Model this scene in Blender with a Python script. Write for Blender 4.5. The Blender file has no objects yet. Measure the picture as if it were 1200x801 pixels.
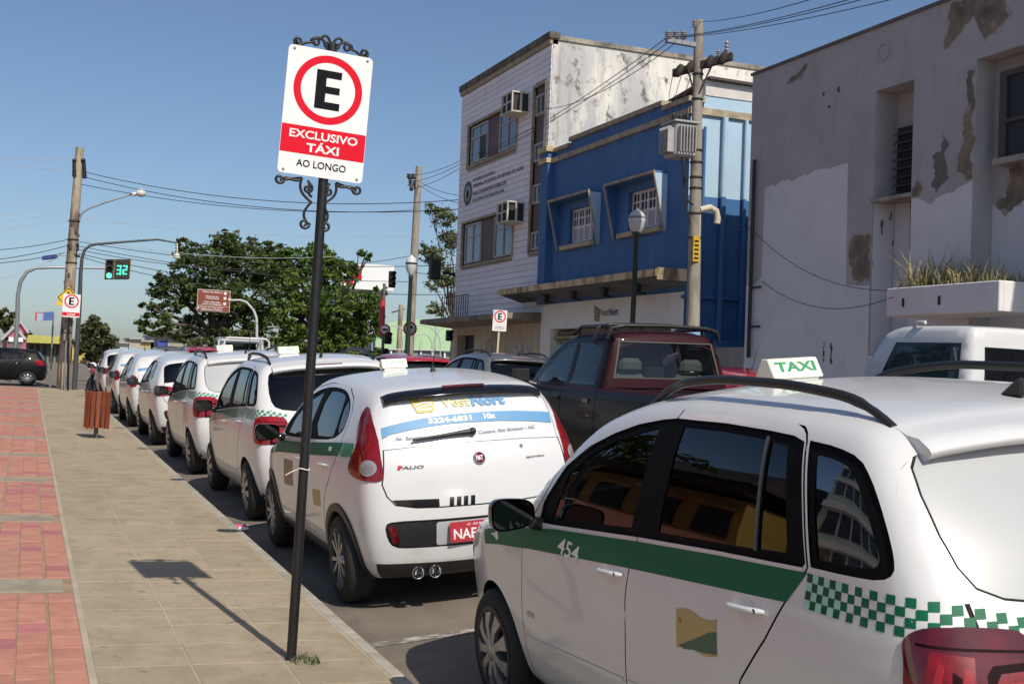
import bpy, bmesh, math, random
import numpy as np
from mathutils import Vector, Matrix
from mathutils.geometry import delaunay_2d_cdt, tessellate_polygon
random.seed(7); RNG = np.random.default_rng(7)
SC = bpy.context.scene
COL = SC.collection
PI = math.pi
G = 0.010            # the street climbs one per cent
# ---------------------------------------------------------------- camera, sky, sun, exposure
CAM_F, CAM_YAW, CAM_PITCH, CAM_ROLL, CAM_H = 1400.0, .3845, .0245, .0365, 1.60
_f = np.array([math.sin(CAM_YAW)*math.cos(CAM_PITCH), math.cos(CAM_YAW)*math.cos(CAM_PITCH), math.sin(CAM_PITCH)])
_r = np.array([math.cos(CAM_YAW), -math.sin(CAM_YAW), 0.0]); _u = np.cross(_r, _f)
CAM_R = math.cos(CAM_ROLL)*_r + math.sin(CAM_ROLL)*_u
CAM_U = -math.sin(CAM_ROLL)*_r + math.cos(CAM_ROLL)*_u
CAM_D = _f
cam_data = bpy.data.cameras.new('camera'); cam = bpy.data.objects.new('camera', cam_data); COL.objects.link(cam)
cam_data.sensor_width = 36; cam_data.lens = 36*CAM_F/1200.0; cam_data.clip_start = .1; cam_data.clip_end = 9000
_m = Matrix.Identity(4)
for i in range(3):
    _m[i][0] = CAM_R[i]; _m[i][1] = CAM_U[i]; _m[i][2] = -CAM_D[i]
_m[2][3] = CAM_H
cam.matrix_world = _m
SC.camera = cam
SUN_TO = Vector((.36, -2.37, 2.51)).normalized()
world = bpy.data.worlds.new('World'); SC.world = world; world.use_nodes = True
_nt = world.node_tree; _bg = _nt.nodes['Background']
_sky = _nt.nodes.new('ShaderNodeTexSky'); _sky.sky_type = 'NISHITA'; _sky.sun_disc = False
_sky.sun_elevation = math.asin(SUN_TO.z); _sky.sun_rotation = math.atan2(SUN_TO.x, SUN_TO.y)
_sky.altitude = 100; _sky.air_density = .9; _sky.dust_density = 1.2; _sky.ozone_density = 3.6
_nt.links.new(_sky.outputs[0], _bg.inputs[0]); _bg.inputs[1].default_value = 0.104
_sd = bpy.data.lights.new('sun', 'SUN'); _sd.energy = 4.25; _sd.angle = math.radians(.55); _sd.color = (1.0, .93, .82)
sun = bpy.data.objects.new('sun', _sd); COL.objects.link(sun)
sun.rotation_euler = (-SUN_TO).to_track_quat('-Z', 'Y').to_euler(); sun.location = (8, -30, 40)
SC.view_settings.view_transform = 'Standard'; SC.view_settings.look = 'None'
SC.view_settings.exposure = 0.0; SC.view_settings.gamma = 1.0

def at(px, py, y):
    """point where the sight line of a photograph pixel meets the vertical plane at distance y along the street"""
    d = CAM_D + CAM_R*(px-600)/CAM_F - CAM_U*(py-400.5)/CAM_F
    t = y/d[1]
    return Vector((t*d[0], y, CAM_H+t*d[2]))
def gz(y): return G*y
# ---------------------------------------------------------------- materials
MATS = {}
def mat(name, col, rough=.6, metal=0.0, var=.0, vscale=6.0, col2=None, bump=0.0, bscale=40.0, coat=0.0, emit=0.0, rand=0.0,
        spec=.5, ramp=(.35, .7), detail=5.0, stretch=None, coords='Object', rvar=0.0):
    if name in MATS: return MATS[name]
    m = bpy.data.materials.new(name); m.use_nodes = True; MATS[name] = m
    nt = m.node_tree; p = nt.nodes['Principled BSDF']; L = nt.links.new
    p.inputs['Base Color'].default_value = (*col, 1); p.inputs['Roughness'].default_value = rough
    p.inputs['Metallic'].default_value = metal; p.inputs['Coat Weight'].default_value = coat
    p.inputs['Coat Roughness'].default_value = .04; p.inputs['Specular IOR Level'].default_value = spec
    src = None
    if var or bump or col2 or rvar:
        vec = nt.nodes.new('ShaderNodeNewGeometry').outputs['Position'] if coords == 'World' else nt.nodes.new('ShaderNodeTexCoord').outputs[coords]
        if stretch:
            mp = nt.nodes.new('ShaderNodeMapping'); mp.inputs['Scale'].default_value = stretch; L(vec, mp.inputs[0]); vec = mp.outputs[0]
    if var or col2:
        n = nt.nodes.new('ShaderNodeTexNoise'); n.inputs['Scale'].default_value = vscale; n.inputs['Detail'].default_value = detail
        n.inputs['Roughness'].default_value = .62; L(vec, n.inputs['Vector'])
        r = nt.nodes.new('ShaderNodeMapRange'); r.inputs['From Min'].default_value = ramp[0]; r.inputs['From Max'].default_value = ramp[1]
        L(n.outputs['Fac'], r.inputs['Value'])
        mx = nt.nodes.new('ShaderNodeMix'); mx.data_type = 'RGBA'; L(r.outputs[0], mx.inputs['Factor'])
        c2 = col2 if col2 else tuple(c*(1-var) for c in col)
        mx.inputs['A'].default_value = (*col, 1); mx.inputs['B'].default_value = (*c2, 1); src = mx.outputs['Result']
        if rvar:
            rr = nt.nodes.new('ShaderNodeMapRange'); rr.inputs['To Min'].default_value = rough-rvar; rr.inputs['To Max'].default_value = rough+rvar
            L(n.outputs['Fac'], rr.inputs['Value']); L(rr.outputs[0], p.inputs['Roughness'])
    if rand:
        oi = nt.nodes.new('ShaderNodeObjectInfo'); mr = nt.nodes.new('ShaderNodeMapRange')
        mr.inputs['To Min'].default_value = 1-rand; mr.inputs['To Max'].default_value = 1+rand*.6
        L(oi.outputs['Random'], mr.inputs['Value'])
        mm = nt.nodes.new('ShaderNodeVectorMath'); mm.operation = 'SCALE'
        if src is None:
            rgb = nt.nodes.new('ShaderNodeRGB'); rgb.outputs[0].default_value = (*col, 1); src = rgb.outputs[0]
        L(src, mm.inputs[0]); L(mr.outputs[0], mm.inputs['Scale']); src = mm.outputs[0]
    if src is not None: L(src, p.inputs['Base Color'])
    if bump:
        nb = nt.nodes.new('ShaderNodeTexNoise'); nb.inputs['Scale'].default_value = bscale; nb.inputs['Detail'].default_value = 6
        L(vec, nb.inputs['Vector']); b = nt.nodes.new('ShaderNodeBump'); b.inputs['Strength'].default_value = bump; b.inputs['Distance'].default_value = .02
        L(nb.outputs['Fac'], b.inputs['Height']); L(b.outputs[0], p.inputs['Normal'])
    if emit:
        p.inputs['Emission Color'].default_value = (*col, 1); p.inputs['Emission Strength'].default_value = emit
    return m
def glass(name, tint, rough=0.0, ior=1.5, film=0.0):
    if name in MATS: return MATS[name]
    m = bpy.data.materials.new(name); m.use_nodes = True; MATS[name] = m
    nt = m.node_tree; L = nt.links.new; nt.nodes.remove(nt.nodes['Principled BSDF']); out = nt.nodes['Material Output']
    t = nt.nodes.new('ShaderNodeBsdfTransparent'); t.inputs[0].default_value = (*tint, 1)
    g = nt.nodes.new('ShaderNodeBsdfGlossy'); g.inputs['Roughness'].default_value = rough; g.inputs[0].default_value = (.95, .97, 1, 1)
    fr = nt.nodes.new('ShaderNodeFresnel'); fr.inputs[0].default_value = ior
    mx = nt.nodes.new('ShaderNodeMixShader'); L(fr.outputs[0], mx.inputs[0]); L(t.outputs[0], mx.inputs[1]); L(g.outputs[0], mx.inputs[2])
    L(mx.outputs[0], out.inputs[0]); return m
def add_dirt(m, dirt, scale, lo, hi, stretch, zg=None, world=False):
    nt = m.node_tree; p = nt.nodes['Principled BSDF']; L = nt.links.new; src = p.inputs['Base Color'].links[0].from_socket
    tc = nt.nodes.new('ShaderNodeTexCoord'); mp = nt.nodes.new('ShaderNodeMapping'); mp.inputs['Scale'].default_value = stretch; mp.inputs['Location'].default_value = (3.1, 7.7, 1.3); L(nt.nodes.new('ShaderNodeNewGeometry').outputs['Position'] if world else tc.outputs['Object'], mp.inputs[0])
    n = nt.nodes.new('ShaderNodeTexNoise'); n.inputs['Scale'].default_value = scale; n.inputs['Detail'].default_value = 10; n.inputs['Roughness'].default_value = .7; L(mp.outputs[0], n.inputs['Vector'])
    r = nt.nodes.new('ShaderNodeMapRange'); r.inputs['From Min'].default_value = lo; r.inputs['From Max'].default_value = hi; L(n.outputs['Fac'], r.inputs['Value'])
    if zg:   # damp rising from below: the stain is denser low on the wall
        sx = nt.nodes.new('ShaderNodeSeparateXYZ'); L(tc.outputs['Object'], sx.inputs[0]); mm = nt.nodes.new('ShaderNodeMath'); mm.operation = 'MULTIPLY_ADD'; L(sx.outputs['Z'], mm.inputs[0]); mm.inputs[1].default_value = -zg[1]; mm.inputs[2].default_value = zg[0]*zg[1]; ad = nt.nodes.new('ShaderNodeMath'); ad.operation = 'ADD'; L(mm.outputs[0], ad.inputs[0]); L(n.outputs['Fac'], ad.inputs[1]); L(ad.outputs[0], r.inputs['Value'])
    mx = nt.nodes.new('ShaderNodeMix'); mx.data_type = 'RGBA'; L(r.outputs[0], mx.inputs['Factor']); L(src, mx.inputs['A']); mx.inputs['B'].default_value = (*dirt, 1); L(mx.outputs['Result'], p.inputs['Base Color'])
# ---------------------------------------------------------------- mesh building
def tag(o, label=None, cat=None, group=None, kind=None):
    if label: o['label'] = label
    if cat: o['category'] = cat
    if group: o['group'] = group
    if kind: o['kind'] = kind
    return o
def empty(name, loc=(0, 0, 0), rot=(0, 0, 0), label=None, cat=None, group=None):
    o = bpy.data.objects.new(name, None); COL.objects.link(o); o.location = loc; o.rotation_euler = rot; o.empty_display_size = .3
    return tag(o, label, cat, group)
def link_mesh(name, me, parent=None):
    o = bpy.data.objects.new(name, me); COL.objects.link(o)
    if parent is not None: o.parent = parent
    return o
class MB:
    def __init__(s): s.v = []; s.f = []; s.sm = []; s.mi = []; s.cur = 0
    def add(s, verts, faces, smooth=False):
        b = len(s.v); s.v += [tuple(map(float, p)) for p in verts]
        for f in faces: s.f.append(tuple(i+b for i in f)); s.sm.append(smooth); s.mi.append(s.cur)
        return s
    def box(s, x0, x1, y0, y1, z0, z1):
        v = [(x0,y0,z0),(x1,y0,z0),(x1,y1,z0),(x0,y1,z0),(x0,y0,z1),(x1,y0,z1),(x1,y1,z1),(x0,y1,z1)]
        return s.add(v, [(0,3,2,1),(4,5,6,7),(0,1,5,4),(1,2,6,5),(2,3,7,6),(3,0,4,7)])
    def cbox(s, c, d): return s.box(c[0]-d[0]/2, c[0]+d[0]/2, c[1]-d[1]/2, c[1]+d[1]/2, c[2]-d[2]/2, c[2]+d[2]/2)
    def obox(s, o, u, v, w):
        """box with corner o and edge vectors u, v, w"""
        o, u, v, w = map(Vector, (o, u, v, w))
        P = [o, o+u, o+u+v, o+v, o+w, o+u+w, o+u+v+w, o+v+w]
        F = [(0,3,2,1),(4,5,6,7),(0,1,5,4),(1,2,6,5),(2,3,7,6),(3,0,4,7)]
        if u.cross(v).dot(w) < 0: F = [f[::-1] for f in F]
        return s.add(P, F)
    def hexa(s, P):  # eight points ordered like box
        return s.add(P, [(0,3,2,1),(4,5,6,7),(0,1,5,4),(1,2,6,5),(2,3,7,6),(3,0,4,7)])
    def tube(s, pts, r, n=8, cap=True, smooth=True, flat=1.0):
        pts = [Vector(p) for p in pts]; k = len(pts); rs = r if hasattr(r, '__len__') else [r]*k
        tang = []
        for i in range(k):
            a = pts[max(i-1, 0)]; b = pts[min(i+1, k-1)]; t = (b-a)
            tang.append(t.normalized() if t.length > 1e-9 else Vector((0, 0, 1)))
        up = Vector((0, 0, 1)) if abs(tang[0].z) < .9 else Vector((0, 1, 0))
        nrm = (up-tang[0]*up.dot(tang[0])).normalized(); V = []; F = []
        for i in range(k):
            t = tang[i]; nrm = (nrm-t*nrm.dot(t)); nrm = nrm.normalized() if nrm.length > 1e-6 else t.orthogonal().normalized(); bi = t.cross(nrm)
            for j in range(n):
                a = 2*PI*j/n; V.append(pts[i]+(nrm*math.cos(a)*flat+bi*math.sin(a))*rs[i])
        for i in range(k-1):
            for j in range(n):
                F.append((i*n+j, i*n+(j+1) % n, (i+1)*n+(j+1) % n, (i+1)*n+j))
        s.add(V, F, smooth)
        if cap: s.add(V[:n], [tuple(range(n))[::-1]]); s.add(V[-n:], [tuple(range(n))])
        return s
    def lathe(s, prof, n=24, o=(0,0,0), ax=(0,0,1), smooth=True, sharp=False):
        """prof: (radius, height) pairs turned about the axis ax through o"""
        ax = Vector(ax).normalized(); e = ax.orthogonal().normalized(); g = ax.cross(e); o = Vector(o)
        V = []; F = []; k = len(prof)
        for r, h in prof:
            for j in range(n):
                a = 2*PI*j/n; V.append(o+ax*h+(e*math.cos(a)+g*math.sin(a))*max(r, 1e-4))
        for i in range(k-1):
            for j in range(n): F.append((i*n+j, i*n+(j+1) % n, (i+1)*n+(j+1) % n, (i+1)*n+j))
        return s.add(V, F, smooth)
    def prism(s, poly, o, u, v, t):
        """2-D polygon in the plane o,u,v pushed along vector t (thickness)"""
        o, u, v, t = map(Vector, (o, u, v, t)); n = len(poly)
        A = [o+u*p[0]+v*p[1] for p in poly]; B = [a+t for a in A]
        tri = tessellate_polygon([[Vector((p[0], p[1], 0)) for p in poly]])
        ar = sum(poly[i][0]*poly[(i+1) % n][1]-poly[(i+1) % n][0]*poly[i][1] for i in range(n))
        flip = (u.cross(v).dot(t) > 0) == (ar > 0)
        fs = []
        for a, b, c in tri:
            q = ((poly[b][0]-poly[a][0])*(poly[c][1]-poly[a][1])-(poly[c][0]-poly[a][0])*(poly[b][1]-poly[a][1]))
            if (q > 0) != (ar > 0): b, c = c, b
            fs.append((a, c, b) if flip else (a, b, c)); fs.append((n+a, n+b, n+c) if flip else (n+a, n+c, n+b))
        for i in range(n):
            j = (i+1) % n; fs.append((i, j, n+j, n+i) if flip else (i, n+i, n+j, j))
        return s.add(A+B, fs)
    def grid(s, fn, us, vs, smooth=True):
        V = [fn(a, b) for b in vs for a in us]; n = len(us)
        return s.add(V, [(j*n+i, j*n+i+1, (j+1)*n+i+1, (j+1)*n+i) for j in range(len(vs)-1) for i in range(n-1)], smooth)
    def sphere(s, c, r, n=12, m=8, sq=(1,1,1)):
        return s.add([(c[0]+sq[0]*r*math.cos(2*PI*j/n)*math.sin(PI*i/m), c[1]+sq[1]*r*math.sin(2*PI*j/n)*math.sin(PI*i/m), c[2]+sq[2]*r*math.cos(PI*i/m)) for i in range(m+1) for j in range(n)],
            [(i*n+j, (i+1)*n+j, (i+1)*n+(j+1) % n, i*n+(j+1) % n) for i in range(m) for j in range(n)], True)
    def mesh(s, name, m, bevel=0.0, weld=False):
        me = bpy.data.meshes.new(name); me.from_pydata(s.v, [], s.f)
        for x in (m if isinstance(m, (list, tuple)) else [m]): me.materials.append(x)
        me.polygons.foreach_set('use_smooth', s.sm)
        if max(s.mi, default=0): me.polygons.foreach_set('material_index', s.mi)
        if bevel or weld:
            bm = bmesh.new(); bm.from_mesh(me)
            if weld: bmesh.ops.remove_doubles(bm, verts=bm.verts, dist=1e-5)
            if bevel:
                es = [e for e in bm.edges if len(e.link_faces) == 2 and e.calc_face_angle(0) > .5]
                bmesh.ops.bevel(bm, geom=es, offset=bevel, segments=1, affect='EDGES', clamp_overlap=True)
            bm.to_mesh(me); bm.free()
        me.update(); return me
    def build(s, name, m, parent=None, bevel=0.0, loc=None, rot=None, weld=False):
        o = link_mesh(name, s.mesh(name, m, bevel, weld), parent)
        if loc is not None: o.location = loc
        if rot is not None: o.rotation_euler = rot
        return o
def build_split(mb, name, m, parent=None, off=None):
    """one object per separate piece collected in the builder"""
    par = list(range(len(mb.v))); key = {}
    def find(a):
        while par[a] != a: par[a] = par[par[a]]; a = par[a]
        return a
    for i, p in enumerate(mb.v):
        k = (round(p[0], 5), round(p[1], 5), round(p[2], 5)); par[find(i)] = find(key.setdefault(k, i))
    for f in mb.f:
        for a in f[1:]: par[find(a)] = find(f[0])
    g = {}
    for i, f in enumerate(mb.f): g.setdefault(find(f[0]), []).append(i)
    out = []
    for fs in g.values():
        q = MB(); mp = {}
        for i in fs:
            for a in mb.f[i]:
                if a not in mp: mp[a] = len(q.v); q.v.append(mb.v[a])
            q.f.append(tuple(mp[a] for a in mb.f[i])); q.sm.append(mb.sm[i]); q.mi.append(0)
        o = q.build(name, m, parent)
        if off is not None: o.location = off
        out.append(o)
    return out
def copy_tree(o, parent=None):
    c = o.copy(); COL.objects.link(c)
    if parent is not None:
        c.parent = parent; c.matrix_parent_inverse = o.matrix_parent_inverse.copy()
    for ch in list(o.children): copy_tree(ch, c)
    return c
_txt = {}
def text2d(s, bold=0.0, shear=0.0):
    """outline of a word as flat triangles; returned scaled to a box of height 1 (cap height) with its width"""
    k = (s, bold, shear)
    if k in _txt: return _txt[k]
    cu = bpy.data.curves.new('lettering', 'FONT'); cu.body = s; cu.offset = bold; cu.shear = shear; cu.resolution_u = 3; cu.fill_mode = 'FRONT'
    o = bpy.data.objects.new('lettering', cu); COL.objects.link(o)
    dg = bpy.context.evaluated_depsgraph_get(); dg.update()
    me = bpy.data.meshes.new_from_object(o.evaluated_get(dg))
    V = np.array([v.co[:2] for v in me.vertices]); T = []
    for p in me.polygons:
        q = list(p.vertices)
        for i in range(1, len(q)-1): T.append((q[0], q[i], q[i+1]))
    bpy.data.objects.remove(o); bpy.data.curves.remove(cu); bpy.data.meshes.remove(me)
    lo, hi = V.min(0), V.max(0); V = (V-lo)/(hi[1]-lo[1]); w = V[:, 0].max()
    _txt[k] = (V, T, w); return _txt[k]
def put_text(mb, s, o, u, v, height, width=None, n_off=0.002, bold=.02, shear=0.0, center=True):
    """flat lettering on the plane through o with unit axes u (reading direction) and v (up)"""
    V, T, w = text2d(s, bold, shear); o, u, v = map(Vector, (o, u, v)); n = u.cross(v)
    sx = height if width is None else width/w
    ox = -w*sx/2 if center else 0
    P = [o+u*(p[0]*sx+ox)+v*(p[1]*height-(height/2 if center else 0))+n*n_off for p in V]
    F = []
    for a, b, c in T:
        q = (V[b][0]-V[a][0])*(V[c][1]-V[a][1])-(V[c][0]-V[a][0])*(V[b][1]-V[a][1])
        F.append((a, b, c) if q > 0 else (a, c, b))
    return mb.add(P, F)
def circle(r, n=32, cx=0, cy=0): return [(cx+r*math.cos(2*PI*i/n), cy+r*math.sin(2*PI*i/n)) for i in range(n)]
def ring(mb, r0, r1, o, u, v, t, n=40):
    o, u, v, t = map(Vector, (o, u, v, t)); V = []; F = []
    for i in range(n):
        a = 2*PI*i/n; d = u*math.cos(a)+v*math.sin(a); V += [o+d*r0, o+d*r1, o+d*r1+t, o+d*r0+t]
    for i in range(n):
        j = (i+1) % n
        for k in range(4):
            m = (k+1) % 4; F.append((i*4+k, i*4+m, j*4+m, j*4+k))
    if u.cross(v).dot(t) > 0: F = [f[::-1] for f in F]
    return mb.add(V, F)
def rrect(w, h, r, n=4):
    P = []
    for cx, cy, a0 in ((w/2-r, h/2-r, 0), (-w/2+r, h/2-r, PI/2), (-w/2+r, -h/2+r, PI), (w/2-r, -h/2+r, 1.5*PI)):
        for i in range(n+1): a = a0+PI/2*i/n; P.append((cx+r*math.cos(a), cy+r*math.sin(a)))
    return P
# ================================================================ the setting: ground, road, pavements
def pchip(pts):
    x = np.array([p[0] for p in pts], float); y = np.array([p[1] for p in pts], float)
    h = np.diff(x); d = np.diff(y)/h; m = np.zeros_like(y)
    for i in range(1, len(x)-1):
        if d[i-1]*d[i] > 0:
            a = 2*h[i]+h[i-1]; b = h[i]+2*h[i-1]; m[i] = (a+b)/(a/d[i-1]+b/d[i])
    m[0] = d[0]; m[-1] = d[-1]
    def f(q):
        q = np.asarray(q, float); i = np.clip(np.searchsorted(x, q)-1, 0, len(h)-1)
        t = (q-x[i])/h[i]; tc = np.clip(t, 0, 1)
        v = (2*tc**3-3*tc**2+1)*y[i]+(tc**3-2*tc**2+tc)*h[i]*m[i]+(-2*tc**3+3*tc**2)*y[i+1]+(tc**3-tc**2)*h[i]*m[i+1]
        return v+np.where(t < 0, t*h[i]*m[0], 0)+np.where(t > 1, (t-1)*h[i]*m[-1], 0)
    return f
KX = 1.82; FKX = 9.8; SWS = .025
_prof = pchip([(1.82, -.125), (3.0, -.022), (4.2, .07), (5.2, .115), (6.5, .13), (8, .09), (9.8, -.02)])
def road_z(x, y):
    k = min(max((y-41.5)/4.5, 0), 1); k = k*k*(3-2*k)
    return G*y+float(_prof(x))*(1-k)-.012*k
def walk_z(x, y): return G*y+SWS*(KX-x)
ASPH = mat('worn asphalt', (.225, .185, .142), .92, col2=(.135, .112, .09), vscale=1.6, bump=.6, bscale=70, ramp=(.35, .7), detail=9)
GROUND = mat('dusty ground', (.16, .135, .105), .95, var=.4, vscale=.4, bump=.3, bscale=8)
b = MB(); b.grid(lambda x, y: (x, y, G*y-.21), [-4000, -600, -60, 60, 600, 4000], [-400, -60, 60, 400, 1500, 6000], False)
tag(b.build('ground', GROUND), kind='structure')
b = MB(); b.grid(lambda x, y: (x, y, road_z(x, y)), [1.8, 2.1, 2.5, 3, 3.6, 4.2, 4.7, 5.2, 5.8, 6.5, 7.2, 8, 8.8, 9.82], [-30, -15, 0, 10, 20, 30, 38, 41, 42, 43, 44, 45, 46, 47])
tag(b.build('road', ASPH), kind='structure')
b = MB(); b.grid(lambda x, y: (x, y, G*y-.016), [-120, -40, 0, 40, 140], [46.9, 52, 61], False)
b.grid(lambda x, y: (x, y, G*y-.016), [-120, -40, 1.84], [43.95, 46.9], False); b.grid(lambda x, y: (x, y, G*y-.016), [9.82, 40, 140], [36.3, 46.9], False)
tag(b.build('cross_street', ASPH), kind='structure')
b = MB(); b.grid(lambda x, y: (x, y, G*y-.016), [1.0, 3, 6, 9.5], [61, 100, 200, 500], False)
tag(b.build('far_road', ASPH), kind='structure')
b = MB(); b.grid(lambda x, y: (x, y, G*y-.03), [-200, -40, 1.0], [61, 120, 400], False); b.grid(lambda x, y: (x, y, G*y-.03), [9.5, 40, 200], [61, 120, 400], False)
tag(b.build('far_ground', mat('pale dry earth', (.25, .21, .16), .95, var=.35, vscale=.3)), kind='structure')
# ---- near pavement: slab, kerb stones, tiles, bricks
MORT = mat('pale mortar', (.45, .385, .285), .95, var=.3, vscale=3)
MORT2 = mat('mossy mortar', (.40, .28, .18), .95, var=.45, vscale=3)
TILE = mat('sandy pavement tile', (.385, .310, .212), .88, col2=(.295, .235, .155), vscale=5, rand=.05, bump=.35, bscale=70, detail=10, ramp=(.42, .72), coords='World')
STRIPM = mat('grey pavement strip', (.36, .305, .22), .85, var=.3, vscale=2.5, rand=.06, bump=.25, bscale=50)
BRICK = mat('red paving brick', (.50, .225, .158), .88, col2=(.37, .155, .11), vscale=7, rand=.07, ramp=(.4, .75), coords='World', bump=.25, bscale=60)
BRICK2 = mat('wine paving brick', (.46, .17, .165), .88, var=.2, vscale=5, rand=.12, bump=.25, bscale=60)
add_dirt(TILE, (.19, .155, .11), 11.0, .61, .66, (1, 1, 1), None, True); add_dirt(TILE, (.25, .205, .14), .9, .50, .72, (1, .5, 1), None, True); add_dirt(BRICK, (.30, .22, .16), 1.1, .54, .75, (1, .6, 1), None, True); add_dirt(STRIPM, (.22, .18, .13), 3.0, .52, .7, (1, 1, 1), None, True)
add_dirt(ASPH, (.075, .066, .056), .8, .56, .72, (1.2, .5, 1), None, True); add_dirt(ASPH, (.33, .28, .22), 60, .62, .7, (1, 1, 1), None, True)
YS, YE = 3.0, 43.4
def slab(x0, x1, y0, y1, dz, name, m, step=4.0):
    b = MB(); ny = max(1, int((y1-y0)/step))
    b.grid(lambda x, y: (x, y, walk_z(x, y)+dz), [x0, x1], [y0+(y1-y0)*i/ny for i in range(ny+1)], False)
    return b
b = slab(.33, 1.75, -30, YE, -.0025, '', None)
for fx in (KX,): b.add([(KX-.09, -30, walk_z(KX, -30)-.01), (KX-.09, YE, walk_z(KX, YE)-.01), (KX-.09, YE, walk_z(KX, YE)-.3), (KX-.09, -30, walk_z(KX, -30)-.3)], [(0, 1, 2, 3)])
b.add([(-40, YE, walk_z(-40, YE)-.02), (KX, YE, walk_z(KX, YE)-.02), (KX, YE, walk_z(KX, YE)-.35), (-40, YE, walk_z(-40, YE)-.35)], [(0, 1, 2, 3)])
SIDEWALK = tag(b.build('sidewalk', MORT), kind='structure')
b = slab(-14, .33, -30, YE, -.006, '', None)
BRICKWALK = tag(b.build('brick_walk', MORT2), kind='structure')
PRX = math.atan(G); PRY = math.atan(SWS)
def tile_mesh(name, sx, sy, h, m, bev=.004):
    b = MB(); b.box(-sx/2, sx/2, -sy/2, sy/2, -h, 0); return b.mesh(name, m, bev)
def piece(name, me, x, y, parent, dz=0.0, jit=.0007, rz=0.0):
    o = link_mesh(name, me, parent); o.location = (x, y, walk_z(x, y)+dz+random.uniform(-jit, jit))
    o.rotation_euler = (PRX+random.uniform(-.001, .001), PRY+random.uniform(-.001, .001), rz); return o
TS = .4455
tm = [tile_mesh('tile', .450, TS-.009, .05, TILE, .002) for _ in range(1)]
y = YS; row = 0
while y < YE-.1:
    for c in range(3): piece('tile', tm[0], .36+.23+.46*c, y+TS/2, SIDEWALK)
    y += TS; row += 1
# kerb stones
km = MB(); km.box(-.04, .04, -.485, .485, -.34, 0); kme = km.mesh('kerb_stone', mat('kerb concrete', (.43, .39, .31), .9, var=.4, vscale=6, rand=.1, bump=.3, bscale=40), .008)
y = -6.0
while y < YE: 
    o = piece('kerb_stone', kme, KX-.036, y+.49, SIDEWALK, dz=.002); y += .98
# bricks in bays with grey strips between; a frame of bricks laid along the pavement edge
bays = []; sy0 = 8.02; per = 3.14
k = -5
while sy0+per*k < YE:
    s0 = sy0+per*k; bays.append((s0, s0+.46, min(s0+per, YE))); k += 1
BW, BL = .155, .238
bm_ = [tile_mesh('brick', BW-.006, BL-.006, .05, BRICK, .003), tile_mesh('brick', BW-.006, BL-.006, .05, BRICK2, .003)]
bmh = [tile_mesh('brick', BW-.006, BL/2-.006, .05, BRICK, .003), tile_mesh('brick', BW-.006, BL/2-.006, .05, BRICK2, .003)]
stm = tile_mesh('strip_slab', .446, .445, .05, STRIPM, .004)
cand = []; rest = MB()
for (s0, s1, e) in bays:
    for i in range(8):
        x = .33-.05-.225-.45*i
        if s0 > 4: piece('strip_slab', stm, x, (s0+s1)/2, BRICKWALK)
        else: rest.cur = 2; rest.box(x-.22, x+.22, s0+.01, s1-.01, walk_z(x, s0)-.05, walk_z(x, s0)); rest.cur = 0
    n = int((e-s1-.02)/BL+.001)
    for c in range(24):
        x = .33-BW/2-BW*c-.012*((c+1)//2)
        if x < -3.4: break
        if c % 2:
            cand.append((x, s1+.01+BL/4, 1))
            for j in range(n-1): cand.append((x, s1+.01+BL*(j+1), 0))
            cand.append((x, s1+.01+BL*n-BL/4, 1))
        else:
            for j in range(n): cand.append((x, s1+.01+BL*(j+.5), 0))
vis = lambda x, y: y > 5.2 and x > -.03-.0215*y-.12 and y < 26
near = sorted([c for c in cand if vis(c[0], c[1])], key=lambda c: c[1])[:300]
nearset = set(near)
for (x, y, r) in near: piece('brick', (bmh if r else bm_)[1 if random.random() < .14 else 0], x, y, BRICKWALK, jit=.0015)
for c in cand:
    if c in nearset: continue
    x, y, r = c; rest.cur = 1 if random.random() < .14 else 0
    q = BW/2-.003; w = (BL/4 if r else BL/2)-.003
    if y > 4:
        t = [(x-q, y-w, walk_z(x-q, y-w)), (x+q, y-w, walk_z(x+q, y-w)), (x+q, y+w, walk_z(x+q, y+w)), (x-q, y+w, walk_z(x-q, y+w))]
        rest.add(t+[(p[0], p[1], p[2]-.012) for p in t], [(0, 1, 2, 3), (0, 4, 5, 1), (1, 5, 6, 2), (2, 6, 7, 3), (3, 7, 4, 0)])
tag(rest.build('brick_paving', [BRICK, BRICK2, STRIPM], BRICKWALK), kind='stuff')
b = MB(); b.grid(lambda x, y: (x, y, walk_z(x, y)-.001), [-14, -3.42], [-30, YE], False); b.grid(lambda x, y: (x, y, walk_z(x, y)-.001), [-3.42, .33], [-30, -4.6], False)
tag(b.build('plaza_paving', mat('red plaza paving', (.43, .15, .095), .85, var=.3, vscale=3, bump=.3, bscale=20)), kind='structure')
# far pavement
b = MB(); b.grid(lambda x, y: (x, y, G*y+.10), [FKX+.15, 12.2], [-30, 0, 36.3], False)
b.box(FKX, FKX+.15, -30, 0, -.3, -.2); fw = b
PALE = mat('pale far pavement', (.42, .37, .30), .9, var=.3, vscale=1.2)
b.add([(FKX+.15, -30, G*-30+.1), (FKX+.15, 36.3, G*36.3+.1), (FKX+.15, 36.3, G*36.3-.3), (FKX+.15, -30, G*-30-.3)], [(0, 1, 2, 3)])
b.add([(FKX, 36.3, G*36.3+.1), (12.2, 36.3, G*36.3+.1), (12.2, 36.3, .0), (FKX, 36.3, .0)], [(0, 1, 2, 3)])
fs = tag(b.build('far_sidewalk', PALE), kind='structure')
km = MB(); km.box(-.07, .07, -.72, .72, -.3, 0); kme2 = km.mesh('kerb_stone', MATS['kerb concrete'], .01)
for i in range(29):
    o = link_mesh('kerb_stone', kme2, fs); y = -5.6+i*1.46; o.location = (FKX+.075, y, G*y+.105); o.rotation_euler = (PRX, 0, 0)
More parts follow.
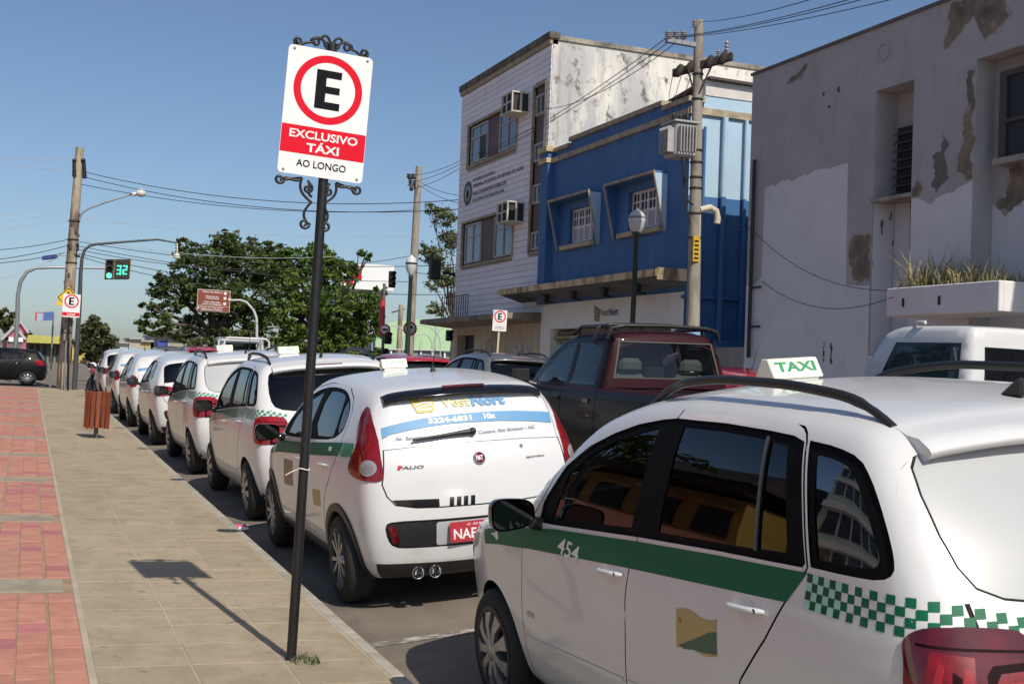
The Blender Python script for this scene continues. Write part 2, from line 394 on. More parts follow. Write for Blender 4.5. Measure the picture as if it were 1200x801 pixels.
# parking bay lines (worn white paint, a sheet above the asphalt)
WORN = mat('worn white road paint', (.46, .43, .37), .88, col2=(.17, .145, .115), vscale=11, ramp=(.38, .56))
for y0, y1 in ((6.85, 6.85), (11.75, 11.62), (16.65, 16.45), (21.5, 21.3), (26.4, 26.2)):
    b = MB(); b.grid(lambda x, t: (x, y0+(y1-y0)*(x-KX)/2.2+t, road_z(x, y0)+.004+G*t), [KX+.02+.2*i for i in range(11)], [-.05, .05], False)
    tag(b.build('bay_line', WORN), kind='structure')
# ================================================================ cars: one smooth body, cut into panels, lamps, glass
class Body:
    def __init__(s, side, taper, top, rear, front, crown=.11, rcurve=.22, fcurve=.35, bottom=.2, r=.04, cab=None):
        s.side, s.taper, s.top, s.rear, s.front = map(pchip, (side, taper, top, rear, front))
        s.crown, s.rcurve, s.fcurve, s.bottom, s.r, s.cab = crown, rcurve, fcurve, bottom, r, cab
    def F1(s, x, y, z):
        x = np.abs(x)
        t = np.stack([x-(s.side(z)-s.taper(y)), z-(s.top(y)-s.crown*x*x), s.rear(z)+s.rcurve*x*x-y, y-(s.front(z)-s.fcurve*x*x), s.bottom-z+0*x+0*y])
        m = t.max(0); return m+s.r*np.log(np.exp((t-m)/s.r).sum(0))
    def F(s, x, y, z):
        f = s.F1(x, y, z)
        return np.minimum(f, s.cab.F1(x, y, z)) if s.cab else f
    def bis(s, f, a, b, n=24):
        for _ in range(n):
            c = (a+b)/2; v = f(c) < 0; a = np.where(v, c, a); b = np.where(v, b, c)
        return (a+b)/2
    def ch_side(s, q): y, z = q[:, 0], q[:, 1]; return np.stack([-s.bis(lambda x: s.F(x, y, z), 0*y, 0*y+1.4), y, z], -1)
    def ch_top(s, q): x, y = q[:, 0], q[:, 1]; return np.stack([x, y, s.bis(lambda z: s.F(x, y, z), 0*x+.45, 0*x+2.6)], -1)
    YI = .9
    def ch_rear(s, q, y0=None): x, z = q[:, 0], q[:, 1]; y0 = s.YI if y0 is None else y0; return np.stack([x, -s.bis(lambda t: s.F(x, -t, z), 0*x-y0, 0*x+2.6), z], -1)
    def ch_front(s, q): x, z = q[:, 0], q[:, 1]; return np.stack([x, s.bis(lambda t: s.F(x, t, z), 0*x+1.6, 0*x+5.5), z], -1)
    AX, AY = -.30, .0
    def ch_rad(s, q):   # (angle from -x towards -y, z): wraps the left rear corner
        a, z = q[:, 0], q[:, 1]; r = s.bis(lambda t: s.F(s.AX-np.cos(a)*t, s.AY-np.sin(a)*t, z), 0*a, 0*a+1.6)
        return np.stack([s.AX-np.cos(a)*r, s.AY-np.sin(a)*r, z], -1)
    def to_rad(s, P): return [(math.atan2(-(p[1]-s.AY), -(p[0]-s.AX)), p[2]) for p in P]
    def nrm(s, P, e=2e-3):
        x, y, z = P[:, 0], P[:, 1], P[:, 2]
        g = np.stack([s.F(x+e, y, z)-s.F(x-e, y, z), s.F(x, y+e, z)-s.F(x, y-e, z), s.F(x, y, z+e)-s.F(x, y, z-e)], -1)
        return g/np.maximum(np.linalg.norm(g, axis=-1, keepdims=True), 1e-9)
def inpoly(P, poly):
    P = np.asarray(P, float); q = np.asarray(poly, float); x, y = P[:, 0], P[:, 1]; c = np.zeros(len(P), bool); j = len(q)-1
    for i in range(len(q)):
        yi, yj, xi, xj = q[i, 1], q[j, 1], q[i, 0], q[j, 0]
        if yi != yj: c ^= ((yi > y) != (yj > y)) & (x < (xj-xi)*(y-yi)/(yj-yi)+xi)
        j = i
    return c
def dens(poly, step, closed=True):
    out = []; n = len(poly)
    for i in range(n if closed else n-1):
        a = np.array(poly[i], float); b = np.array(poly[(i+1) % n], float); k = max(1, int(math.ceil(np.linalg.norm(b-a)/step)))
        out += [tuple(a+(b-a)*t/k) for t in range(k)]
    if not closed: out.append(tuple(poly[-1]))
    return out
def smoothpoly(p, it=2, closed=True):
    for _ in range(it):
        q = []; n = len(p)
        for i in range(n):
            a = np.array(p[i]); b = np.array(p[(i+1) % n]); q += [tuple(a*.75+b*.25), tuple(a*.25+b*.75)]
        p = q
    return p
def ribbon(line, w):
    L = [np.array(p, float) for p in line]; A = []; B = []
    for i in range(len(L)):
        t = L[min(i+1, len(L)-1)]-L[max(i-1, 0)]; t /= max(np.linalg.norm(t), 1e-9); n = np.array([-t[1], t[0]])*w/2
        A.append(tuple(L[i]+n)); B.append(tuple(L[i]-n))
    return A+B[::-1]
def cdt(polys, step, extra=True):
    """constrained triangulation of several outlines plus a grid of inner points; returns verts, tris, centroids"""
    V = []; E = []
    for p in polys:
        d = dens(p, step); b = len(V); V += d; E += [(b+i, b+(i+1) % len(d)) for i in range(len(d))]
    A = np.array(V); lo, hi = A.min(0), A.max(0)
    xs = np.arange(lo[0], hi[0], step); ys = np.arange(lo[1], hi[1], step*.87)
    Gp = np.array([(x+(step/2 if j % 2 else 0), y) for j, y in enumerate(ys) for x in xs])
    if len(Gp):
        Gp = Gp[inpoly(Gp, polys[0])]
        if len(Gp):
            D = np.concatenate([np.abs(np.linalg.norm(Gp[k:k+400, None]-A[None], axis=2)).min(1) for k in range(0, len(Gp), 400)])
            V += [tuple(g) for g in Gp[D > step*.45]]
    r = delaunay_2d_cdt([Vector(v) for v in V], E, [], 0, 1e-6)
    P = np.array([(v[0], v[1]) for v in r[0]]); T = np.array([f for f in r[2]], int)
    return P, T, P[T].mean(1)
def surf_obj(name, body, chart, P, T, m, parent, off=0.0, mirror=False, thick=0.0):
    used = np.unique(T); re = -np.ones(len(P), int); re[used] = np.arange(len(used)); Q = P[used]; T = re[T]
    X = chart(Q); N = body.nrm(X); X = X+N*off
    if thick:   # give a raised piece its own rim
        k = len(X); ed = {}
        for t in T:
            for a, b in ((t[0], t[1]), (t[1], t[2]), (t[2], t[0])): ed[(a, b)] = ed.get((a, b), 0)+1
        rim = [(a, b) for (a, b) in ed if (b, a) not in ed]
    c = np.cross(X[T[:, 1]]-X[T[:, 0]], X[T[:, 2]]-X[T[:, 0]]); fl = (c*N[T[:, 0]]).sum(1) < 0
    T = np.where(fl[:, None], T[:, ::-1], T); F = [tuple(int(i) for i in t) for t in T]
    if thick:
        Y = X-N*thick; k = len(X); X = np.concatenate([X, Y]); N = np.concatenate([N, N])
        for a, b in rim: F.append((int(a), int(b), int(b)+k, int(a)+k))
    if mirror: X = X*np.array([-1, 1, 1]); N = N*np.array([-1, 1, 1]); F = [f[::-1] for f in F]
    me = bpy.data.meshes.new(name); me.from_pydata([tuple(p) for p in X], [], F); me.materials.append(m)
    me.polygons.foreach_set('use_smooth', [True]*len(F)); me.update()
    me.normals_split_custom_set_from_vertices([tuple(n) for n in N])
    return link_mesh(name, me, parent)
def patch(name, body, chart, poly, m, parent, off=.003, step=.05, holes=(), mirror=False, thick=0.0):
    P, T, C = cdt([poly]+list(holes), step); k = inpoly(C, poly)
    for h in holes: k &= ~inpoly(C, h)
    return surf_obj(name, body, chart, P, T[k], m, parent, off, mirror, thick)
def decal(name, body, chart, tris2d, m, parent, off=.002, mirror=False):
    V, T = tris2d; return surf_obj(name, body, chart, np.array(V, float), np.array(T, int), m, parent, off, mirror)
def word(s, u0, v0, h, w=None, bold=.02, shear=0.0, flipu=1, rise=0.0):
    """a word as flat triangles in chart coordinates, reading along flipu*u; rise is the slope of its base line"""
    V, T, W = text2d(s, bold, shear); sx = h if w is None else w/W
    du = V[:, 0]*sx
    return np.stack([u0+flipu*du, v0+V[:, 1]*h+rise*du], -1), T
# paints
WHITE = mat('white car paint', (.67, .67, .665), .28, coat=.62, spec=.5, var=.035, vscale=5, bump=.015, bscale=3)
add_dirt(WHITE, (.46, .40, .33), 4, .52, .95, (1, 1, 1), (.40, 1.0))
DARKP = mat('black car plastic', (.02, .02, .021), .45, var=.3, vscale=20)
GLOSSB = mat('gloss black trim', (.008, .008, .009), .12, spec=.6)
FRAMEB = mat('black window frame', (.006, .006, .007), .6, spec=.06)
GAPM = mat('panel gap shade', (.012, .012, .012), .9)
RUB = mat('tyre rubber', (.022, .021, .02), .82, var=.35, vscale=12, bump=.3, bscale=60)
ALLOY = mat('silver wheel cover', (.42, .42, .43), .35, metal=.75, var=.15, vscale=14)
DARKA = mat('dark wheel recess', (.03, .03, .032), .5)
REDL = mat('red lamp lens', (.12, .002, .005), .08, coat=.8, spec=.5, var=.55, vscale=14)
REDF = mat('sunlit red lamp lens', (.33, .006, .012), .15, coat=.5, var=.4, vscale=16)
REDIN = mat('bright red lamp cell', (.24, .005, .006), .2, coat=.4, var=.5, vscale=22)
CLEAR = mat('clear lamp lens', (.40, .38, .37), .08, coat=1.0, metal=.35)
CHROME = mat('chrome', (.72, .72, .72), .12, metal=1.0)
GREEN = mat('green taxi stripe', (.004, .125, .058), .5, coat=.0, spec=.25)
GREENL = mat('mint taxi check', (.36, .62, .55), .5)
SEAT = mat('grey seat cloth', (.12, .12, .125), .9, bump=.3, bscale=80)
CABIN = mat('dark cabin plastic', (.035, .035, .038), .7)
TINT = glass('tinted car glass', (.13, .135, .135), ior=1.55)
TINTD = glass('dark tinted car glass', (.05, .053, .055), ior=1.55)
QGLASS = glass('mirror tinted quarter glass', (.10, .12, .12), ior=2.5)
CGLASS = glass('clear car glass', (.62, .70, .66), ior=1.52)
COVERG = mat('grey white perforated film', (.43, .44, .44), .35, coat=.25, var=.06, vscale=3)
COVER = mat('white window film', (.645, .655, .66), .3, coat=.3)
TAXIW = mat('cream taxi lamp', (.80, .78, .62), .35)
TAXIG = mat('taxi lettering green', (.01, .25, .10), .5)
TAXIF = mat('faded taxi lettering green', (.30, .52, .36), .5)
PLATE = mat('red taxi plate', (.45, .035, .05), .4)
PLW = mat('plate white', (.8, .8, .78), .5)
def make_wheel(style, R=.295, W=.19):
    """a wheel with its outer face towards -x, hub at the origin: root empty is made per car"""
    ty = MB(); r = .2
    ty.lathe([(r-.005, -W/2+.012), (r+.01, -W/2+.002), (R-.03, -W/2), (R-.008, -W/2+.018), (R, -W/2+.045), (R, W/2-.045), (R-.008, W/2-.018), (R-.03, W/2), (r, W/2)], 40, ax=(1, 0, 0))
    for dx in (-.035, 0, .035): ty.lathe([(R+.0015, dx-.012), (R+.003, dx-.01), (R+.003, dx+.01), (R+.0015, dx+.012)], 40, ax=(1, 0, 0))
    rim = MB()
    rim.lathe([(r+.012, -W/2-.001), (r+.004, -W/2-.007), (r-.008, -W/2-.004), (r-.014, -W/2+.02), (r-.02, 0), (.001, .01)], 40, ax=(1, 0, 0))
    sp = MB()
    if style == 'cover':
        n = 9
        for k in range(n):
            a = 2*PI*k/n
            def pt(rad, da, x): return (x, rad*math.cos(a+da), rad*math.sin(a+da))
            x0 = -W/2-.006
            P = [pt(.045, -.42, x0-.008), pt(.045, .42, x0-.008), pt(.12, .17, x0-.012), pt(.12, -.17, x0-.012), pt(.188, .20, x0+.002), pt(.188, -.20, x0+.002)]
            Q = [(p[0]+.022, p[1], p[2]) for p in P]
            sp.add(P+Q, [(0, 1, 2, 3), (3, 2, 4, 5), (0, 3, 9, 6), (3, 5, 11, 9), (2, 1, 7, 8), (4, 2, 8, 10), (5, 4, 10, 11)])
        sp.lathe([(.0, -W/2-.022), (.03, -W/2-.02), (.05, -W/2-.014), (.056, -W/2)], 20, ax=(1, 0, 0))
    else:
        for k in range(5):
            for dd in (-.21, .21):
                a = 2*PI*k/5+.3
                def pt(rad, da, x): return (x, rad*math.cos(a+da), rad*math.sin(a+da))
                x0 = -W/2+.004
                P = [pt(.04, dd-.3, x0), pt(.04, dd+.3, x0), pt(.19, dd*1.25+.075, x0-.004), pt(.19, dd*1.25-.075, x0-.004)]
                Q = [(p[0]+.02, p[1], p[2]) for p in P]; sp.add(P+Q, [(0, 1, 2, 3), (0, 3, 7, 4), (2, 1, 5, 6), (3, 2, 6, 7)])
        sp.lathe([(.0, -W/2-.004), (.035, -W/2-.002), (.05, -W/2+.006), (.055, -W/2+.03)], 20, ax=(1, 0, 0))
    return ty.mesh('tyre', RUB), rim.mesh('rim', ALLOY if style == 'alloyx' else DARKA), sp.mesh('wheel_cover', ALLOY)
WH = {}
def add_wheels(root, style, wb, track, R=.295):
    if (style, R) not in WH: WH[(style, R)] = make_wheel(style, R)
    ty, rim, sp = WH[(style, R)]
    for sx in (-1, 1):
        for y in (0, wb):
            w = link_mesh('wheel', ty, root); w.location = (sx*track, y, R); w.rotation_euler = (random.uniform(0, 6), 0, 0 if sx < 0 else PI)
            link_mesh('rim', rim, w); link_mesh('wheel_cover', sp, w)
def rail_curve(B, ys):
    """where the side turns into the roof: 45 degree points"""
    ys = np.asarray(ys, float); a = 0*ys+.15; b = 0*ys+.95
    for _ in range(26):
        c = (a+b)/2; P = np.stack([c, ys, B.bis(lambda z: B.F(c, ys, z), 0*c+.45, 0*c+2.6)], -1); n = B.nrm(P); ok = (n[:, 2] > np.abs(n[:, 0])) & (P[:, 2] > .5)
        a = np.where(ok, c, a); b = np.where(ok, b, c)
    P = np.stack([-a, ys, B.bis(lambda z: B.F(a, ys, z), 0*a+.45, 0*a+2.6)], -1); return P
def corner_curve(B, zs, front=False):
    zs = np.asarray(zs, float); a = 0*zs+.1; b = 0*zs+.95; ch = B.ch_front if front else B.ch_rear
    for _ in range(26):
        c = (a+b)/2; P = ch(np.stack([c, zs], -1)); n = B.nrm(P); ok = np.abs(n[:, 1]) > np.abs(n[:, 0])
        a = np.where(ok, c, a); b = np.where(ok, b, c)
    P = ch(np.stack([a, zs], -1)); P[:, 0] *= -1; return P
def edge_top(B, xs, front=False, lo=.7, hi=1.7):
    xs = np.asarray(xs, float); a = 0*xs+lo; b = 0*xs+hi; ch = B.ch_front if front else B.ch_rear
    for _ in range(26):
        c = (a+b)/2; P = ch(np.stack([xs, c], -1)); n = B.nrm(P); ok = np.abs(n[:, 1]) > n[:, 2]
        a = np.where(ok, c, a); b = np.where(ok, b, c)
    return ch(np.stack([xs, a], -1))
def frame_of(B, yr, yf, zb=.225, rlo=1.15, fhi=1.0):
    """the three outlines (side, rear, top, front) that share their edges"""
    y = np.linspace(yr, yf, 240); R = rail_curve(B, y); n = B.nrm(R)
    k0 = int(np.argmax(np.abs(n[:, 1]) < n[:, 2])); kk = np.nonzero((np.abs(n[:, 1]) > n[:, 2]) & (y > 2.6))[0]; k1 = int(kk[0]) if len(kk) else len(y)-1
    R = R[k0:k1+1]; zc = R[0, 2]; zf = R[-1, 2]
    RC = corner_curve(B, np.linspace(zb, zc, 40)); RC[-1] = R[0]
    FC = corner_curve(B, np.linspace(zb, zf, 30), True); FC[-1] = R[-1]
    xe = np.linspace(R[0, 0], -R[0, 0], 31); RT = edge_top(B, xe, False, rlo, zc+.14); RT[0] = R[0]; RT[-1] = R[0]*[-1, 1, 1]
    xf = np.linspace(R[-1, 0], -R[-1, 0], 21); FT = edge_top(B, xf, True, .5, fhi); FT[0] = R[-1]; FT[-1] = R[-1]*[-1, 1, 1]
    return R, RC, FC, RT, FT
def arch_pts(y0, R, zb, n=22):
    a0 = math.asin(min(.95, max(-.95, (zb-.295)/R))); return [(y0+R*math.cos(t), .295+R*math.sin(t)) for t in np.linspace(a0, PI-a0, n)]
def components(T):
    par = {}
    def find(a):
        while par.setdefault(a, a) != a: par[a] = par[par[a]]; a = par[a]
        return a
    for t in T:
        a = find(int(t[0])); par[find(int(t[1]))] = a; par[find(int(t[2]))] = a
    g = {}
    for t in T: g.setdefault(find(int(t[0])), []).append(t)
    return [np.array(v, int) for v in g.values()]
def body_shell(root, B, fr, spec, paint, lowmat=None):
    R, RC, FC, RT, FT = fr; zb = spec.get('zb', .225); wb = spec['wb']; ar = spec.get('ar', .335); st = spec['step']
    side = [(p[1], p[2]) for p in RC] + [(p[1], p[2]) for p in R[1:]] + [(p[1], p[2]) for p in FC[::-1][1:]]
    side += arch_pts(wb, ar, zb)+arch_pts(0, ar, zb)
    op = spec['openings']; gaps = [ribbon(g, spec.get('gapw', .007)) for g in spec['gaps']]; doors = spec['doors']
    P, T, C = cdt([side]+op+gaps+[d for d in doors], st)
    inside = inpoly(C, side); lab = np.zeros(len(C), int)
    for i, d in enumerate(doors): lab[inpoly(C, d)] = 10+i
    for g in gaps: lab[inpoly(C, g)] = 2
    for o in op: lab[inpoly(C, o)] = 1
    for mir in (False, True):
        for cm in components(T[inside & (lab == 0)]):
            cy = P[cm].mean((0, 1)); surf_obj('front_wing' if cy[0] > 2.1 else 'rear_quarter' if cy[0] < .5 else 'door_frame' if cy[1] > 1.1 else 'sill', B, B.ch_side, P, cm, paint, root, 0, mir)
        k = inside & (lab == 2)
        if k.any(): surf_obj('panel_gap', B, B.ch_side, P, T[k], GAPM, root, -.009, mir)
        for i, d in enumerate(doors):
            k = inside & (lab == 10+i)
            if not k.any(): continue
            cms = sorted(components(T[k]), key=len)
            for cm in cms[:-1]: surf_obj('door_frame', B, B.ch_side, P, cm, paint, root, .0006, mir)
            dr = surf_obj('door', B, B.ch_side, P, cms[-1], paint, root, .0006, mir)
            for h in spec.get('handles', []):
                if inpoly([h[:2]], d)[0]: door_handle(dr, B, h, paint, mir)
        for o in op: patch('window_frame', B, B.ch_side, o, FRAMEB, root, -.007, st, [g for g in spec['glass'] if inpoly([np.mean(g, 0)], o)[0]], mir)
        for gi, g in enumerate(spec['glass']): patch('side_window', B, B.ch_side, g, spec.get('gmats', {}).get(gi, spec.get('gmat', TINT)), root, -.011, st, (), mir)
        for y0 in (0, wb):   # wheel housings
            mb = MB(); a = arch_pts(y0, ar, zb, 16); q = B.ch_side(np.array(a)); sg = -1 if mir else 1
            V = [(sg*p[0], p[1], p[2]) for p in q]+[(sg*(p[0]+.30), p[1], p[2]) for p in q]; k = len(a)
            mb.add(V+[(sg*(q[0][0]+.3), y0, .25)], [(i, i+1, k+i+1, k+i) for i in range(k-1)]+[(k+i, k+i+1, 2*k) for i in range(k-1)]); mb.build('wheel_housing', DARKP, root)
    rear = [(p[0], p[2]) for p in RC]+[(p[0], p[2]) for p in RT[1:-1]]+[(-p[0], p[2]) for p in RC[::-1]]
    rop = spec.get('rear_open', []); rg = [ribbon(g, spec.get('rgw', .009)) for g in spec.get('rear_gaps', [])]; rz = spec.get('rear_zones', [])
    P, T, C = cdt([rear]+rop+rg+[z[0] for z in rz], st); inside = inpoly(C, rear); lab = np.zeros(len(C), int)
    for i, z in enumerate(rz): lab[inpoly(C, z[0])] = 10+i
    for g in rg: lab[inpoly(C, g)] = 2
    for o in rop: lab[inpoly(C, o)] = 1
    surf_obj('tailgate', B, B.ch_rear, P, T[inside & (lab == 0)], paint, root)
    if (lab == 2).any(): surf_obj('panel_gap', B, B.ch_rear, P, T[inside & (lab == 2)], GAPM, root, -.002)
    for i, z in enumerate(rz):
        k = inside & (lab == 10+i)
        if k.any(): surf_obj(z[2], B, B.ch_rear, P, T[k], z[1], root, z[3] if len(z) > 3 else 0)
    for o in rop: patch('rear_window', B, B.ch_rear, o, spec['rear_glass'], root, -.004, st)
    top = [(p[0], p[1]) for p in R]+[(p[0], p[1]) for p in FT[1:-1]]+[(-p[0], p[1]) for p in R[::-1]]+[(p[0], p[1]) for p in RT[::-1][1:-1]]
    to = spec.get('top_open', []); P, T, C = cdt([top]+to, st*.8); inside = inpoly(C, top); k = inside.copy()
    for o in to: k &= ~inpoly(C, o)
    surf_obj('roof', B, B.ch_top, P, T[k], paint, root)
    for o in to: patch('windscreen', B, B.ch_top, o, CGLASS if spec.get('clear') else TINT, root, -.005, st*1.3)
    fr_ = [(p[0], p[2]) for p in FC]+[(p[0], p[2]) for p in FT[1:-1]]+[(-p[0], p[2]) for p in FC[::-1]]
    fz = spec.get('front_zones', []); P, T, C = cdt([fr_]+[z[0] for z in fz], st*1.4); inside = inpoly(C, fr_); lab = np.zeros(len(C), int)
    for i, z in enumerate(fz): lab[inpoly(C, z[0])] = 10+i
    surf_obj('front_bumper', B, B.ch_front, P, T[inside & (lab == 0)], paint, root)
    for i, z in enumerate(fz): surf_obj(z[2], B, B.ch_front, P, T[inside & (lab == 10+i)], z[1], root)
    mb = MB(); yr_, yf_ = RC[0][1], FC[0][1]; mb.box(-.70, .70, yr_+.12, yf_-.15, zb, zb+.02); mb.build('floor_pan', GAPM, root)
def door_handle(dr, B, h, paint, mir):
    y, z, rise = h[0], h[1], h[2]; sg = -1 if mir else 1
    def on(yy, zz, o): p = B.ch_side(np.array([[yy, zz]])); n = B.nrm(p); q = p[0]+n[0]*o; return (sg*q[0], q[1], q[2])
    mb = MB(); k = 12; pts = []; rs = []
    for i in range(k):
        t = i/(k-1); a = -1+2*t; yy = y+a*.095; o = .004+.026*(1-a**4); pts.append(on(yy, z-rise*(yy-y), o)); rs.append(.0135 if .06 < t < .94 else .009)
    mb.tube(pts, rs, 8, True, True, .75); ho = mb.build('door_handle', paint, dr)
    patch('handle_recess', B, B.ch_side, [(y+.042*math.cos(2*PI*i/20)+.005, z-.006+.036*math.sin(2*PI*i/20)) for i in range(20)], mat('shaded handle cup', (.60, .61, .62), .3, coat=.6), dr, .0012, .05, (), mir)
    mb = MB(); c = on(y-.075, z+rise*.075, .031); n = Vector((c[0], 0, 0)).normalized()
    mb.lathe([(.008, 0), (.006, .002), (.0, .002)], 12, c, n); mb.build('door_lock', DARKP, dr)
def mirror_part(root, B, y, z, m, s=-1, w=.20, h=.135):
    p = B.ch_side(np.array([[y, z]]))[0]; x = p[0]; mb = MB(); yb = y+.035
    prof = [(.0, .0), (.35, .62), (.7, .95), (1.0, 1.0)]
    def cap(u, v):
        a = u; e = .62; ca, sa = math.cos(a), math.sin(a)
        ex = math.copysign(abs(ca)**e, ca)*w/2; ez = math.copysign(abs(sa)**e, sa)*h/2*(1-.18*(ca))
        k = [1.0, 1.0, .97, .8, .45, .02][v]; d = [0, .02, .05, .085, .105, .112][v]
        return (-s*(x-.045-w/2+ex*k), yb+d, z+.055+ez*k)
    mb.grid(cap, [2*PI*i/28 for i in range(29)], range(6)); mb.tube([(-s*(x+.02), yb+.05, z-.01), (-s*(x-.03), yb+.045, z+.0), (-s*(x-.075), yb+.04, z+.03)], [.034, .03, .026], 8)
    o = mb.build('side_mirror', m, root, weld=True)
    g = MB(); P = [cap(2*PI*i/28, 0) for i in range(28)]; c = np.mean(P, 0); P = [tuple(c+(np.array(q)-c)*.9+[0, .006, 0]) for q in P]
    g.add(P, [tuple(range(28))]); g.build('mirror_glass', mat('mirror silver', (.12, .125, .13), .03, metal=1.0), o)
    return o
def roof_sign(root_or_none, x, y, z, name_label, letters, M, w=.225, h=.075, d=.13):
    """prism-shaped TAXI lamp: wedge with sloped lettered faces"""
    mb = MB(); b = d/2; tt = d*.16
    poly = [(-b, 0), (b, 0), (b*.92, h*.16), (tt, h), (-tt, h), (-b*.92, h*.16)]
    mb.prism(poly, (x-w/2, y, z+.014), (0, 1, 0), (0, 0, 1), (w, 0, 0)); t = mb.build('roof_sign', TAXIW, root_or_none, .004)
    ft = MB(); ft.box(x-w*.42, x+w*.42, y-d*.42, y+d*.42, z-.03, z+.016); ft.build('lamp_base', mat('sign base white', (.7, .7, .68), .5), t)
    lt = MB(); up = Vector((0, b*.92-tt, h*.84)); L = up.length; up.normalize()
    put_text(lt, 'TAXI', (x, y-(b*.92+tt)/2, z+.014+h*.58), (1, 0, 0), up, L*.58, w*.80, .0016, .035)
    lt.build('lettering', letters, t); return t
def cabin(root, wb, zf=.28, seat_y=(1.15, .35), w=.70, roofz=1.45, lhd=True):
    for sx in (-.34, .34):
        mb = MB(); mb.hexa([(sx-.22, seat_y[0]-.05, zf+.2), (sx+.22, seat_y[0]-.05, zf+.2), (sx+.22, seat_y[0]+.45, zf+.2), (sx-.22, seat_y[0]+.45, zf+.2), (sx-.22, seat_y[0]-.05, zf+.34), (sx+.22, seat_y[0]-.05, zf+.34), (sx+.22, seat_y[0]+.45, zf+.38), (sx-.22, seat_y[0]+.45, zf+.38)]); o = mb.build('front_seat', SEAT, root, .03)
        mb = MB(); mb.hexa([(sx-.22, seat_y[0]-.10, zf+.3), (sx+.22, seat_y[0]-.10, zf+.3), (sx+.22, seat_y[0]+.05, zf+.3), (sx-.22, seat_y[0]+.05, zf+.3), (sx-.18, seat_y[0]-.28, zf+.86), (sx+.18, seat_y[0]-.28, zf+.86), (sx+.18, seat_y[0]-.18, zf+.87), (sx-.18, seat_y[0]-.18, zf+.87)]); mb.build('seat_back', SEAT, o, .03)
        mb = MB(); mb.hexa([(sx-.11, seat_y[0]-.33, zf+.88), (sx+.11, seat_y[0]-.33, zf+.88), (sx+.11, seat_y[0]-.23, zf+.88), (sx-.11, seat_y[0]-.23, zf+.88), (sx-.10, seat_y[0]-.36, zf+1.06), (sx+.10, seat_y[0]-.36, zf+1.06), (sx+.10, seat_y[0]-.27, zf+1.06), (sx-.10, seat_y[0]-.27, zf+1.06)]); mb.build('headrest', SEAT, o, .03)
    mb = MB(); mb.hexa([(-w+.08, seat_y[1]-.15, zf+.2), (w-.08, seat_y[1]-.15, zf+.2), (w-.08, seat_y[1]+.35, zf+.2), (-w+.08, seat_y[1]+.35, zf+.2), (-w+.08, seat_y[1]-.15, zf+.36), (w-.08, seat_y[1]-.15, zf+.36), (w-.08, seat_y[1]+.35, zf+.38), (-w+.08, seat_y[1]+.35, zf+.38)]); o = mb.build('rear_seat', SEAT, root, .03)
    mb = MB(); mb.hexa([(-w+.08, seat_y[1]-.2, zf+.3), (w-.08, seat_y[1]-.2, zf+.3), (w-.08, seat_y[1]-.06, zf+.3), (-w+.08, seat_y[1]-.06, zf+.3), (-w+.14, seat_y[1]-.38, zf+.82), (w-.14, seat_y[1]-.38, zf+.82), (w-.14, seat_y[1]-.27, zf+.83), (-w+.14, seat_y[1]-.27, zf+.83)]); mb.build('seat_back', SEAT, o, .03)
    mb = MB(); mb.box(-w-.02, w+.02, -.4, 2.3, zf-.02, zf+.03); mb.build('cabin_floor', CABIN, root)
    mb = MB(); mb.hexa([(-w, 1.75, zf+.45), (w, 1.75, zf+.45), (w, 2.25, zf+.5), (-w, 2.25, zf+.5), (-w, 1.8, zf+.68), (w, 1.8, zf+.68), (w, 2.2, zf+.72), (-w, 2.2, zf+.72)])
    mb.build('dashboard', CABIN, root, .02)
    mb = MB(); a = Vector((0, -.32, .95)).normalized(); u = Vector((1, 0, 0)); v = a.cross(u); c = Vector((-.34, 1.62, zf+.62))
    mb.tube([c+(u*math.cos(2*PI*i/24)+v*math.sin(2*PI*i/24))*.18 for i in range(25)], .014, 6, False); mb.tube([c-u*.17, c+u*.17], .012, 6); mb.tube([c, c+Vector((0, .2, -.08))], .03, 6); mb.build('steering_wheel', CABIN, root)
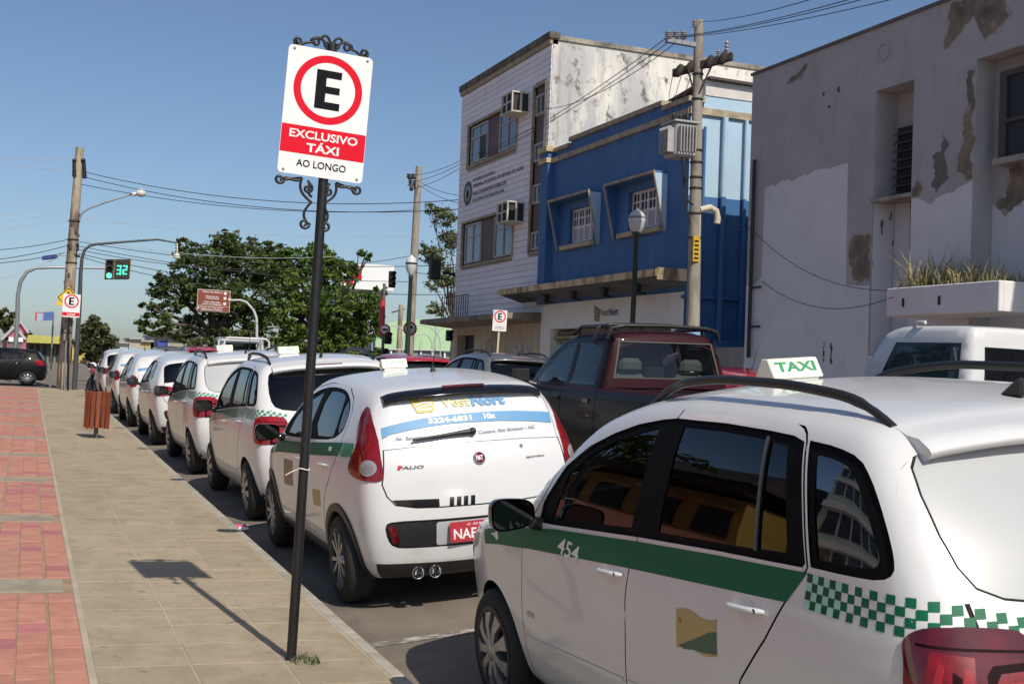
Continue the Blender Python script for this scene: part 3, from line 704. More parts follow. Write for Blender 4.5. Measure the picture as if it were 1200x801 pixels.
# ---------------------------------------------------------------- station wagon
WAGON = Body(side=[(.15,.70),(.28,.775),(.45,.815),(.65,.83),(.85,.828),(.97,.812),(1.04,.795),(1.15,.775),(1.35,.72),(1.5,.665),(1.62,.61)],
    taper=[(-.75,.13),(-.45,.055),(0,.012),(.5,0),(2.0,0),(2.6,.03),(3.0,.10),(3.4,.28)],
    top=[(-.8,1.43),(-.45,1.52),(-.1,1.575),(.4,1.612),(.85,1.617),(1.2,1.59),(1.55,1.51),(1.9,1.30),(2.3,1.05),(2.65,.995),(3.08,.89),(3.4,.73)],
    rear=[(.15,-.48),(.35,-.62),(.6,-.66),(.85,-.63),(1.0,-.56),(1.2,-.45),(1.5,-.22)],
    front=[(.15,3.10),(.35,3.30),(.55,3.37),(.75,3.30),(.9,3.10)], bottom=.19)
def wagon_spec(cover, step):
    frame = [(1.94,.995),(1.925,1.085),(1.77,1.255),(1.585,1.354),(1.40,1.419),(1.23,1.464),(1.058,1.492),(.96,1.502),(.63,1.505),(.377,1.499),(.24,1.492),(.182,1.478),(.052,1.14),(.065,1.124),(.5,1.102),(1.047,1.064),(1.774,1.006)]
    quarter = smoothpoly([(.160,1.484),(.155,1.4835),(.031,1.475),(-.075,1.452),(-.138,1.40),(-.193,1.335),(-.246,1.26),(-.278,1.205),(-.290,1.165),(-.255,1.142),(-.143,1.136),(.020,1.1335),(.026,1.1335),(.030,1.141),(.157,1.476)], 1)
    gl = [[(1.83,1.025),(1.73,1.225),(1.56,1.325),(1.39,1.388),(1.2,1.437),(1.068,1.465),(1.118,1.092),(1.6,1.050)],
          [(.905,1.480),(.63,1.482),(.385,1.475),(.318,1.142),(.915,1.104)], [(.352,1.470),(.262,1.464),(.148,1.156),(.292,1.146)],
          smoothpoly([(.118,1.448),(.112,1.449),(.03,1.443),(-.05,1.422),(-.105,1.37),(-.16,1.30),(-.215,1.225),(-.235,1.19),(-.21,1.165),(.004,1.160),(.012,1.161),(.015,1.168),(.116,1.440)], 1)]
    seamA = [(1.962,1.075),(2.03,1.0),(2.09,.955),(2.095,.855),(2.12,.62),(2.137,.46),(2.12,.20)]
    shut = [(1.962,1.075),(1.80,1.285),(1.64,1.392),(1.501,1.455),(1.206,1.517),(.99,1.536),(.681,1.543),(.453,1.541),(.34,1.538),(.285,1.533),(.245,1.526),(.212,1.516),(.190,1.503),(.172,1.480)]
    seamC = [(.172,1.480),(.040,1.13),(.047,1.118),(.123,1.015),(.196,.892),(.327,.736),(.385,.60),(.405,.45),(.41,.20)]
    seamB = [(.948,1.536),(.957,1.502),(1.047,1.066),(1.078,.944),(1.097,.82),(1.102,.669),(1.12,.505),(1.12,.20)]
    doorF = shut[:5]+[(.948,1.536)]+seamB[1:]+seamA[::-1][:-1]
    doorR = [(.948,1.536)]+shut[5:]+seamC[1:]+seamB[::-1][:-1]
    fuel = None
    glo = [(-.535,1.47),(-.575,1.427),(-.592,1.36),(-.60,1.262),(-.592,1.186),(-.567,1.136),(-.506,1.108),(-.40,1.092),(0,1.082)]
    gl2 = glo+[(-p[0], p[1]) for p in glo[::-1][1:]]
    gseam = [(-.61,1.10),(-.605,.95),(-.59,.78),(-.55,.66),(-.48,.62),(.48,.62),(.55,.66),(.59,.78),(.605,.95),(.61,1.10)]
    ws = [(-.60,1.74),(-.50,1.55),(-.25,1.47),(0,1.455),(.25,1.47),(.50,1.55),(.60,1.74),(.66,2.10),(.4,2.23),(0,2.27),(-.4,2.23),(-.66,2.10)]
    bump = [(-.62,.30),(-.55,.38),(.55,.38),(.62,.30),(.5,.24),(-.5,.24)]
    return dict(wb=2.53, step=step, gapw=.0072, rgw=.014, openings=[frame, quarter], glass=gl, gaps=[seamA, shut+seamC[1:], seamB], doors=[doorF, doorR],
        handles=[(1.21,.912,.06), (.30,.962,.07)], rear_open=[gl2], rear_gaps=[gseam, gl2+[gl2[0]]], rear_glass=COVERG if cover else TINTD, rear_zones=[(bump, DARKP, 'bumper_insert')],
        top_open=[ws], front_zones=[([(-.45,.62),(.45,.62),(.40,.70),(-.40,.70)], DARKP, 'grille'), ([(-.55,.26),(.55,.26),(.5,.42),(-.5,.42)], DARKP, 'lower_grille')], gmat=TINT, gmats={3: QGLASS})
def spoiler(root, B, y_e, z_e, w, m, back=.035, name='roof_spoiler', n=25, drop=.055, fwd=.10):
    mb = MB(); xs = np.linspace(-w, w, n); rows = []
    for x in xs:
        k = 1-(abs(x)/w)**4*.75; ye = y_e(x); top = B.ch_top(np.array([[x, ye+fwd]]))[0]; top2 = B.ch_top(np.array([[x, ye+.05]]))[0]
        zt = top2[2]; r = B.ch_rear(np.array([[x, zt-drop-.015]]))[0]; bk = back*k
        rows.append([(x, ye+fwd, top[2]+.001), (x, ye+.05, top2[2]+.006), (x, ye+.0, top2[2]-.001), (x, r[1]-bk-.012, zt-.030), (x, r[1]-bk-.016, zt-.042), (x, r[1]-bk, zt-drop), (x, r[1]+.012, zt-drop-.012)])
    V = [p for r in rows for p in r]; k = 7
    mb.add(V, [(i*k+j, i*k+j+1, (i+1)*k+j+1, (i+1)*k+j) for i in range(n-1) for j in range(k-1)], True)
    mb.add(rows[0], [tuple(range(k))]); mb.add(rows[-1], [tuple(range(k))[::-1]])
    return mb.build(name, m, root)
def lamp(root, B, P3, name='rear_lamp', m=None, off=.006, thick=.012, mir=(False, True), smooth=1):
    q = B.to_rad(P3); q = smoothpoly(q, smooth); out = []
    for mi in mir: out.append(patch(name, B, B.ch_rad, q, m or REDL, root, off, .04, (), mi, thick))
    return out, q
def plate(root, B, x, z, w=.40, h=.13, text='NAE-7512', vis=True):
    p = B.ch_rear(np.array([[x, z]]))[0]; mb = MB(); y = p[1]-.012
    mb.prism([(px+x, pz+z) for px, pz in rrect(w, h, .012)], (0, y, 0), (1, 0, 0), (0, 0, 1), (0, .008, 0)); o = mb.build('number_plate', PLATE, root)
    t = MB(); put_text(t, text, (x, y, z-.013), (1, 0, 0), (0, 0, 1), .068, w*.88, .001, .02); put_text(t, 'AC - RIO BRANCO', (x, y, z+.045), (1, 0, 0), (0, 0, 1), .016, w*.42, .001, .01)
    t.build('plate_lettering', PLW, o)
def rail_bars(root, B, m, ys=(1.40, 1.33, 1.22, 1.06, .8, .5, .25, .12, .0, -.07), hs=(.0, .022, .045, .06, .067, .067, .060, .048, .022, .0), x0=.545):
    for s in (-1, 1):
        mb = MB(); pts = []
        for y, h in zip(ys, hs):
            x = x0-(.03 if y > 1.2 else 0)-(.012 if y < .2 else 0); p = B.ch_top(np.array([[x, y]]))[0]; pts.append((s*x, y, p[2]+h-.004))
        # resample smoothly
        f = [pchip([(-a, p[i]) for a, p in zip(ys, pts)]) for i in range(3)]; t = np.linspace(-ys[0], -ys[-1], 40)
        pts = [(float(f[0](u)), float(f[1](u)), float(f[2](u))) for u in t]
        r = [.017 if 2 < i < 36 else .013 for i in range(40)]; mb.tube(pts, r, 10, True, True, 1.0); mb.build('roof_rail', m, root)
def fin_antenna(root, B, x, y):
    z = B.ch_top(np.array([[x, y]]))[0][2]; mb = MB()
    mb.prism([(-.055, -.004), (.05, -.004), (-.035, .058), (-.052, .058)], (x-.012, y, z), (0, 1, 0), (0, 0, 1), (.024, 0, 0)); mb.build('antenna', DARKP, root, .008)
def whip_antenna(root, B, x, y, L=.32, lean=.35):
    z = B.ch_top(np.array([[x, y]]))[0][2]; mb = MB(); mb.lathe([(.022, -.004), (.02, .01), (.010, .032), (.006, .05)], 12, (x, y, z)); mb.tube([(x, y, z+.03), (x+.03*L, y-lean*L, z+L)], [.005, .003], 6); mb.build('antenna', DARKP, root)
def checks(root, B, zones, m_dark, m_light, n_rows=4):
    pass
def taxi_stripe(root, B, poly, step, mir=True, m=None):
    for mi in ((False, True) if mir else (False,)): patch('green_stripe', B, B.ch_side, poly, m or GREEN, root, .0016, step, (), mi)
def check_band(root, B, fz_top, rows, cell, y0, y1, green, light, fade=None, chart=None, use_rad=False, mir=True):
    """rows of small squares along the band from y0 back to y1 (chart coordinates), built as thin vinyl pieces"""
    ch = B.ch_rad if use_rad else B.ch_side; V1 = []; T1 = []; V2 = []; T2 = []
    n = int(abs(y1-y0)/cell[0]); sg = 1 if y1 > y0 else -1
    for i in range(n):
        for j in range(rows):
            u0 = y0+sg*cell[0]*i; u1 = u0+sg*cell[0]; um = (u0+u1)/2
            z1 = fz_top(um)-cell[1]*j; z0 = z1-cell[1]
            if fade and not fade(um, (z0+z1)/2): continue
            V, T = (V1, T1) if (i+j) % 2 == 0 else (V2, T2)
            if light is None and (i+j) % 2: continue
            b = len(V); V += [(u0, z0), (u1, z0), (u1, z1), (u0, z1)]; T += [(b, b+1, b+2), (b, b+2, b+3)]
    for mi in ((False, True) if mir else (False,)):
        if V1: tag(decal('check_pattern', B, ch, (V1, T1), green, root, .0009, mi), kind='stuff')
        if V2 and light is not None: tag(decal('check_ground', B, ch, (V2, T2), light, root, .0008, mi), kind='stuff')
def make_wagon(name, step, cover, hero):
    root = empty(name); B = WAGON; sp = wagon_spec(cover, step); fr = frame_of(B, -.7, 3.4); body_shell(root, B, fr, sp, WHITE)
    RT = fr[3]; ye = pchip([(p[0], p[1]) for p in sorted(RT.tolist())]); spoiler(root, B, lambda x: float(ye(x)), 0, .535, WHITE)
    lp3 = [(-.766,-.374,.80),(-.768,-.365,.90),(-.766,-.365,.955),(-.757,-.348,1.005),(-.742,-.366,1.030),(-.716,-.396,1.046),(-.65,-.43,1.046),(-.583,-.46,1.042),(-.49,-.495,1.028),(-.46,-.51,.96),(-.475,-.55,.87),(-.56,-.53,.80),(-.68,-.47,.775)]
    ls, q = lamp(root, B, lp3, m=REDL if hero else REDF)
    cx = np.mean([a[0] for a in q]); inner = [(cx+(a[0]-cx)*.72+.02, .905+(a[1]-.915)*.70) for a in q]
    for i, l in enumerate(ls):
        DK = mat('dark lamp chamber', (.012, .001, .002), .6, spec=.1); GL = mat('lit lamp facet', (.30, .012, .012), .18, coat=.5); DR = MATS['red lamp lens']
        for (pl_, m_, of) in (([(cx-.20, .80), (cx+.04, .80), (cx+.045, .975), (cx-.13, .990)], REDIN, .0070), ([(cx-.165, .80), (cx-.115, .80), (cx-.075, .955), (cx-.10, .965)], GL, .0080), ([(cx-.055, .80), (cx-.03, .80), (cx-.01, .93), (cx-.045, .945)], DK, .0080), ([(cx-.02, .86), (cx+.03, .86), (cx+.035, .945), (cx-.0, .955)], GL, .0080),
                ([(cx+.09, .78), (cx+.34, .78), (cx+.33, .945), (cx+.30, .958), (cx+.12, .955), (cx+.09, .935)], DK, .0070), ([(cx+.125, .80), (cx+.30, .80), (cx+.295, .925), (cx+.27, .938), (cx+.15, .936), (cx+.125, .915)], REDIN, .0080), ([(cx+.17, .87), (cx+.25, .87), (cx+.245, .915), (cx+.18, .915)], GL, .0088), ([(cx-.19, 1.0), (cx+.33, .975), (cx+.33, .982), (cx-.19, 1.007)], DK, .0068)):
            patch('lamp_cell', B, B.ch_rad, pl_, m_, l, of, .04, (), bool(i))
    taxi_stripe(root, B, m=GREEN if hero else mat('faded green taxi stripe', (.045, .15, .095), .35, coat=.5), poly=[(2.70,.852),(2.45,.905),(2.08,.955),(1.77,.993),(1.4,1.022),(1.046,1.052),(.5,1.091),(.10,1.113),(.036,1.116),(.118,1.016),(.5,.992),(1.078,.950),(2.007,.873),(2.45,.822),(2.66,.79)], step=.05)
    th = lambda y, x=-.765: math.atan2(-y, -(x-B.AX)); a1 = B.to_rad([(-.47, -.50, 1.05)])[0][0]; aL = B.to_rad([(-.75, -.35, 1.03)])[0][0]
    top = pchip([(-.2, 1.1155), (th(0), 1.1155), (th(-.15), 1.1135), (aL, 1.1135), (aL+.25, 1.096), (a1, 1.056)])
    ok = lambda u, z: z > 1.005 or u < aL
    if hero:
        check_band(root, B, lambda u: float(top(u)), 4, (.0525, .0248), th(.036, -.772), a1, GREEN, None, ok, use_rad=True)
        check_band(root, B, lambda u: float(top(u)), 4, (.0525, .0248), th(.036, -.772), th(-.13), mat('deep green check', (.006, .17, .085), .3, coat=.3), GREENL, ok, use_rad=True)
    else: check_band(root, B, lambda u: float(top(u)), 4, (.0525, .0248), th(.036, -.772), a1, mat('faded green check', (.07, .17, .12), .5), mat('faded mint check', (.5, .62, .58), .5), ok, use_rad=True)
    mirror_part(root, B, 1.84, 1.0, GLOSSB, -1); mirror_part(root, B, 1.84, 1.0, GLOSSB, 1)
    add_wheels(root, 'cover', 2.53, .725); cabin(root, 2.465); rail_bars(root, B, DARKP)
    fin_antenna(root, B, 0, .02)
    if not cover: patch('brake_lamp', B, B.ch_rear, [(-.16,1.475),(.16,1.475),(.15,1.492),(-.15,1.492)], REDL, root, .05, .05, (), False, .02)
    for s in (-1, 1):
        patch('headlamp', B, B.ch_front, [(s*.48,.70),(s*.70,.78),(s*.72,.70),(s*.68,.62),(s*.5,.60)], CLEAR, root, .006, .05, (), False, .01)
        patch('rear_reflector', B, B.ch_rear, [(s*.40,.36),(s*.60,.36),(s*.60,.40),(s*.40,.40)], REDL, root, .006, .05, (), False, .008)
    plate(root, B, 0, .72, text='MZT-4120')
    roof_sign(root, -.135, 1.0, B.ch_top(np.array([[-.135, 1.0]]))[0][2], '', TAXIG if hero else TAXIF, B)
    return root
# ---------------------------------------------------------------- small hatchback
HATCH = Body(side=[(.15,.70),(.3,.79),(.5,.825),(.7,.835),(.85,.83),(.97,.812),(1.04,.795),(1.2,.735),(1.4,.645),(1.52,.59)],
    taper=[(-.75,.16),(-.45,.06),(0,.012),(.5,0),(2.0,0),(2.5,.03),(2.9,.10),(3.3,.28)],
    top=[(-.8,1.38),(-.45,1.435),(-.1,1.485),(.4,1.525),(.85,1.54),(1.2,1.515),(1.5,1.43),(1.85,1.235),(2.25,1.0),(2.6,.94),(3.0,.84),(3.3,.68)],
    rear=[(.15,-.50),(.35,-.63),(.6,-.67),(.8,-.655),(.95,-.63),(1.1,-.56),(1.5,-.34)],
    front=[(.15,3.0),(.35,3.18),(.55,3.22),(.75,3.15),(.9,2.95)], bottom=.19, rcurve=.20)
def hatch_spec(step, glass_rear, stripes=False):
    frame = smoothpoly([(1.88,1.01),(1.80,1.12),(1.62,1.25),(1.42,1.335),(1.2,1.395),(.92,1.43),(.62,1.436),(.36,1.42),(.165,1.362),(.075,1.293),(.06,1.20),(.087,1.150),(.25,1.092),(.78,1.055),(1.3,1.03)], 1)
    gl = [[(1.74,1.045),(1.66,1.16),(1.5,1.26),(1.32,1.325),(1.12,1.375),(1.02,1.39),(1.045,1.085),(1.4,1.05)],
          smoothpoly([(.90,1.405),(.62,1.413),(.40,1.398),(.33,1.37),(.27,1.12),(.35,1.106),(.87,1.082)], 1), smoothpoly([(.30,1.37),(.19,1.345),(.11,1.28),(.10,1.21),(.13,1.165),(.24,1.125)], 1)]
    seamA = [(1.90,1.04),(1.98,.99),(1.985,.85),(2.0,.6),(1.99,.45),(1.96,.21)]
    shut = [(1.90,1.04),(1.70,1.235),(1.45,1.355),(1.2,1.425),(.92,1.46),(.62,1.463),(.34,1.447),(.14,1.385),(.03,1.30),(.015,1.2),(.031,1.102)]
    seamC = [(.031,1.102),(.07,.984),(.187,.832),(.298,.725),(.36,.62),(.39,.45),(.40,.21)]
    seamB = [(.95,1.459),(.96,1.43),(.96,1.06),(1.0,.95),(1.03,.8),(1.03,.5),(1.02,.21)]
    doorF = shut[:5]+[(.95,1.459)]+seamB[1:]+seamA[::-1][:-1]; doorR = [(.95,1.459)]+shut[5:]+seamC[1:]+seamB[::-1][:-1]
    gs = [(-.57,1.385),(-.60,1.30),(-.612,1.2),(-.62,1.07)]; gl2 = gs+[(-.36,1.084),(0,1.09),(.36,1.084)]+[(-p[0], p[1]) for p in gs[::-1]]+[(.4,1.40),(0,1.415),(-.4,1.40)]
    gseam = [(-.62,1.07),(-.63,1.0),(-.645,.9),(-.655,.854),(-.63,.776),(-.581,.719),(-.45,.695),(-.31,.689),(0,.685),(.31,.689),(.45,.695),(.581,.719),(.63,.776),(.655,.854),(.645,.9),(.63,1.0),(.62,1.07)]
    dark = [(-.60,.752),(-.45,.748),(-.30,.743),(-.30,.692),(-.45,.697),(-.57,.716)]
    rec = smoothpoly([(-.655,.596),(-.60,.617),(-.33,.612),(0,.61),(.33,.612),(.60,.617),(.655,.596),(.64,.50),(.60,.445),(.5,.432),(0,.428),(-.5,.432),(-.60,.445),(-.64,.50)], 1)
    low = [(-.80,.225),(-.80,.345),(-.7,.338),(-.3,.325),(0,.322),(.3,.325),(.7,.338),(.80,.345),(.80,.225)]
    ws = [(-.56,1.72),(-.48,1.50),(-.25,1.42),(0,1.405),(.25,1.42),(.48,1.50),(.56,1.72),(.64,2.05),(.4,2.18),(0,2.22),(-.4,2.18),(-.64,2.05)]
    z = [(rec, DARKP, 'bumper_insert', -.012), (low, DARKP, 'bumper_skirt')]
    if stripes: z.append((dark, GLOSSB, 'tailgate_trim', .001))
    return dict(wb=2.42, step=step, openings=[frame], glass=gl, gaps=[seamA, shut+seamC[1:], seamB], doors=[doorF, doorR], handles=[(1.13,.885,.05), (.36,.91,.05)], rear_open=[gl2],
        rear_gaps=[gseam, gl2[3:8]], rear_glass=glass_rear, rear_zones=z, top_open=[ws], front_zones=[([(-.5,.60),(.5,.60),(.45,.68),(-.45,.68)], DARKP, 'grille'), ([(-.55,.25),(.55,.25),(.5,.45),(-.5,.45)], DARKP, 'lower_grille')], gmat=TINTD)
PALIO_LAMP = [(-.615,-.195,1.345),(-.648,-.17,1.285),(-.70,-.225,1.19),(-.725,-.29,1.10),(-.776,-.235,.99),(-.790,-.225,.935),(-.784,-.31,.894),(-.731,-.50,.875),(-.66,-.552,.872),(-.640,-.556,.905),(-.638,-.52,1.0),(-.632,-.43,1.17),(-.617,-.275,1.322)]
def make_hatch(name, step, hero, paint, rear_glass, lampstyle='tall', flares=False, taxi=True, stripe=True, wheels='alloy', plate_text='NAE-7512'):
    root = empty(name); B = HATCH; sp = hatch_spec(step, rear_glass, hero); fr = frame_of(B, -.72, 3.25); body_shell(root, B, fr, sp, paint)
    RT = fr[3]; ye = pchip([(p[0], p[1]) for p in sorted(RT.tolist())])
    if hero or lampstyle == 'tall': spoiler(root, B, lambda x: float(ye(x)), 0, .565, GLOSSB if hero else paint, .045, drop=.024, fwd=.07)
    if lampstyle == 'tall':
        ls, q = lamp(root, B, PALIO_LAMP, m=mat('deep red lamp lens', (.22, .004, .008), .1, coat=.6, var=.45, vscale=14) if hero else REDF)
        if hero:
            for i, l in enumerate(ls):
                for (x, y, z, ru, rz) in ((-.652,-.30,1.195,.045,.036), (-.672,-.40,1.085,.05,.040), (-.63,-.22,1.30,.03,.026)):
                    a = B.to_rad([(x, y, z)])[0][0]; patch('lamp_cell', B, B.ch_rad, [(a+ru*math.cos(t)*.8, z+rz*math.sin(t)) for t in np.linspace(0, 2*PI, 20)[:-1]], REDIN, l, .0085, .03, (), bool(i))
                a = B.to_rad([(-.71,-.47,.955)])[0][0]; patch('reverse_lamp', B, B.ch_rad, [(a+.10*math.cos(t), .957+.050*math.sin(t)) for t in np.linspace(0, 2*PI, 26)[:-1]], CLEAR, l, .011, .03, (), bool(i), .006)
                patch('reverse_bulb', B, B.ch_rad, [(a+.06*math.cos(t)+.01, .95+.028*math.sin(t)) for t in np.linspace(0, 2*PI, 16)[:-1]], mat('grey lamp bowl', (.22, .2, .2), .2, coat=.6), l, .0125, .03, (), bool(i))
    elif lampstyle == 'short':
        lamp(root, B, m=REDF, P3=[(-.776,-.235,1.06),(-.79,-.22,.95),(-.79,-.3,.86),(-.73,-.50,.84),(-.65,-.55,.85),(-.63,-.52,1.0),(-.65,-.45,1.07),(-.72,-.33,1.08)])
    else:
        lamp(root, B, m=REDF, P3=[(-.775,-.30,1.02),(-.785,-.3,.93),(-.74,-.47,.86),(-.60,-.57,.85),(-.42,-.60,.88),(-.40,-.59,.96),(-.5,-.55,1.0),(-.65,-.46,1.03)])
    if flares:
        for y0 in (0, 2.42):
            P = arch_pts(y0, .333, .225, 22)+arch_pts(y0, .385, .225, 22)[::-1]
            for mi in (False, True): patch('arch_trim', B, B.ch_side, P, DARKP, root, .011, .05, (), mi, .02)
        sl = [(.36,.225),(2.08,.225),(2.10,.30),(1.9,.33),(.5,.33),(.33,.34)]
        for mi in (False, True): patch('sill_trim', B, B.ch_side, sl, DARKP, root, .008, .06, (), mi, .02)
    if stripe:
        taxi_stripe(root, B, [(2.62,.865),(2.2,.925),(1.9,.965),(1.06,1.012),(.5,1.055),(.10,1.085),(-.02,1.09),(.02,.998),(.5,.962),(1.02,.925),(1.9,.868),(2.3,.83),(2.60,.795)], .06)
        tp = pchip([(-.30,1.104),(0,1.09),(.05,1.088)])
        check_band(root, B, lambda u: float(tp(u)), 4, (.024, .0225), -.005, -.245, GREEN, mat('mint green check', (.10, .36, .24), .3, coat=.6))
    mirror_part(root, B, 1.74, .995, GLOSSB, -1); mirror_part(root, B, 1.74, .995, GLOSSB, 1)
    add_wheels(root, wheels, 2.42, .735, .30); cabin(root, 2.42, .27, (1.1, .35), .68)
    for s in (-1, 1):
        patch('headlamp', B, B.ch_front, [(s*.46,.66),(s*.70,.76),(s*.72,.68),(s*.68,.60),(s*.48,.58)], CLEAR, root, .006, .05, (), False, .01)
        patch('rear_reflector', B, B.ch_rear, [(s*.635,.585),(s*.585,.58),(s*.56,.472),(s*.605,.47)], REDL, root, .004, .05, (), False, .01)
    plate(root, B, -.045, .52, text=plate_text)
    if taxi:
        z = B.ch_top(np.array([[-.1, .87]]))[0][2]; roof_sign(root, -.13, .87, z, '', TAXIF, B, .20, .068, .11)
    whip_antenna(root, B, .04, .42, .17 if hero else .3)
    return root
def place_car(root, x, y, z=None, yaw=0.0, roll=.085, pitch=G):
    root.location = (x, y, road_z(x, y) if z is None else z)
    M_ = Matrix.Rotation(yaw, 4, 'Z') @ Matrix.Rotation(pitch, 4, 'X') @ Matrix.Rotation(-roll, 4, 'Y'); root.rotation_euler = M_.to_euler('XYZ'); return root
# ---- foreground wagon
hero = make_wagon('parked_taxi', .042, True, True); place_car(hero, 2.99, 2.875, 0.0)
tag(hero, 'large white taxi wagon in the foreground numbered 454 with green stripe and green checks', 'taxi', 'white taxis parked along the kerb')
B = WAGON; dF = [c for c in hero.children if c.name.startswith('door') and not c.name.startswith('door_')][0]
PAPER = mat('grey silver numerals', (.80, .84, .82), .4)
decal('door_number', B, B.ch_side, word('454', 1.710, .906, .068, .205, .012, .16, -1, -.062), PAPER, hero, .003)
wav = lambda t: .012*math.sin(t*2*PI)
mp = [(.715-.256*t, .876+.02*t+wav(t)*.9) for t in np.linspace(0, 1, 9)]+[(.458, .83), (.455,.777)]+[(.455+.262*t, .777-.032*t+wav(1-t)*.7) for t in np.linspace(0, 1, 9)][1:]
lo = [(.455,.777)]+[(.455+.262*t, .777-.032*t+wav(1-t)*.7) for t in np.linspace(0, 1, 9)][1:]
patch('flag_sticker', B, B.ch_side, mp, mat('ochre sticker', (.47, .36, .15), .5), hero, .002, .04)
patch('flag_field', B, B.ch_side, [(.457,.855),(.50,.845),(.545,.825),(.60,.80),(.65,.778),(.705,.755),(.66,.752),(.60,.764),(.54,.768),(.457,.782)], mat('olive sticker', (.055, .13, .085), .5), hero, .0028, .04)
st5 = [(.688+(.012 if k % 2 == 0 else .005)*math.cos(PI/2+k*PI/5), .845+(.014 if k % 2 == 0 else .006)*math.sin(PI/2+k*PI/5)) for k in range(10)]
patch('flag_star', B, B.ch_side, st5, mat('sticker red', (.5, .06, .04), .5), hero, .003, .02)
patch('model_badge', B, B.ch_side, [(2.06,.567),(1.985,.570),(1.985,.590),(2.06,.588)], mat('dull badge chrome', (.45, .42, .42), .35, metal=.6), hero, .004, .03, (), False, .003)
for mi in (False, True):
    patch('door_moulding', B, B.ch_side, ribbon([(2.11,.463),(1.6,.492),(1.14,.520)], .016), WHITE, hero, .006, .05, (), mi, .012)
    patch('door_moulding', B, B.ch_side, ribbon([(1.10,.523),(.8,.538),(.44,.552)], .016), WHITE, hero, .006, .05, (), mi, .012)
    patch('belt_moulding', B, B.ch_side, ribbon([(1.93,.994),(1.774,1.003),(1.05,1.061)], .012), WHITE, hero, .004, .05, (), mi, .004)
    patch('belt_moulding', B, B.ch_side, ribbon([(1.04,1.062),(.5,1.099),(.06,1.121)], .012), WHITE, hero, .004, .05, (), mi, .004)
    patch('window_divider', B, B.ch_side, ribbon([(.372,1.482),(.304,1.138)], .009), mat('grey window rubber', (.10, .10, .10), .4), hero, .0, .05, (), mi, .008)
# ---- hatchback with the shop advert
pal = make_hatch('parked_taxi', .05, True, WHITE, COVER, 'tall', True); place_car(pal, 2.875, 8.02, .05)
tag(pal, 'white taxi hatchback with shop advert on its rear window and twin exhaust pipes', 'taxi', 'white taxis parked along the kerb')
B = HATCH
YEL = mat('advert yellow', (.62, .46, .10), .5); BLU = mat('advert blue', (.11, .29, .50), .5); GRY = mat('advert grey', (.27, .31, .38), .6)
band = [(-.613,1.14),(-.56,1.165),(-.45,1.182),(-.3,1.200),(-.15,1.21),(0,1.212),(.2,1.208),(.4,1.192),(.512,1.178),(.60,1.165),(.60,1.235),(.507,1.247),(.35,1.262),(.2,1.270),(.03,1.272),(-.15,1.269),(-.33,1.256),(-.47,1.235),(-.57,1.215),(-.611,1.205)]
patch('advert_band', B, B.ch_rear, band, BLU, pal, .001, .05)
def advert(s, m, x, z, h, w, bold=.025, rise=0.0, off=.003, shear=0.0): decal('advert_lettering', B, B.ch_rear, word(s, x, z, h, w, bold, shear, 1, rise), m, pal, off)
advert('Vest', mat('advert pale yellow', (.66, .56, .24), .5), -.185, 1.316, .062, .20, .01); advert('Nort', BLU, .025, 1.312, .066, .245, .05)
advert('3224-6831', mat('advert cream', (.85, .78, .45), .4), -.30, 1.218, .034, .30, .03, .02); advert('10x', PLW, .09, 1.226, .036, .085, .04, -.01)
advert('Av. Epaminondas Jácome, 2.858, Centro, Rio Branco - AC', GRY, -.535, 1.118, .028, .99, .03, .015)
patch('advert_logo', B, B.ch_rear, [(-.40,1.395),(-.225,1.400),(-.25,1.293),(-.36,1.288)], YEL, pal, .002, .05)
for L_ in ([(-.37,1.335),(-.31,1.355),(-.25,1.352)], [(-.36,1.318),(-.30,1.335),(-.25,1.338)], [(-.33,1.375),(-.30,1.378),(-.285,1.36)]):
    patch('advert_logo', B, B.ch_rear, ribbon(dens(smoothpoly(L_, 1, True) if False else L_, .02, False), .010), COVER, pal, .003, .03)
patch('advert_logo', B, B.ch_rear, [(-.352,1.302),(-.262,1.308),(-.259,1.320),(-.35,1.312)], COVER, pal, .003, .03)
for x in (-.285, -.235, -.187, -.140, -.092): patch('tailgate_trim', B, B.ch_rear, [(x,.69),(x+.030,.69),(x+.036,.748),(x+.006,.748)] if x > -.27 else [(x-.015,.69),(x+.0,.69),(x+.0,.748),(x-.015,.748)], GLOSSB, pal, .001, .03) if x > -.27 else None
wp = MB(); a = [B.ch_rear(np.array([[x, z]]))[0] for x, z in ((-.43,1.113),(-.3,1.125),(-.15,1.138),(-.02,1.146))]; n = B.nrm(np.array(a)); pts = [tuple(p+k*.022) for p, k in zip(a, n)]
wp.tube(pts, [.008, .011, .014, .02], 8); wp.sphere(pts[-1], .026, 12, 8); wp.build('rear_wiper', DARKP, pal)
bp = B.ch_rear(np.array([[-.005, .982]]))[0]; bn = B.nrm(bp[None])[0]; mb = MB()
mb.lathe([(.043, 0), (.043, .006), (.036, .009), (.0, .009)], 28, tuple(bp), tuple(bn)); bo = mb.build('badge', CHROME, pal)
mb = MB(); mb.lathe([(.035, 0), (.035, .001), (0, .0015)], 28, tuple(bp+bn*.009), tuple(bn)); mb.build('badge_field', mat('badge wine red', (.20, .012, .03), .25), bo)
mb = MB(); put_text(mb, 'FIAT', tuple(bp+bn*.0115), (1, 0, 0), tuple(np.cross(bn, [1, 0, 0])*1.0), .034, .048, .0, .02); mb.build('badge_lettering', PLW, bo)
BADGE = mat('badge grey lettering', (.10, .09, .09), .3)
decal('model_lettering', B, B.ch_rear, word('PALIO', -.548, .943, .020, .165, .02, .15), BADGE, pal, .005)
decal('model_lettering', B, B.ch_rear, word('sporting', .335, .950, .017, .145, .02, .0), BADGE, pal, .005)
patch('model_lettering', B, B.ch_rear, [(-.552,.942),(-.535,.941),(-.525,.968),(-.545,.968)], mat('badge red', (.5, .02, .02), .4), pal, .006, .02)
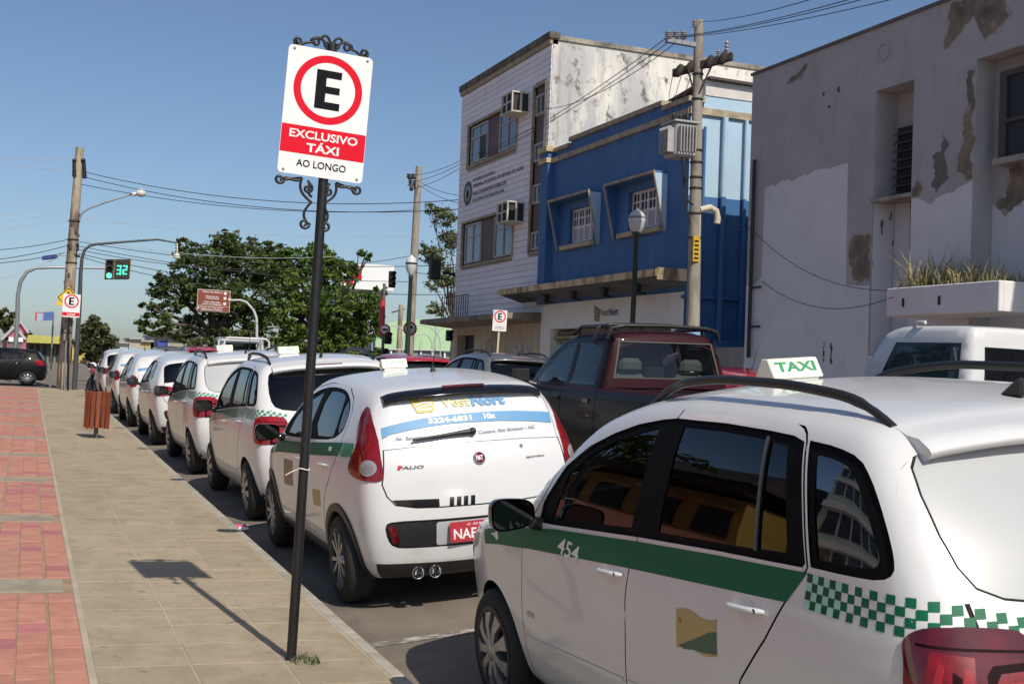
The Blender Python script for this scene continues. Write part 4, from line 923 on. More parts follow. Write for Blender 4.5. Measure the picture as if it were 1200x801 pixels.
patch('tailgate_lock', B, B.ch_rear, [(.315+.012*math.cos(t), 1.035+.012*math.sin(t)) for t in np.linspace(0, 2*PI, 14)[:-1]], CHROME, pal, .004, .02)
pr_ = rrect(.36, .17, .02); patch('plate_recess', B, B.ch_rear, [(x-.045+.0, z+.515) for x, z in rrect(.56, .155, .02)], mat('grey plate recess', (.42, .43, .44), .45), pal, -.009, .05)
mb = MB()
for x in (-.437, -.325):
    y = B.ch_rear(np.array([[x, .27]]))[0][1]
    mb.lathe([(.036, .10), (.040, -.035), (.043, -.04), (.040, -.042), (.034, -.036), (.033, .06), (.0, .07)], 24, (x, y+.02, .262), (0, 1, 0))
mb.build('exhaust_pipe', CHROME, pal)
mb = MB(); p_ = B.ch_rear(np.array([[0, 1.447]]))[0]; mb.tube([(x, p_[1]-.062+.05*x*x, 1.452-.1*x*x) for x in np.linspace(-.16, .14, 9)], .010, 8); mb.build('brake_lamp', REDL, pal)
patch('door_sticker', B, B.ch_side, [(.70,.70),(.45,.72),(.46,.60),(.69,.585)], MATS['ochre sticker'], pal, .002, .05)
patch('door_sticker', B, B.ch_side, [(1.75,.62),(1.40,.64),(1.40,.84),(1.75,.83)], mat('dull brown sticker', (.25, .20, .14), .5), pal, .002, .05)
# ---- the other taxis in the row
w2 = make_wagon('parked_taxi', .07, False, False); place_car(w2, 2.92, 12.1)
tag(w2, 'white taxi wagon with black rear window, directly ahead of the hatchback with the advert', 'taxi', 'white taxis parked along the kerb')
w3 = make_wagon('parked_taxi', .07, True, False); place_car(w3, 2.90, 16.55)
for c in list(w3.children):
    if c.name.startswith(('antenna',)): pass
whip_antenna(w3, WAGON, .1, .3, .25)
tag(w3, 'white taxi wagon whose whole rear window is covered white, with green roof strip', 'taxi', 'white taxis parked along the kerb')
h4 = make_hatch('parked_taxi', .085, False, WHITE, TINTD, 'wide', False, False, False, 'cover', 'MZP-8841'); place_car(h4, 2.86, 21.4)
tag(h4, 'white taxi hatchback with dark rear window and wide red tail lamps beside the litter bin', 'taxi', 'white taxis parked along the kerb')
h5 = make_hatch('parked_taxi', .085, False, WHITE, COVER, 'short', False, False, False, 'cover', 'NAB-2257'); place_car(h5, 2.83, 26.15)
tag(h5, 'white taxi hatchback with pale banded rear window, third from the far end of the row', 'taxi', 'white taxis parked along the kerb')
patch('advert_band', HATCH, HATCH.ch_rear, [(-.61,1.16),(0,1.20),(.61,1.16),(.61,1.21),(0,1.25),(-.61,1.21)], BLU, h5, .002, .06)
h6 = copy_tree(pal) if False else copy_tree(h5); place_car(h6, 2.82, 31.0)
tag(h6, 'white taxi hatchback with banded rear window, last but one at the row\'s far end', 'taxi', 'white taxis parked along the kerb')
h7 = copy_tree(h4); place_car(h7, 2.8, 36.0)
tag(h7, 'white taxi hatchback at the far end of the row, nearest the corner poles', 'taxi', 'white taxis parked along the kerb')
bl = make_hatch('moving_car', .085, False, mat('black car paint', (.006, .006, .007), .5, coat=.06, spec=.2), TINTD, 'short', False, False, False, 'cover', 'MZO-3316')
place_car(bl, .02, 46.7, G*46.7-.014, PI/2, 0, 0); bl.scale = (1, 1, .87); tag(bl, 'black hatchback crossing the side street behind the corner poles', 'car')
RED = mat('red car paint', (.42, .012, .02), .25, coat=1.0); GREYP = mat('grey car paint', (.16, .165, .17), .3, coat=1.0, metal=.4)
r1 = make_hatch('parked_car', .085, False, RED, TINTD, 'tall', False, False, False, 'cover', 'MZN-0917'); place_car(r1, 7.25, 22.6, None, 0, .0)
tag(r1, 'red hatchback in the road beyond the taxi hatchback, only its roof showing', 'car', 'cars across the road')
r2 = copy_tree(r1); place_car(r2, 5.4, 40.0, None, 0, 0); tag(r2, 'small red car far up the road beside the white van', 'car', 'cars across the road')
r3 = copy_tree(r1); place_car(r3, 8.75, 12.9, .215, 0, 0); tag(r3, 'red car behind the roof sign of the foreground wagon, beside the grey building', 'car', 'cars across the road')
gw = make_wagon('parked_car', .085, False, False)
for c in list(gw.children):
    if c.name.startswith(('green_stripe', 'check', 'roof_sign')):
        for d in list(c.children): bpy.data.objects.remove(d)
        bpy.data.objects.remove(c)
def repaint(root, a, b_):
    for c in root.children_recursive:
        if c.type == 'MESH' and c.data.materials and c.data.materials[0] == a:
            c.data = c.data.copy(); c.data.materials[0] = b_
repaint(gw, WHITE, GREYP); place_car(gw, 7.7, 18.8, None, 0, -.02); tag(gw, 'dark grey wagon with roof rails, ahead of the maroon pickup', 'car', 'cars across the road')
gw2 = copy_tree(gw); place_car(gw2, 5.2, 48.0, None, 0, 0); tag(gw2, 'dark grey wagon far up the road beyond the white taxis', 'car', 'cars across the road')
# ---------------------------------------------------------------- pickups: low body with a bed, and a cab on top
def make_pickup(name, step, paint, spec):
    root = empty(name); B = spec['body']; st = step; sp_ = spec.get('side_paint', paint); zb = .40; wb = spec['wb']; ar = .40; R = .36
    fr = frame_of(Body_low(B), spec['yr'], spec['yf'], zb, .9, 1.05); low = Body_low(B); cab = B.cab
    Rr, RC, FC, RT, FT = fr
    side = [(p[1], p[2]) for p in RC]+[(p[1], p[2]) for p in Rr[1:]]+[(p[1], p[2]) for p in FC[::-1][1:]]
    def arch(y0):
        a0 = math.asin((zb-R)/ar); return [(y0+ar*math.cos(t), R+ar*math.sin(t)) for t in np.linspace(a0, PI-a0, 20)]
    side += arch(wb)+arch(0)
    gaps = [ribbon(g, .012) for g in spec['low_gaps']]; P, T, C = cdt([side]+gaps+spec['low_doors'], st); ins = inpoly(C, side); lab = np.zeros(len(C), int)
    for i, d in enumerate(spec['low_doors']): lab[inpoly(C, d)] = 10+i
    for g in gaps: lab[inpoly(C, g)] = 2
    crP = corner_curve(cab, np.linspace(spec['cz'], spec['czt'], 24)); cy = np.linspace(spec['cyr'], spec['cyf'], 60); rc = rail_curve(cab, cy)
    n = cab.nrm(rc); k0 = int(np.argmax(np.abs(n[:, 1]) < n[:, 2])); rc = rc[k0:]; crP = corner_curve(cab, np.linspace(spec['cz'], rc[0, 2], 24)); crP[-1] = rc[0]
    cs = [(p[1], p[2]) for p in crP]+[(p[1], p[2]) for p in rc[1:]]+[(rc[-1][1], spec['cz'])]
    for mi in (False, True):
        surf_obj('body_side', low, low.ch_side, P, T[ins & (lab == 0)], sp_, root, 0, mi); surf_obj('panel_gap', low, low.ch_side, P, T[ins & (lab == 2)], GAPM, root, -.01, mi)
        for i in range(len(spec['low_doors'])):
            d = surf_obj('door', low, low.ch_side, P, T[ins & (lab == 10+i)], sp_, root, .0006, mi)
            c = spec['low_handles'][i]; patch('door_handle', low, low.ch_side, [(c[0]-.07, c[1]-.02), (c[0]+.07, c[1]-.02), (c[0]+.07, c[1]+.02), (c[0]-.07, c[1]+.02)], GLOSSB, d, .012, .06, (), mi, .02)
        patch('cab_side', cab, cab.ch_side, cs, sp_, root, 0, st, spec['cab_open'], mi)
        for o in spec['cab_open']: patch('window_frame', cab, cab.ch_side, o, GLOSSB, root, -.006, st, [g for g in spec['cab_glass'] if inpoly([np.mean(g, 0)], o)[0]], mi)
        for g in spec['cab_glass']: patch('side_window', cab, cab.ch_side, g, spec['gmat'], root, -.012, st, (), mi)
        if spec.get('flare'):
            for y0 in (0, wb):
                a = arch(y0); b2 = [(y0+(ar+.07)*math.cos(t), R+(ar+.07)*math.sin(t)) for t in np.linspace(math.asin((zb-R)/(ar+.07)), PI-math.asin((zb-R)/(ar+.07)), 20)]
                patch('wheel_flare', low, low.ch_side, a+b2[::-1], spec['flare'], root, .05, .06, (), mi, .07)
    surf_obj('tailgate', low, low.ch_rear, *(lambda q: (q[0], q[1]))(cdt([[(p[0], p[2]) for p in RC]+[(p[0], p[2]) for p in RT[1:-1]]+[(-p[0], p[2]) for p in RC[::-1]]], st)[:2]), paint, root)
    top = [(p[0], p[1]) for p in Rr]+[(p[0], p[1]) for p in FT[1:-1]]+[(-p[0], p[1]) for p in Rr[::-1]]+[(p[0], p[1]) for p in RT[::-1][1:-1]]
    bed = [(-.72, spec['yr']+.12), (.72, spec['yr']+.12), (.72, spec['cyr']-.02), (-.72, spec['cyr']-.02)]
    P, T, C = cdt([top, bed], st*1.5); k = inpoly(C, top) & ~inpoly(C, bed); surf_obj('bonnet', low, low.ch_top, P, T[k], paint, root)
    mb = MB(); z1 = float(low.top(.2))-.03; mb.box(-.71, .71, spec['yr']+.13, spec['cyr']-.03, .70, .74)
    for x in (-.72, .71): mb.box(x, x+.01, spec['yr']+.12, spec['cyr'], .74, z1)
    mb.box(-.71, .71, spec['yr']+.12, spec['yr']+.13, .74, z1); mb.build('bed', DARKP, root)
    fz = [(p[0], p[2]) for p in FC]+[(p[0], p[2]) for p in FT[1:-1]]+[(-p[0], p[2]) for p in FC[::-1]]; P, T, C = cdt([fz], st*1.5); surf_obj('front_panel', low, low.ch_front, P, T[inpoly(C, fz)], paint, root)
    ct = edge_top(cab, np.linspace(rc[0][0], -rc[0][0], 25), False, spec['cz']+.05, rc[0][2]+.12); ct[0] = rc[0]; ct[-1] = rc[0]*[-1, 1, 1]
    rr = [(p[0], p[2]) for p in crP]+[(p[0], p[2]) for p in ct[1:-1]]+[(-p[0], p[2]) for p in crP[::-1]]
    rw = spec['rear_window']; rin = [(x*.965, spec['rwz']+(z-spec['rwz'])*.93) for x, z in rw]; ch = lambda q: cab.ch_rear(q, spec['cyr']+.5)
    patch('cab_back', cab, ch, rr, paint, root, 0, st, [rw]); patch('window_frame', cab, ch, rw, spec['rubber'], root, .004, st, [rin], False, .02); patch('rear_window', cab, ch, rin, spec['rgmat'], root, -.004, st)
    tp = [(p[0], p[1]) for p in rc]+[(-p[0], p[1]) for p in rc[::-1]]+[(p[0], p[1]) for p in ct[::-1][1:-1]]; to = spec['wind']
    P, T, C = cdt([tp, to], st*1.3); surf_obj('roof', cab, cab.ch_top, P, T[inpoly(C, tp) & ~inpoly(C, to)], paint, root); patch('windscreen', cab, cab.ch_top, to, CGLASS, root, -.005, st*1.5)
    for s in (-1, 1):
        lamp_ = [(s*.80, .72), (s*.70, .72), (s*.70, 1.05), (s*.80, 1.05)]; patch('rear_lamp', low, low.ch_rear, lamp_, REDL, root, .008, .06, (), False, .012)
    if (('cover'), R) not in WH: pass
    key = ('cover', R)
    if key not in WH: WH[key] = make_wheel('cover', R, .24)
    ty, rim, sp = WH[key]
    for sx in (-1, 1):
        for y in (0, wb):
            w = link_mesh('wheel', ty, root); w.location = (sx*.76, y, R); w.rotation_euler = (random.uniform(0, 6), 0, 0 if sx < 0 else PI); link_mesh('rim', rim, w); link_mesh('wheel_cover', sp, w)
    mb = MB(); mb.box(-.72, .72, spec['yr']+.2, spec['yf']-.3, zb+.02, zb+.06); mb.build('floor_pan', GAPM, root)
    return root
def Body_low(B):
    b = Body.__new__(Body); b.__dict__.update(B.__dict__); b.cab = None; return b
PCAB = Body(side=[(.9,.835),(1.2,.805),(1.4,.755),(1.6,.70),(1.75,.66),(1.85,.62)], taper=[(.6,.03),(1.2,0),(2.4,.02),(3.0,.08)],
    top=[(.6,1.81),(1.0,1.85),(1.6,1.86),(2.1,1.80),(2.4,1.68),(3.1,1.24),(3.4,1.05)], rear=[(.8,.80),(1.25,.82),(1.75,.90),(1.9,.95)], front=[(.8,3.2),(1.2,3.15),(1.9,3.0)], crown=.10, rcurve=.06, fcurve=.3, bottom=.9, r=.03)
PICK = Body(side=[(.35,.80),(.6,.865),(.85,.885),(1.0,.88),(1.15,.865),(1.25,.83)], taper=[(-1.2,.03),(-.9,0),(3,0),(3.5,.06),(4.0,.22)],
    top=[(-1.3,1.235),(2.4,1.235),(3.0,1.17),(3.6,1.10),(4.0,1.0)], rear=[(.3,-1.12),(.7,-1.15),(1.3,-1.13)], front=[(.3,3.7),(.7,3.9),(1.1,3.75)], crown=.02, rcurve=.04, fcurve=.25, bottom=.36, r=.025, cab=PCAB)
def cab_frame(y0, y1, z0, zt, ytf, r=.04): return [(y0, z0), (y0+.03, zt), (ytf, zt), (y1, z0)]
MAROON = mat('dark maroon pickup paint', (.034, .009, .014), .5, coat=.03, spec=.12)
pspec = dict(side_paint=mat('shade darkened pickup paint', (.010, .006, .007), .4, coat=.12, spec=.2), body=PICK, wb=3.0, yr=-1.15, yf=4.0, cz=1.20, czt=1.7, cyr=.82, cyf=2.98, low_gaps=[[(.86, 1.22), (.86, .42)], [(1.74, 1.22), (1.74, .42)], [(2.66, 1.22), (2.62, .42)]],  # sides take a darkened maroon: their shade is put into the colour
    low_doors=[[(1.746, 1.215), (2.654, 1.215), (2.615, .43), (1.746, .43)], [(.95, 1.215), (1.734, 1.215), (1.734, .43), (1.30, .43), (1.05, .8)]], low_handles=[(1.86, 1.08), (1.08, 1.08)],
    cab_open=[[(1.05, 1.25), (1.06, 1.69), (1.72, 1.715), (1.72, 1.25)], [(1.79, 1.25), (1.79, 1.715), (2.05, 1.70), (2.25, 1.63), (2.72, 1.32), (2.72, 1.25)]],
    cab_glass=[[(1.09, 1.28), (1.10, 1.665), (1.69, 1.69), (1.69, 1.28)], [(1.82, 1.28), (1.82, 1.69), (2.03, 1.675), (2.22, 1.61), (2.66, 1.31), (2.66, 1.28)]],
    rear_window=smoothpoly([(-.665, 1.33), (.665, 1.33), (.58, 1.735), (-.58, 1.735)], 0), rwz=1.53, rubber=mat('dusty window rubber', (.075, .07, .062), .8), wind=[(-.55, 2.36), (.55, 2.36), (.68, 3.0), (-.68, 3.0)], gmat=glass('smoky pickup glass', (.20, .23, .23), ior=1.5), rgmat=glass('grey rear glass', (.42, .47, .46)), flare=mat('silver grey flare', (.10, .095, .10), .4, metal=.3))
pk = make_pickup('pickup_truck', .07, MAROON, pspec); place_car(pk, 6.50, 10.62, None, 0, .012)
tag(pk, 'dark maroon double cab pickup with black roof bars, seen over the foreground wagon', 'pickup', None)
SEATC = mat('pale grey pickup seats', (.30, .30, .28), .85)
for sx in (-.38, .38):
    mb = MB(); mb.hexa([(sx-.24, 1.05, .9), (sx+.24, 1.05, .9), (sx+.24, 1.2, .9), (sx-.24, 1.2, .9), (sx-.2, .99, 1.38), (sx+.2, .99, 1.38), (sx+.2, 1.1, 1.38), (sx-.2, 1.1, 1.38)]); o = mb.build('rear_seat', SEATC, pk, .045)
    mb = MB(); mb.hexa([(sx-.15, .97, 1.385), (sx+.15, .97, 1.385), (sx+.15, 1.07, 1.385), (sx-.15, 1.07, 1.385), (sx-.135, .96, 1.55), (sx+.135, .96, 1.55), (sx+.135, 1.05, 1.55), (sx-.135, 1.05, 1.55)]); mb.build('headrest', SEATC, o, .045)
    mb = MB(); mb.hexa([(sx-.22, 2.0, .9), (sx+.22, 2.0, .9), (sx+.22, 2.14, .9), (sx-.22, 2.14, .9), (sx-.17, 1.9, 1.62), (sx+.17, 1.9, 1.62), (sx+.17, 2.02, 1.62), (sx-.17, 2.02, 1.62)]); mb.build('front_seat', SEATC, pk, .045)
mb = MB(); mb.box(-.7, .7, 2.45, 3.0, .9, 1.22); mb.box(-.73, .73, .9, 3, .8, .88); mb.box(-.13, .13, 1.12, 1.2, 1.2, 1.48); mb.build('dashboard', CABIN, pk, .03)
mb = MB(); zt = 1.87
for yy, dz in ((.93, .03), (1.25, .045)): mb.tube([(-.70, yy+.02, zt-.12), (-.66, yy, zt+dz-.03), (-.5, yy, zt+dz), (0, yy, zt+dz+.012), (.5, yy, zt+dz), (.66, yy, zt+dz-.03), (.70, yy+.02, zt-.12)], .022, 8)
for s in (-1, 1): mb.tube([(s*.62, .84, zt-.03), (s*.62, 1.1, zt+.025), (s*.62, 1.75, zt+.02), (s*.63, 1.95, zt-.06)], .022, 8)
mb.build('roof_bar', DARKP, pk)
for s in (-1, 1):
    mb = MB(); mb.cbox((s*1.0, 2.62, 1.31), (.20, .09, .16)); mb.tube([(s*.80, 2.62, 1.22), (s*.95, 2.62, 1.26)], .025, 6); mb.build('side_mirror', DARKP, pk, .03)
# white single cab truck at the far kerb
TCAB = Body(side=[(.9,.86),(1.2,.845),(1.6,.80),(1.9,.765),(2.05,.73)], taper=[(.6,.02),(1.0,0),(2.4,.02)], top=[(.5,2.02),(.9,2.05),(1.6,2.055),(1.82,2.0),(1.95,1.85),(2.3,1.3),(2.5,1.0)],
    rear=[(.8,.60),(1.4,.60),(2.1,.66)], front=[(.8,2.5),(1.3,2.4),(2.0,2.2)], crown=.03, rcurve=.02, fcurve=.1, bottom=.9, r=.022)
TRK = Body(side=[(.35,.85),(.6,.90),(.9,.91),(1.2,.90),(1.32,.88)], taper=[(-1.2,.02),(-.9,0),(3,0),(3.5,.06),(4.0,.2)], top=[(-1.3,1.30),(2.2,1.30),(2.8,1.22),(3.4,1.14),(3.9,1.05)],
    rear=[(.3,-1.1),(1.3,-1.1)], front=[(.3,3.7),(.7,3.85),(1.2,3.7)], crown=.02, rcurve=.02, fcurve=.2, bottom=.36, r=.02, cab=TCAB)
tspec = dict(body=TRK, wb=3.0, yr=-1.1, yf=3.9, cz=1.28, czt=1.9, cyr=.62, cyf=2.2, low_gaps=[[(.80, 1.28), (.80, .42)], [(1.95, 1.28), (1.95, .42)]], low_doors=[[(.806, 1.27), (1.944, 1.27), (1.944, .43), (.806, .43)]], low_handles=[(.95, 1.12)],
    cab_open=[smoothpoly([(.74, 1.45), (.76, 1.87), (1.66, 1.875), (1.86, 1.50), (1.86, 1.45)], 0)], cab_glass=[[(.79, 1.49), (.80, 1.83), (1.63, 1.835), (1.80, 1.52), (1.80, 1.49)]],
    rear_window=[(-.62, 1.45), (.62, 1.45), (.60, 1.84), (-.60, 1.84)], rwz=1.64, rubber=GLOSSB, wind=[(-.6, 1.92), (.6, 1.92), (.68, 2.25), (-.68, 2.25)], gmat=glass('teal truck glass', (.30, .42, .42)), rgmat=TINT, flare=None)
tr = make_pickup('small_truck', .08, WHITE, tspec); place_car(tr, 8.75, 7.95, .13, 0, -.01)
tag(tr, 'white boxy single cab truck standing before the grey building at the right', 'truck')
mb = MB(); mb.tube([(-.72, 1.45, 2.02), (-.74, 1.40, 2.07), (-.72, 1.3, 2.07)], .02, 6); mb.build('roof_gutter_lug', WHITE, tr)
# white van with a roof bar far up the road
vn = make_pickup('utility_truck', .11, WHITE, dict(tspec, rgmat=TINTD)); place_car(vn, 7.4, 45.0, None, 0, .0)
tag(vn, 'white utility truck with a roof bar, far up the road beyond the parked taxis', 'truck')
mb = MB()
for yy in (-.9, .5): mb.tube([(-.82, yy, 1.3), (-.80, yy, 1.9), (-.70, yy, 2.0), (.70, yy, 2.0), (.80, yy, 1.9), (.82, yy, 1.3)], .04, 8)
for s in (-1, 1): mb.tube([(s*.70, -.9, 2.0), (s*.70, .5, 2.0)], .04, 8)
mb.build('roof_bar', WHITE, vn)
# motorbike by the kerb beyond the litter bin
mk = empty('motorcycle', (1.93, 39.0, road_z(1.98, 39.0)), (0, .12, .1), 'motorcycle with a white front fairing parked by the kerb near the corner poles', 'motorcycle')
for y in (0, 1.25):
    b = MB(); b.lathe([(.20, -.03), (.29, -.045), (.31, 0), (.29, .045), (.20, .03)], 24, (0, y, .31), (1, 0, 0)); w = b.build('wheel', RUB, mk)
    b = MB(); b.lathe([(.20, -.012), (.20, .012)], 20, (0, y, .31), (1, 0, 0)); b.lathe([(.04, -.05), (.04, .05)], 10, (0, y, .31), (1, 0, 0))
    for k in range(5): a = 2*PI*k/5; b.tube([(0, y, .31), (0, y+.2*math.cos(a), .31+.2*math.sin(a))], .012, 5)
    b.build('rim', ALLOY, w)
b = MB(); b.tube([(0, 1.25, .31), (0, 1.05, .85), (0, .98, 1.0)], .035, 8); b.tube([(0, 0, .31), (0, .45, .45), (0, .8, .5), (0, 1.0, .9)], .05, 8); b.cbox((0, .55, .42), (.22, .35, .28)); b.build('frame', DARKP, mk)
b = MB(); b.tube([(0, -.25, .82), (0, .1, .80), (0, .5, .76)], [.07, .12, .09], 10, True, True, .6); b.build('seat', DARKP, mk)
b = MB(); b.tube([(0, .45, .78), (0, .7, .86), (0, .95, .84)], [.08, .14, .09], 10); b.build('fuel_tank', RED, mk)
b = MB(); b.tube([(-.36, .85, 1.05), (-.15, .95, 1.0), (.15, .95, 1.0), (.36, .85, 1.05)], .015, 6); b.build('handlebar', DARKP, mk)
b = MB(); b.sphere((0, 1.12, .95), .15, 12, 8, (1, .6, 1.2)); b.build('headlamp', WHITE, mk)
for s in (-1, 1): b = MB(); b.tube([(s*.3, .87, 1.05), (s*.34, .87, 1.18)], .008, 5); b.sphere((s*.34, .87, 1.2), .06, 8, 6, (1, .3, .7)); b.build('mirror', DARKP, mk)
# ================================================================ street furniture
BLACKI = mat('black painted iron', (.012, .012, .013), .42, var=.4, vscale=25, bump=.1, bscale=50)
SIGNW = mat('white sign enamel', (.80, .80, .785), .7, var=.04, vscale=4, spec=.15)
SIGNR = mat('red sign enamel', (.66, .012, .03), .7, spec=.1)
SIGNK = mat('black sign lettering', (.010, .010, .012), .8, spec=.1)
STEEL = mat('galvanised steel', (.34, .35, .36), .45, metal=.5, var=.25, vscale=12)
CONC = mat('weathered concrete pole', (.40, .34, .25), .9, col2=(.13, .10, .075), vscale=4, ramp=(.42, .62), bump=.35, bscale=30, stretch=(1, 1, .25))
CONC2 = mat('grey concrete pole', (.35, .315, .26), .9, col2=(.18, .16, .13), vscale=4, ramp=(.42, .68), bump=.3, bscale=30, stretch=(1, 1, .3))
def E_sign(root, o, u, v, w, h, small, r=None):
    """no-parking plate: white board, red ring, black E, red strip and words"""
    o, u, v = Vector(o), Vector(u), Vector(v); n = u.cross(v)
    mb = MB(); mb.prism(rrect(w, h, w*.05), o-n*.004, u, v, n*.004); bd = mb.build('sign_board', SIGNW, root)
    c = o+v*h*(.19 if not small else .16); r1 = r or w*.415
    mb = MB(); ring(mb, r1*.79, r1, c, u, v, n*.0012, 56); mb.build('red_ring', SIGNR, bd)
    eh = r1*1.13; ew = r1*.73; t = eh*.20; x = -ew*.5; y = -eh/2
    E = [(x, y), (x+ew, y), (x+ew, y+t*.95), (x+t*1.3, y+t*.95), (x+t*1.3, y+eh/2-t*.45), (x+ew*.96, y+eh/2-t*.45), (x+ew*.96, y+eh/2+t*.45), (x+t*1.3, y+eh/2+t*.45), (x+t*1.3, y+eh-t*.95), (x+ew, y+eh-t*.95), (x+ew, y+eh), (x, y+eh)]
    mb = MB(); mb.prism(E, c, u, v, n*.0012); mb.build('sign_letter', SIGNK, bd)
    return bd, c, n
# ---- the taxi stand sign in the foreground
base = Vector((1.326, 6.16, walk_z(1.326, 6.16)))
sg = empty('taxi_stand_sign', base, (0, 0, 0), 'tall black post with large no-parking plate reading EXCLUSIVO TÁXI AO LONGO and iron scrolls', 'sign')
lean = Vector((.0295, .01, 1)).normalized()
b = MB(); H_ = 2.62; b.tube([Vector((0, 0, -.05)), lean*H_*.5, lean*H_, lean*3.22], .0255, 18); post = b.build('post', BLACKI, sg)
b = MB(); b.lathe([(.03, .0), (.034, .004), (.03, .012), (.0255, .014)], 16, (0, 0, 0)); b.build('post_collar', BLACKI, sg)
yaw = -.03; u = Vector((math.cos(yaw), math.sin(yaw), 0)); u = (u+Vector((0, 0, -.055))).normalized(); v = (lean-u*lean.dot(u)).normalized(); n = u.cross(v)
SW, SH = .448, .672
cc = lean*(2.56-.062+SH/2)+n*.034-u*.016
bd, c, n = E_sign(sg, cc, u, v, SW, SH, False, .182)
b = MB(); b.prism([(-SW/2+.002, -.145), (SW/2-.002, -.145), (SW/2-.002, -.002-.145+.118+.03), (-SW/2+.002, -.145+.146)], cc-v*.080, u, v, n*.0010); b.build('red_strip', SIGNR, bd)
b = MB(); put_text(b, 'EXCLUSIVO', cc-v*.122, u, v, .044, .360, .0022, .022); put_text(b, 'TÁXI', cc-v*.182, u, v, .056, .172, .0022, .025); b.build('sign_lettering', SIGNW, bd)
b = MB(); put_text(b, 'AO LONGO', cc-v*.273, u, v, .038, .262, .0022, .012); b.build('sign_lettering', SIGNK, bd)
b = MB()
for x in (-1, 1):
    for y in (-1, 1): b.lathe([(.007, 0), (.007, .003), (.0, .004)], 10, cc+u*x*(SW/2-.03)+v*y*(SH/2-.018), n)
build_split(b, 'bolt', STEEL, bd)
def spiral(c, r0, turns, a0, sgn, k=26): return [c+u*(r0*(1-.8*i/k)*math.cos(a0+sgn*2*PI*turns*i/k))+v*(r0*(1-.8*i/k)*math.sin(a0+sgn*2*PI*turns*i/k)) for i in range(k+1)]
def scroll(pts, nm='iron_scroll'):
    b = MB(); b.tube([p-n*.02 for p in pts], .0075, 6); return b.build(nm, BLACKI, sg)
def bez(P, k=14):
    out = []
    for i in range(k+1):
        t = i/k; q = [Vector(p) for p in P]
        while len(q) > 1: q = [q[j]*(1-t)+q[j+1]*t for j in range(len(q)-1)]
        out.append(q[0])
    return out
tp = cc+v*(SH/2+.002); bt = cc-v*(SH/2+.002); L2 = lambda x, y, o: o+u*x+v*y
for s in (-1, 1):
    scroll(bez([L2(s*.02, .002, tp), L2(s*.03, .06, tp), L2(s*.09, .09, tp), L2(s*.10, .03, tp)])+spiral(L2(s*.085, .035, tp), .026, 1.2, 0 if s > 0 else PI, s))
    scroll(bez([L2(s*.11, .03, tp), L2(s*.14, .03, tp), L2(s*.16, .0, tp), L2(s*.19, .0, tp)])+spiral(L2(s*.175, .024, tp), .024, 1.3, -PI/2, s))
    scroll(bez([L2(s*.005, .04, tp), L2(s*.02, .09, tp), L2(s*.05, .085, tp), L2(s*.055, .06, tp)]))
    scroll(bez([L2(s*.03, .02, tp), L2(s*.06, .06, tp), L2(s*.0, .05, tp), L2(-s*.0, .02, tp)]))
    scroll(bez([L2(s*.20, -.03, bt), L2(s*.16, -.0, bt), L2(s*.12, -.05, bt), L2(s*.09, -.01, bt)])+spiral(L2(s*.205, -.03, bt), .026, 1.2, PI if s > 0 else 0, s))
    scroll(bez([L2(s*.09, -.01, bt), L2(s*.11, -.08, bt), L2(s*.07, -.10, bt), L2(s*.03, -.13, bt)])+bez([L2(s*.03, -.13, bt), L2(s*.06, -.17, bt), L2(s*.08, -.20, bt), L2(s*.04, -.24, bt)])+spiral(L2(s*.055, -.245, bt), .028, 1.3, PI if s > 0 else 0, s))
    scroll(spiral(L2(s*.055, -.06, bt), .028, 1.2, PI/2, s)); scroll(bez([L2(s*.028, -.10, bt), L2(s*.07, -.09, bt), L2(s*.03, -.03, bt), L2(s*.06, -.02, bt)]))
b = MB(); zz = .98; b.tube([lean*zz+Vector((.03*math.cos(t), .03*math.sin(t), .004*math.sin(2*t))) for t in np.linspace(0, 2*PI, 20)], .004, 5, False)
b.tube([lean*zz+Vector((-.03, -.01, 0)), lean*zz+Vector((-.07, -.03, -.012)), lean*zz+Vector((-.10, -.03, -.03))], .003, 5); b.build('tied_string', mat('pale string', (.62, .58, .5), .9), sg)
# weeds at its foot, litter at the kerb
LEAFG = mat('dusty green weed', (.10, .13, .035), .8, var=.4, vscale=30)
def weeds(c, r, nb, h, name, label, m=LEAFG, spread=1.0):
    mb = MB()
    for i in range(nb):
        a = random.uniform(0, 2*PI); q = r*math.sqrt(random.random()); p = Vector((c[0]+q*math.cos(a), c[1]+q*math.sin(a), 0)); p.z = walk_z(p.x, p.y) if len(c) < 3 else c[2]
        a2 = random.uniform(0, 2*PI); d = Vector((math.cos(a2), math.sin(a2), 0)); hh = h*random.uniform(.5, 1.2); w = Vector((-d.y, d.x, 0))*h*.09
        tip = p+d*hh*.8*spread+Vector((0, 0, hh)); mid = p+d*hh*.3*spread+Vector((0, 0, hh*.65)); mb.add([p-w*.5, p+w*.5, mid+w, tip, mid-w], [(0, 1, 2, 4), (4, 2, 3)])
    return tag(mb.build(name, m), label, 'weeds')
weeds((1.39, 6.10), .085, 90, .035, 'weed_tuft', 'small green weeds round the foot of the black sign post')
b = MB()
for i in range(7):
    c_ = Vector((1.87+random.uniform(-.05, .07), 11.45+random.uniform(-.07, .07), 0)); c_.z = road_z(c_.x, c_.y)+.012; b.obox(c_, (random.uniform(.03, .07), random.uniform(-.03, .03), .012), (random.uniform(-.02, .02), .04, .01), (0, 0, .006))
b.cur = 1
for i in range(4):
    c_ = Vector((1.92+random.uniform(-.03, .05), 11.5+random.uniform(-.05, .05), 0)); c_.z = road_z(c_.x, c_.y)+.015; b.obox(c_, (.05, .01, .01), (-.01, .04, .015), (0, 0, .01))
tag(b.build('litter', [mat('white paper', (.8, .8, .78), .8), mat('pink paper', (.7, .10, .22), .7)]), 'crumpled white and pink paper litter lying at the kerb', 'litter')
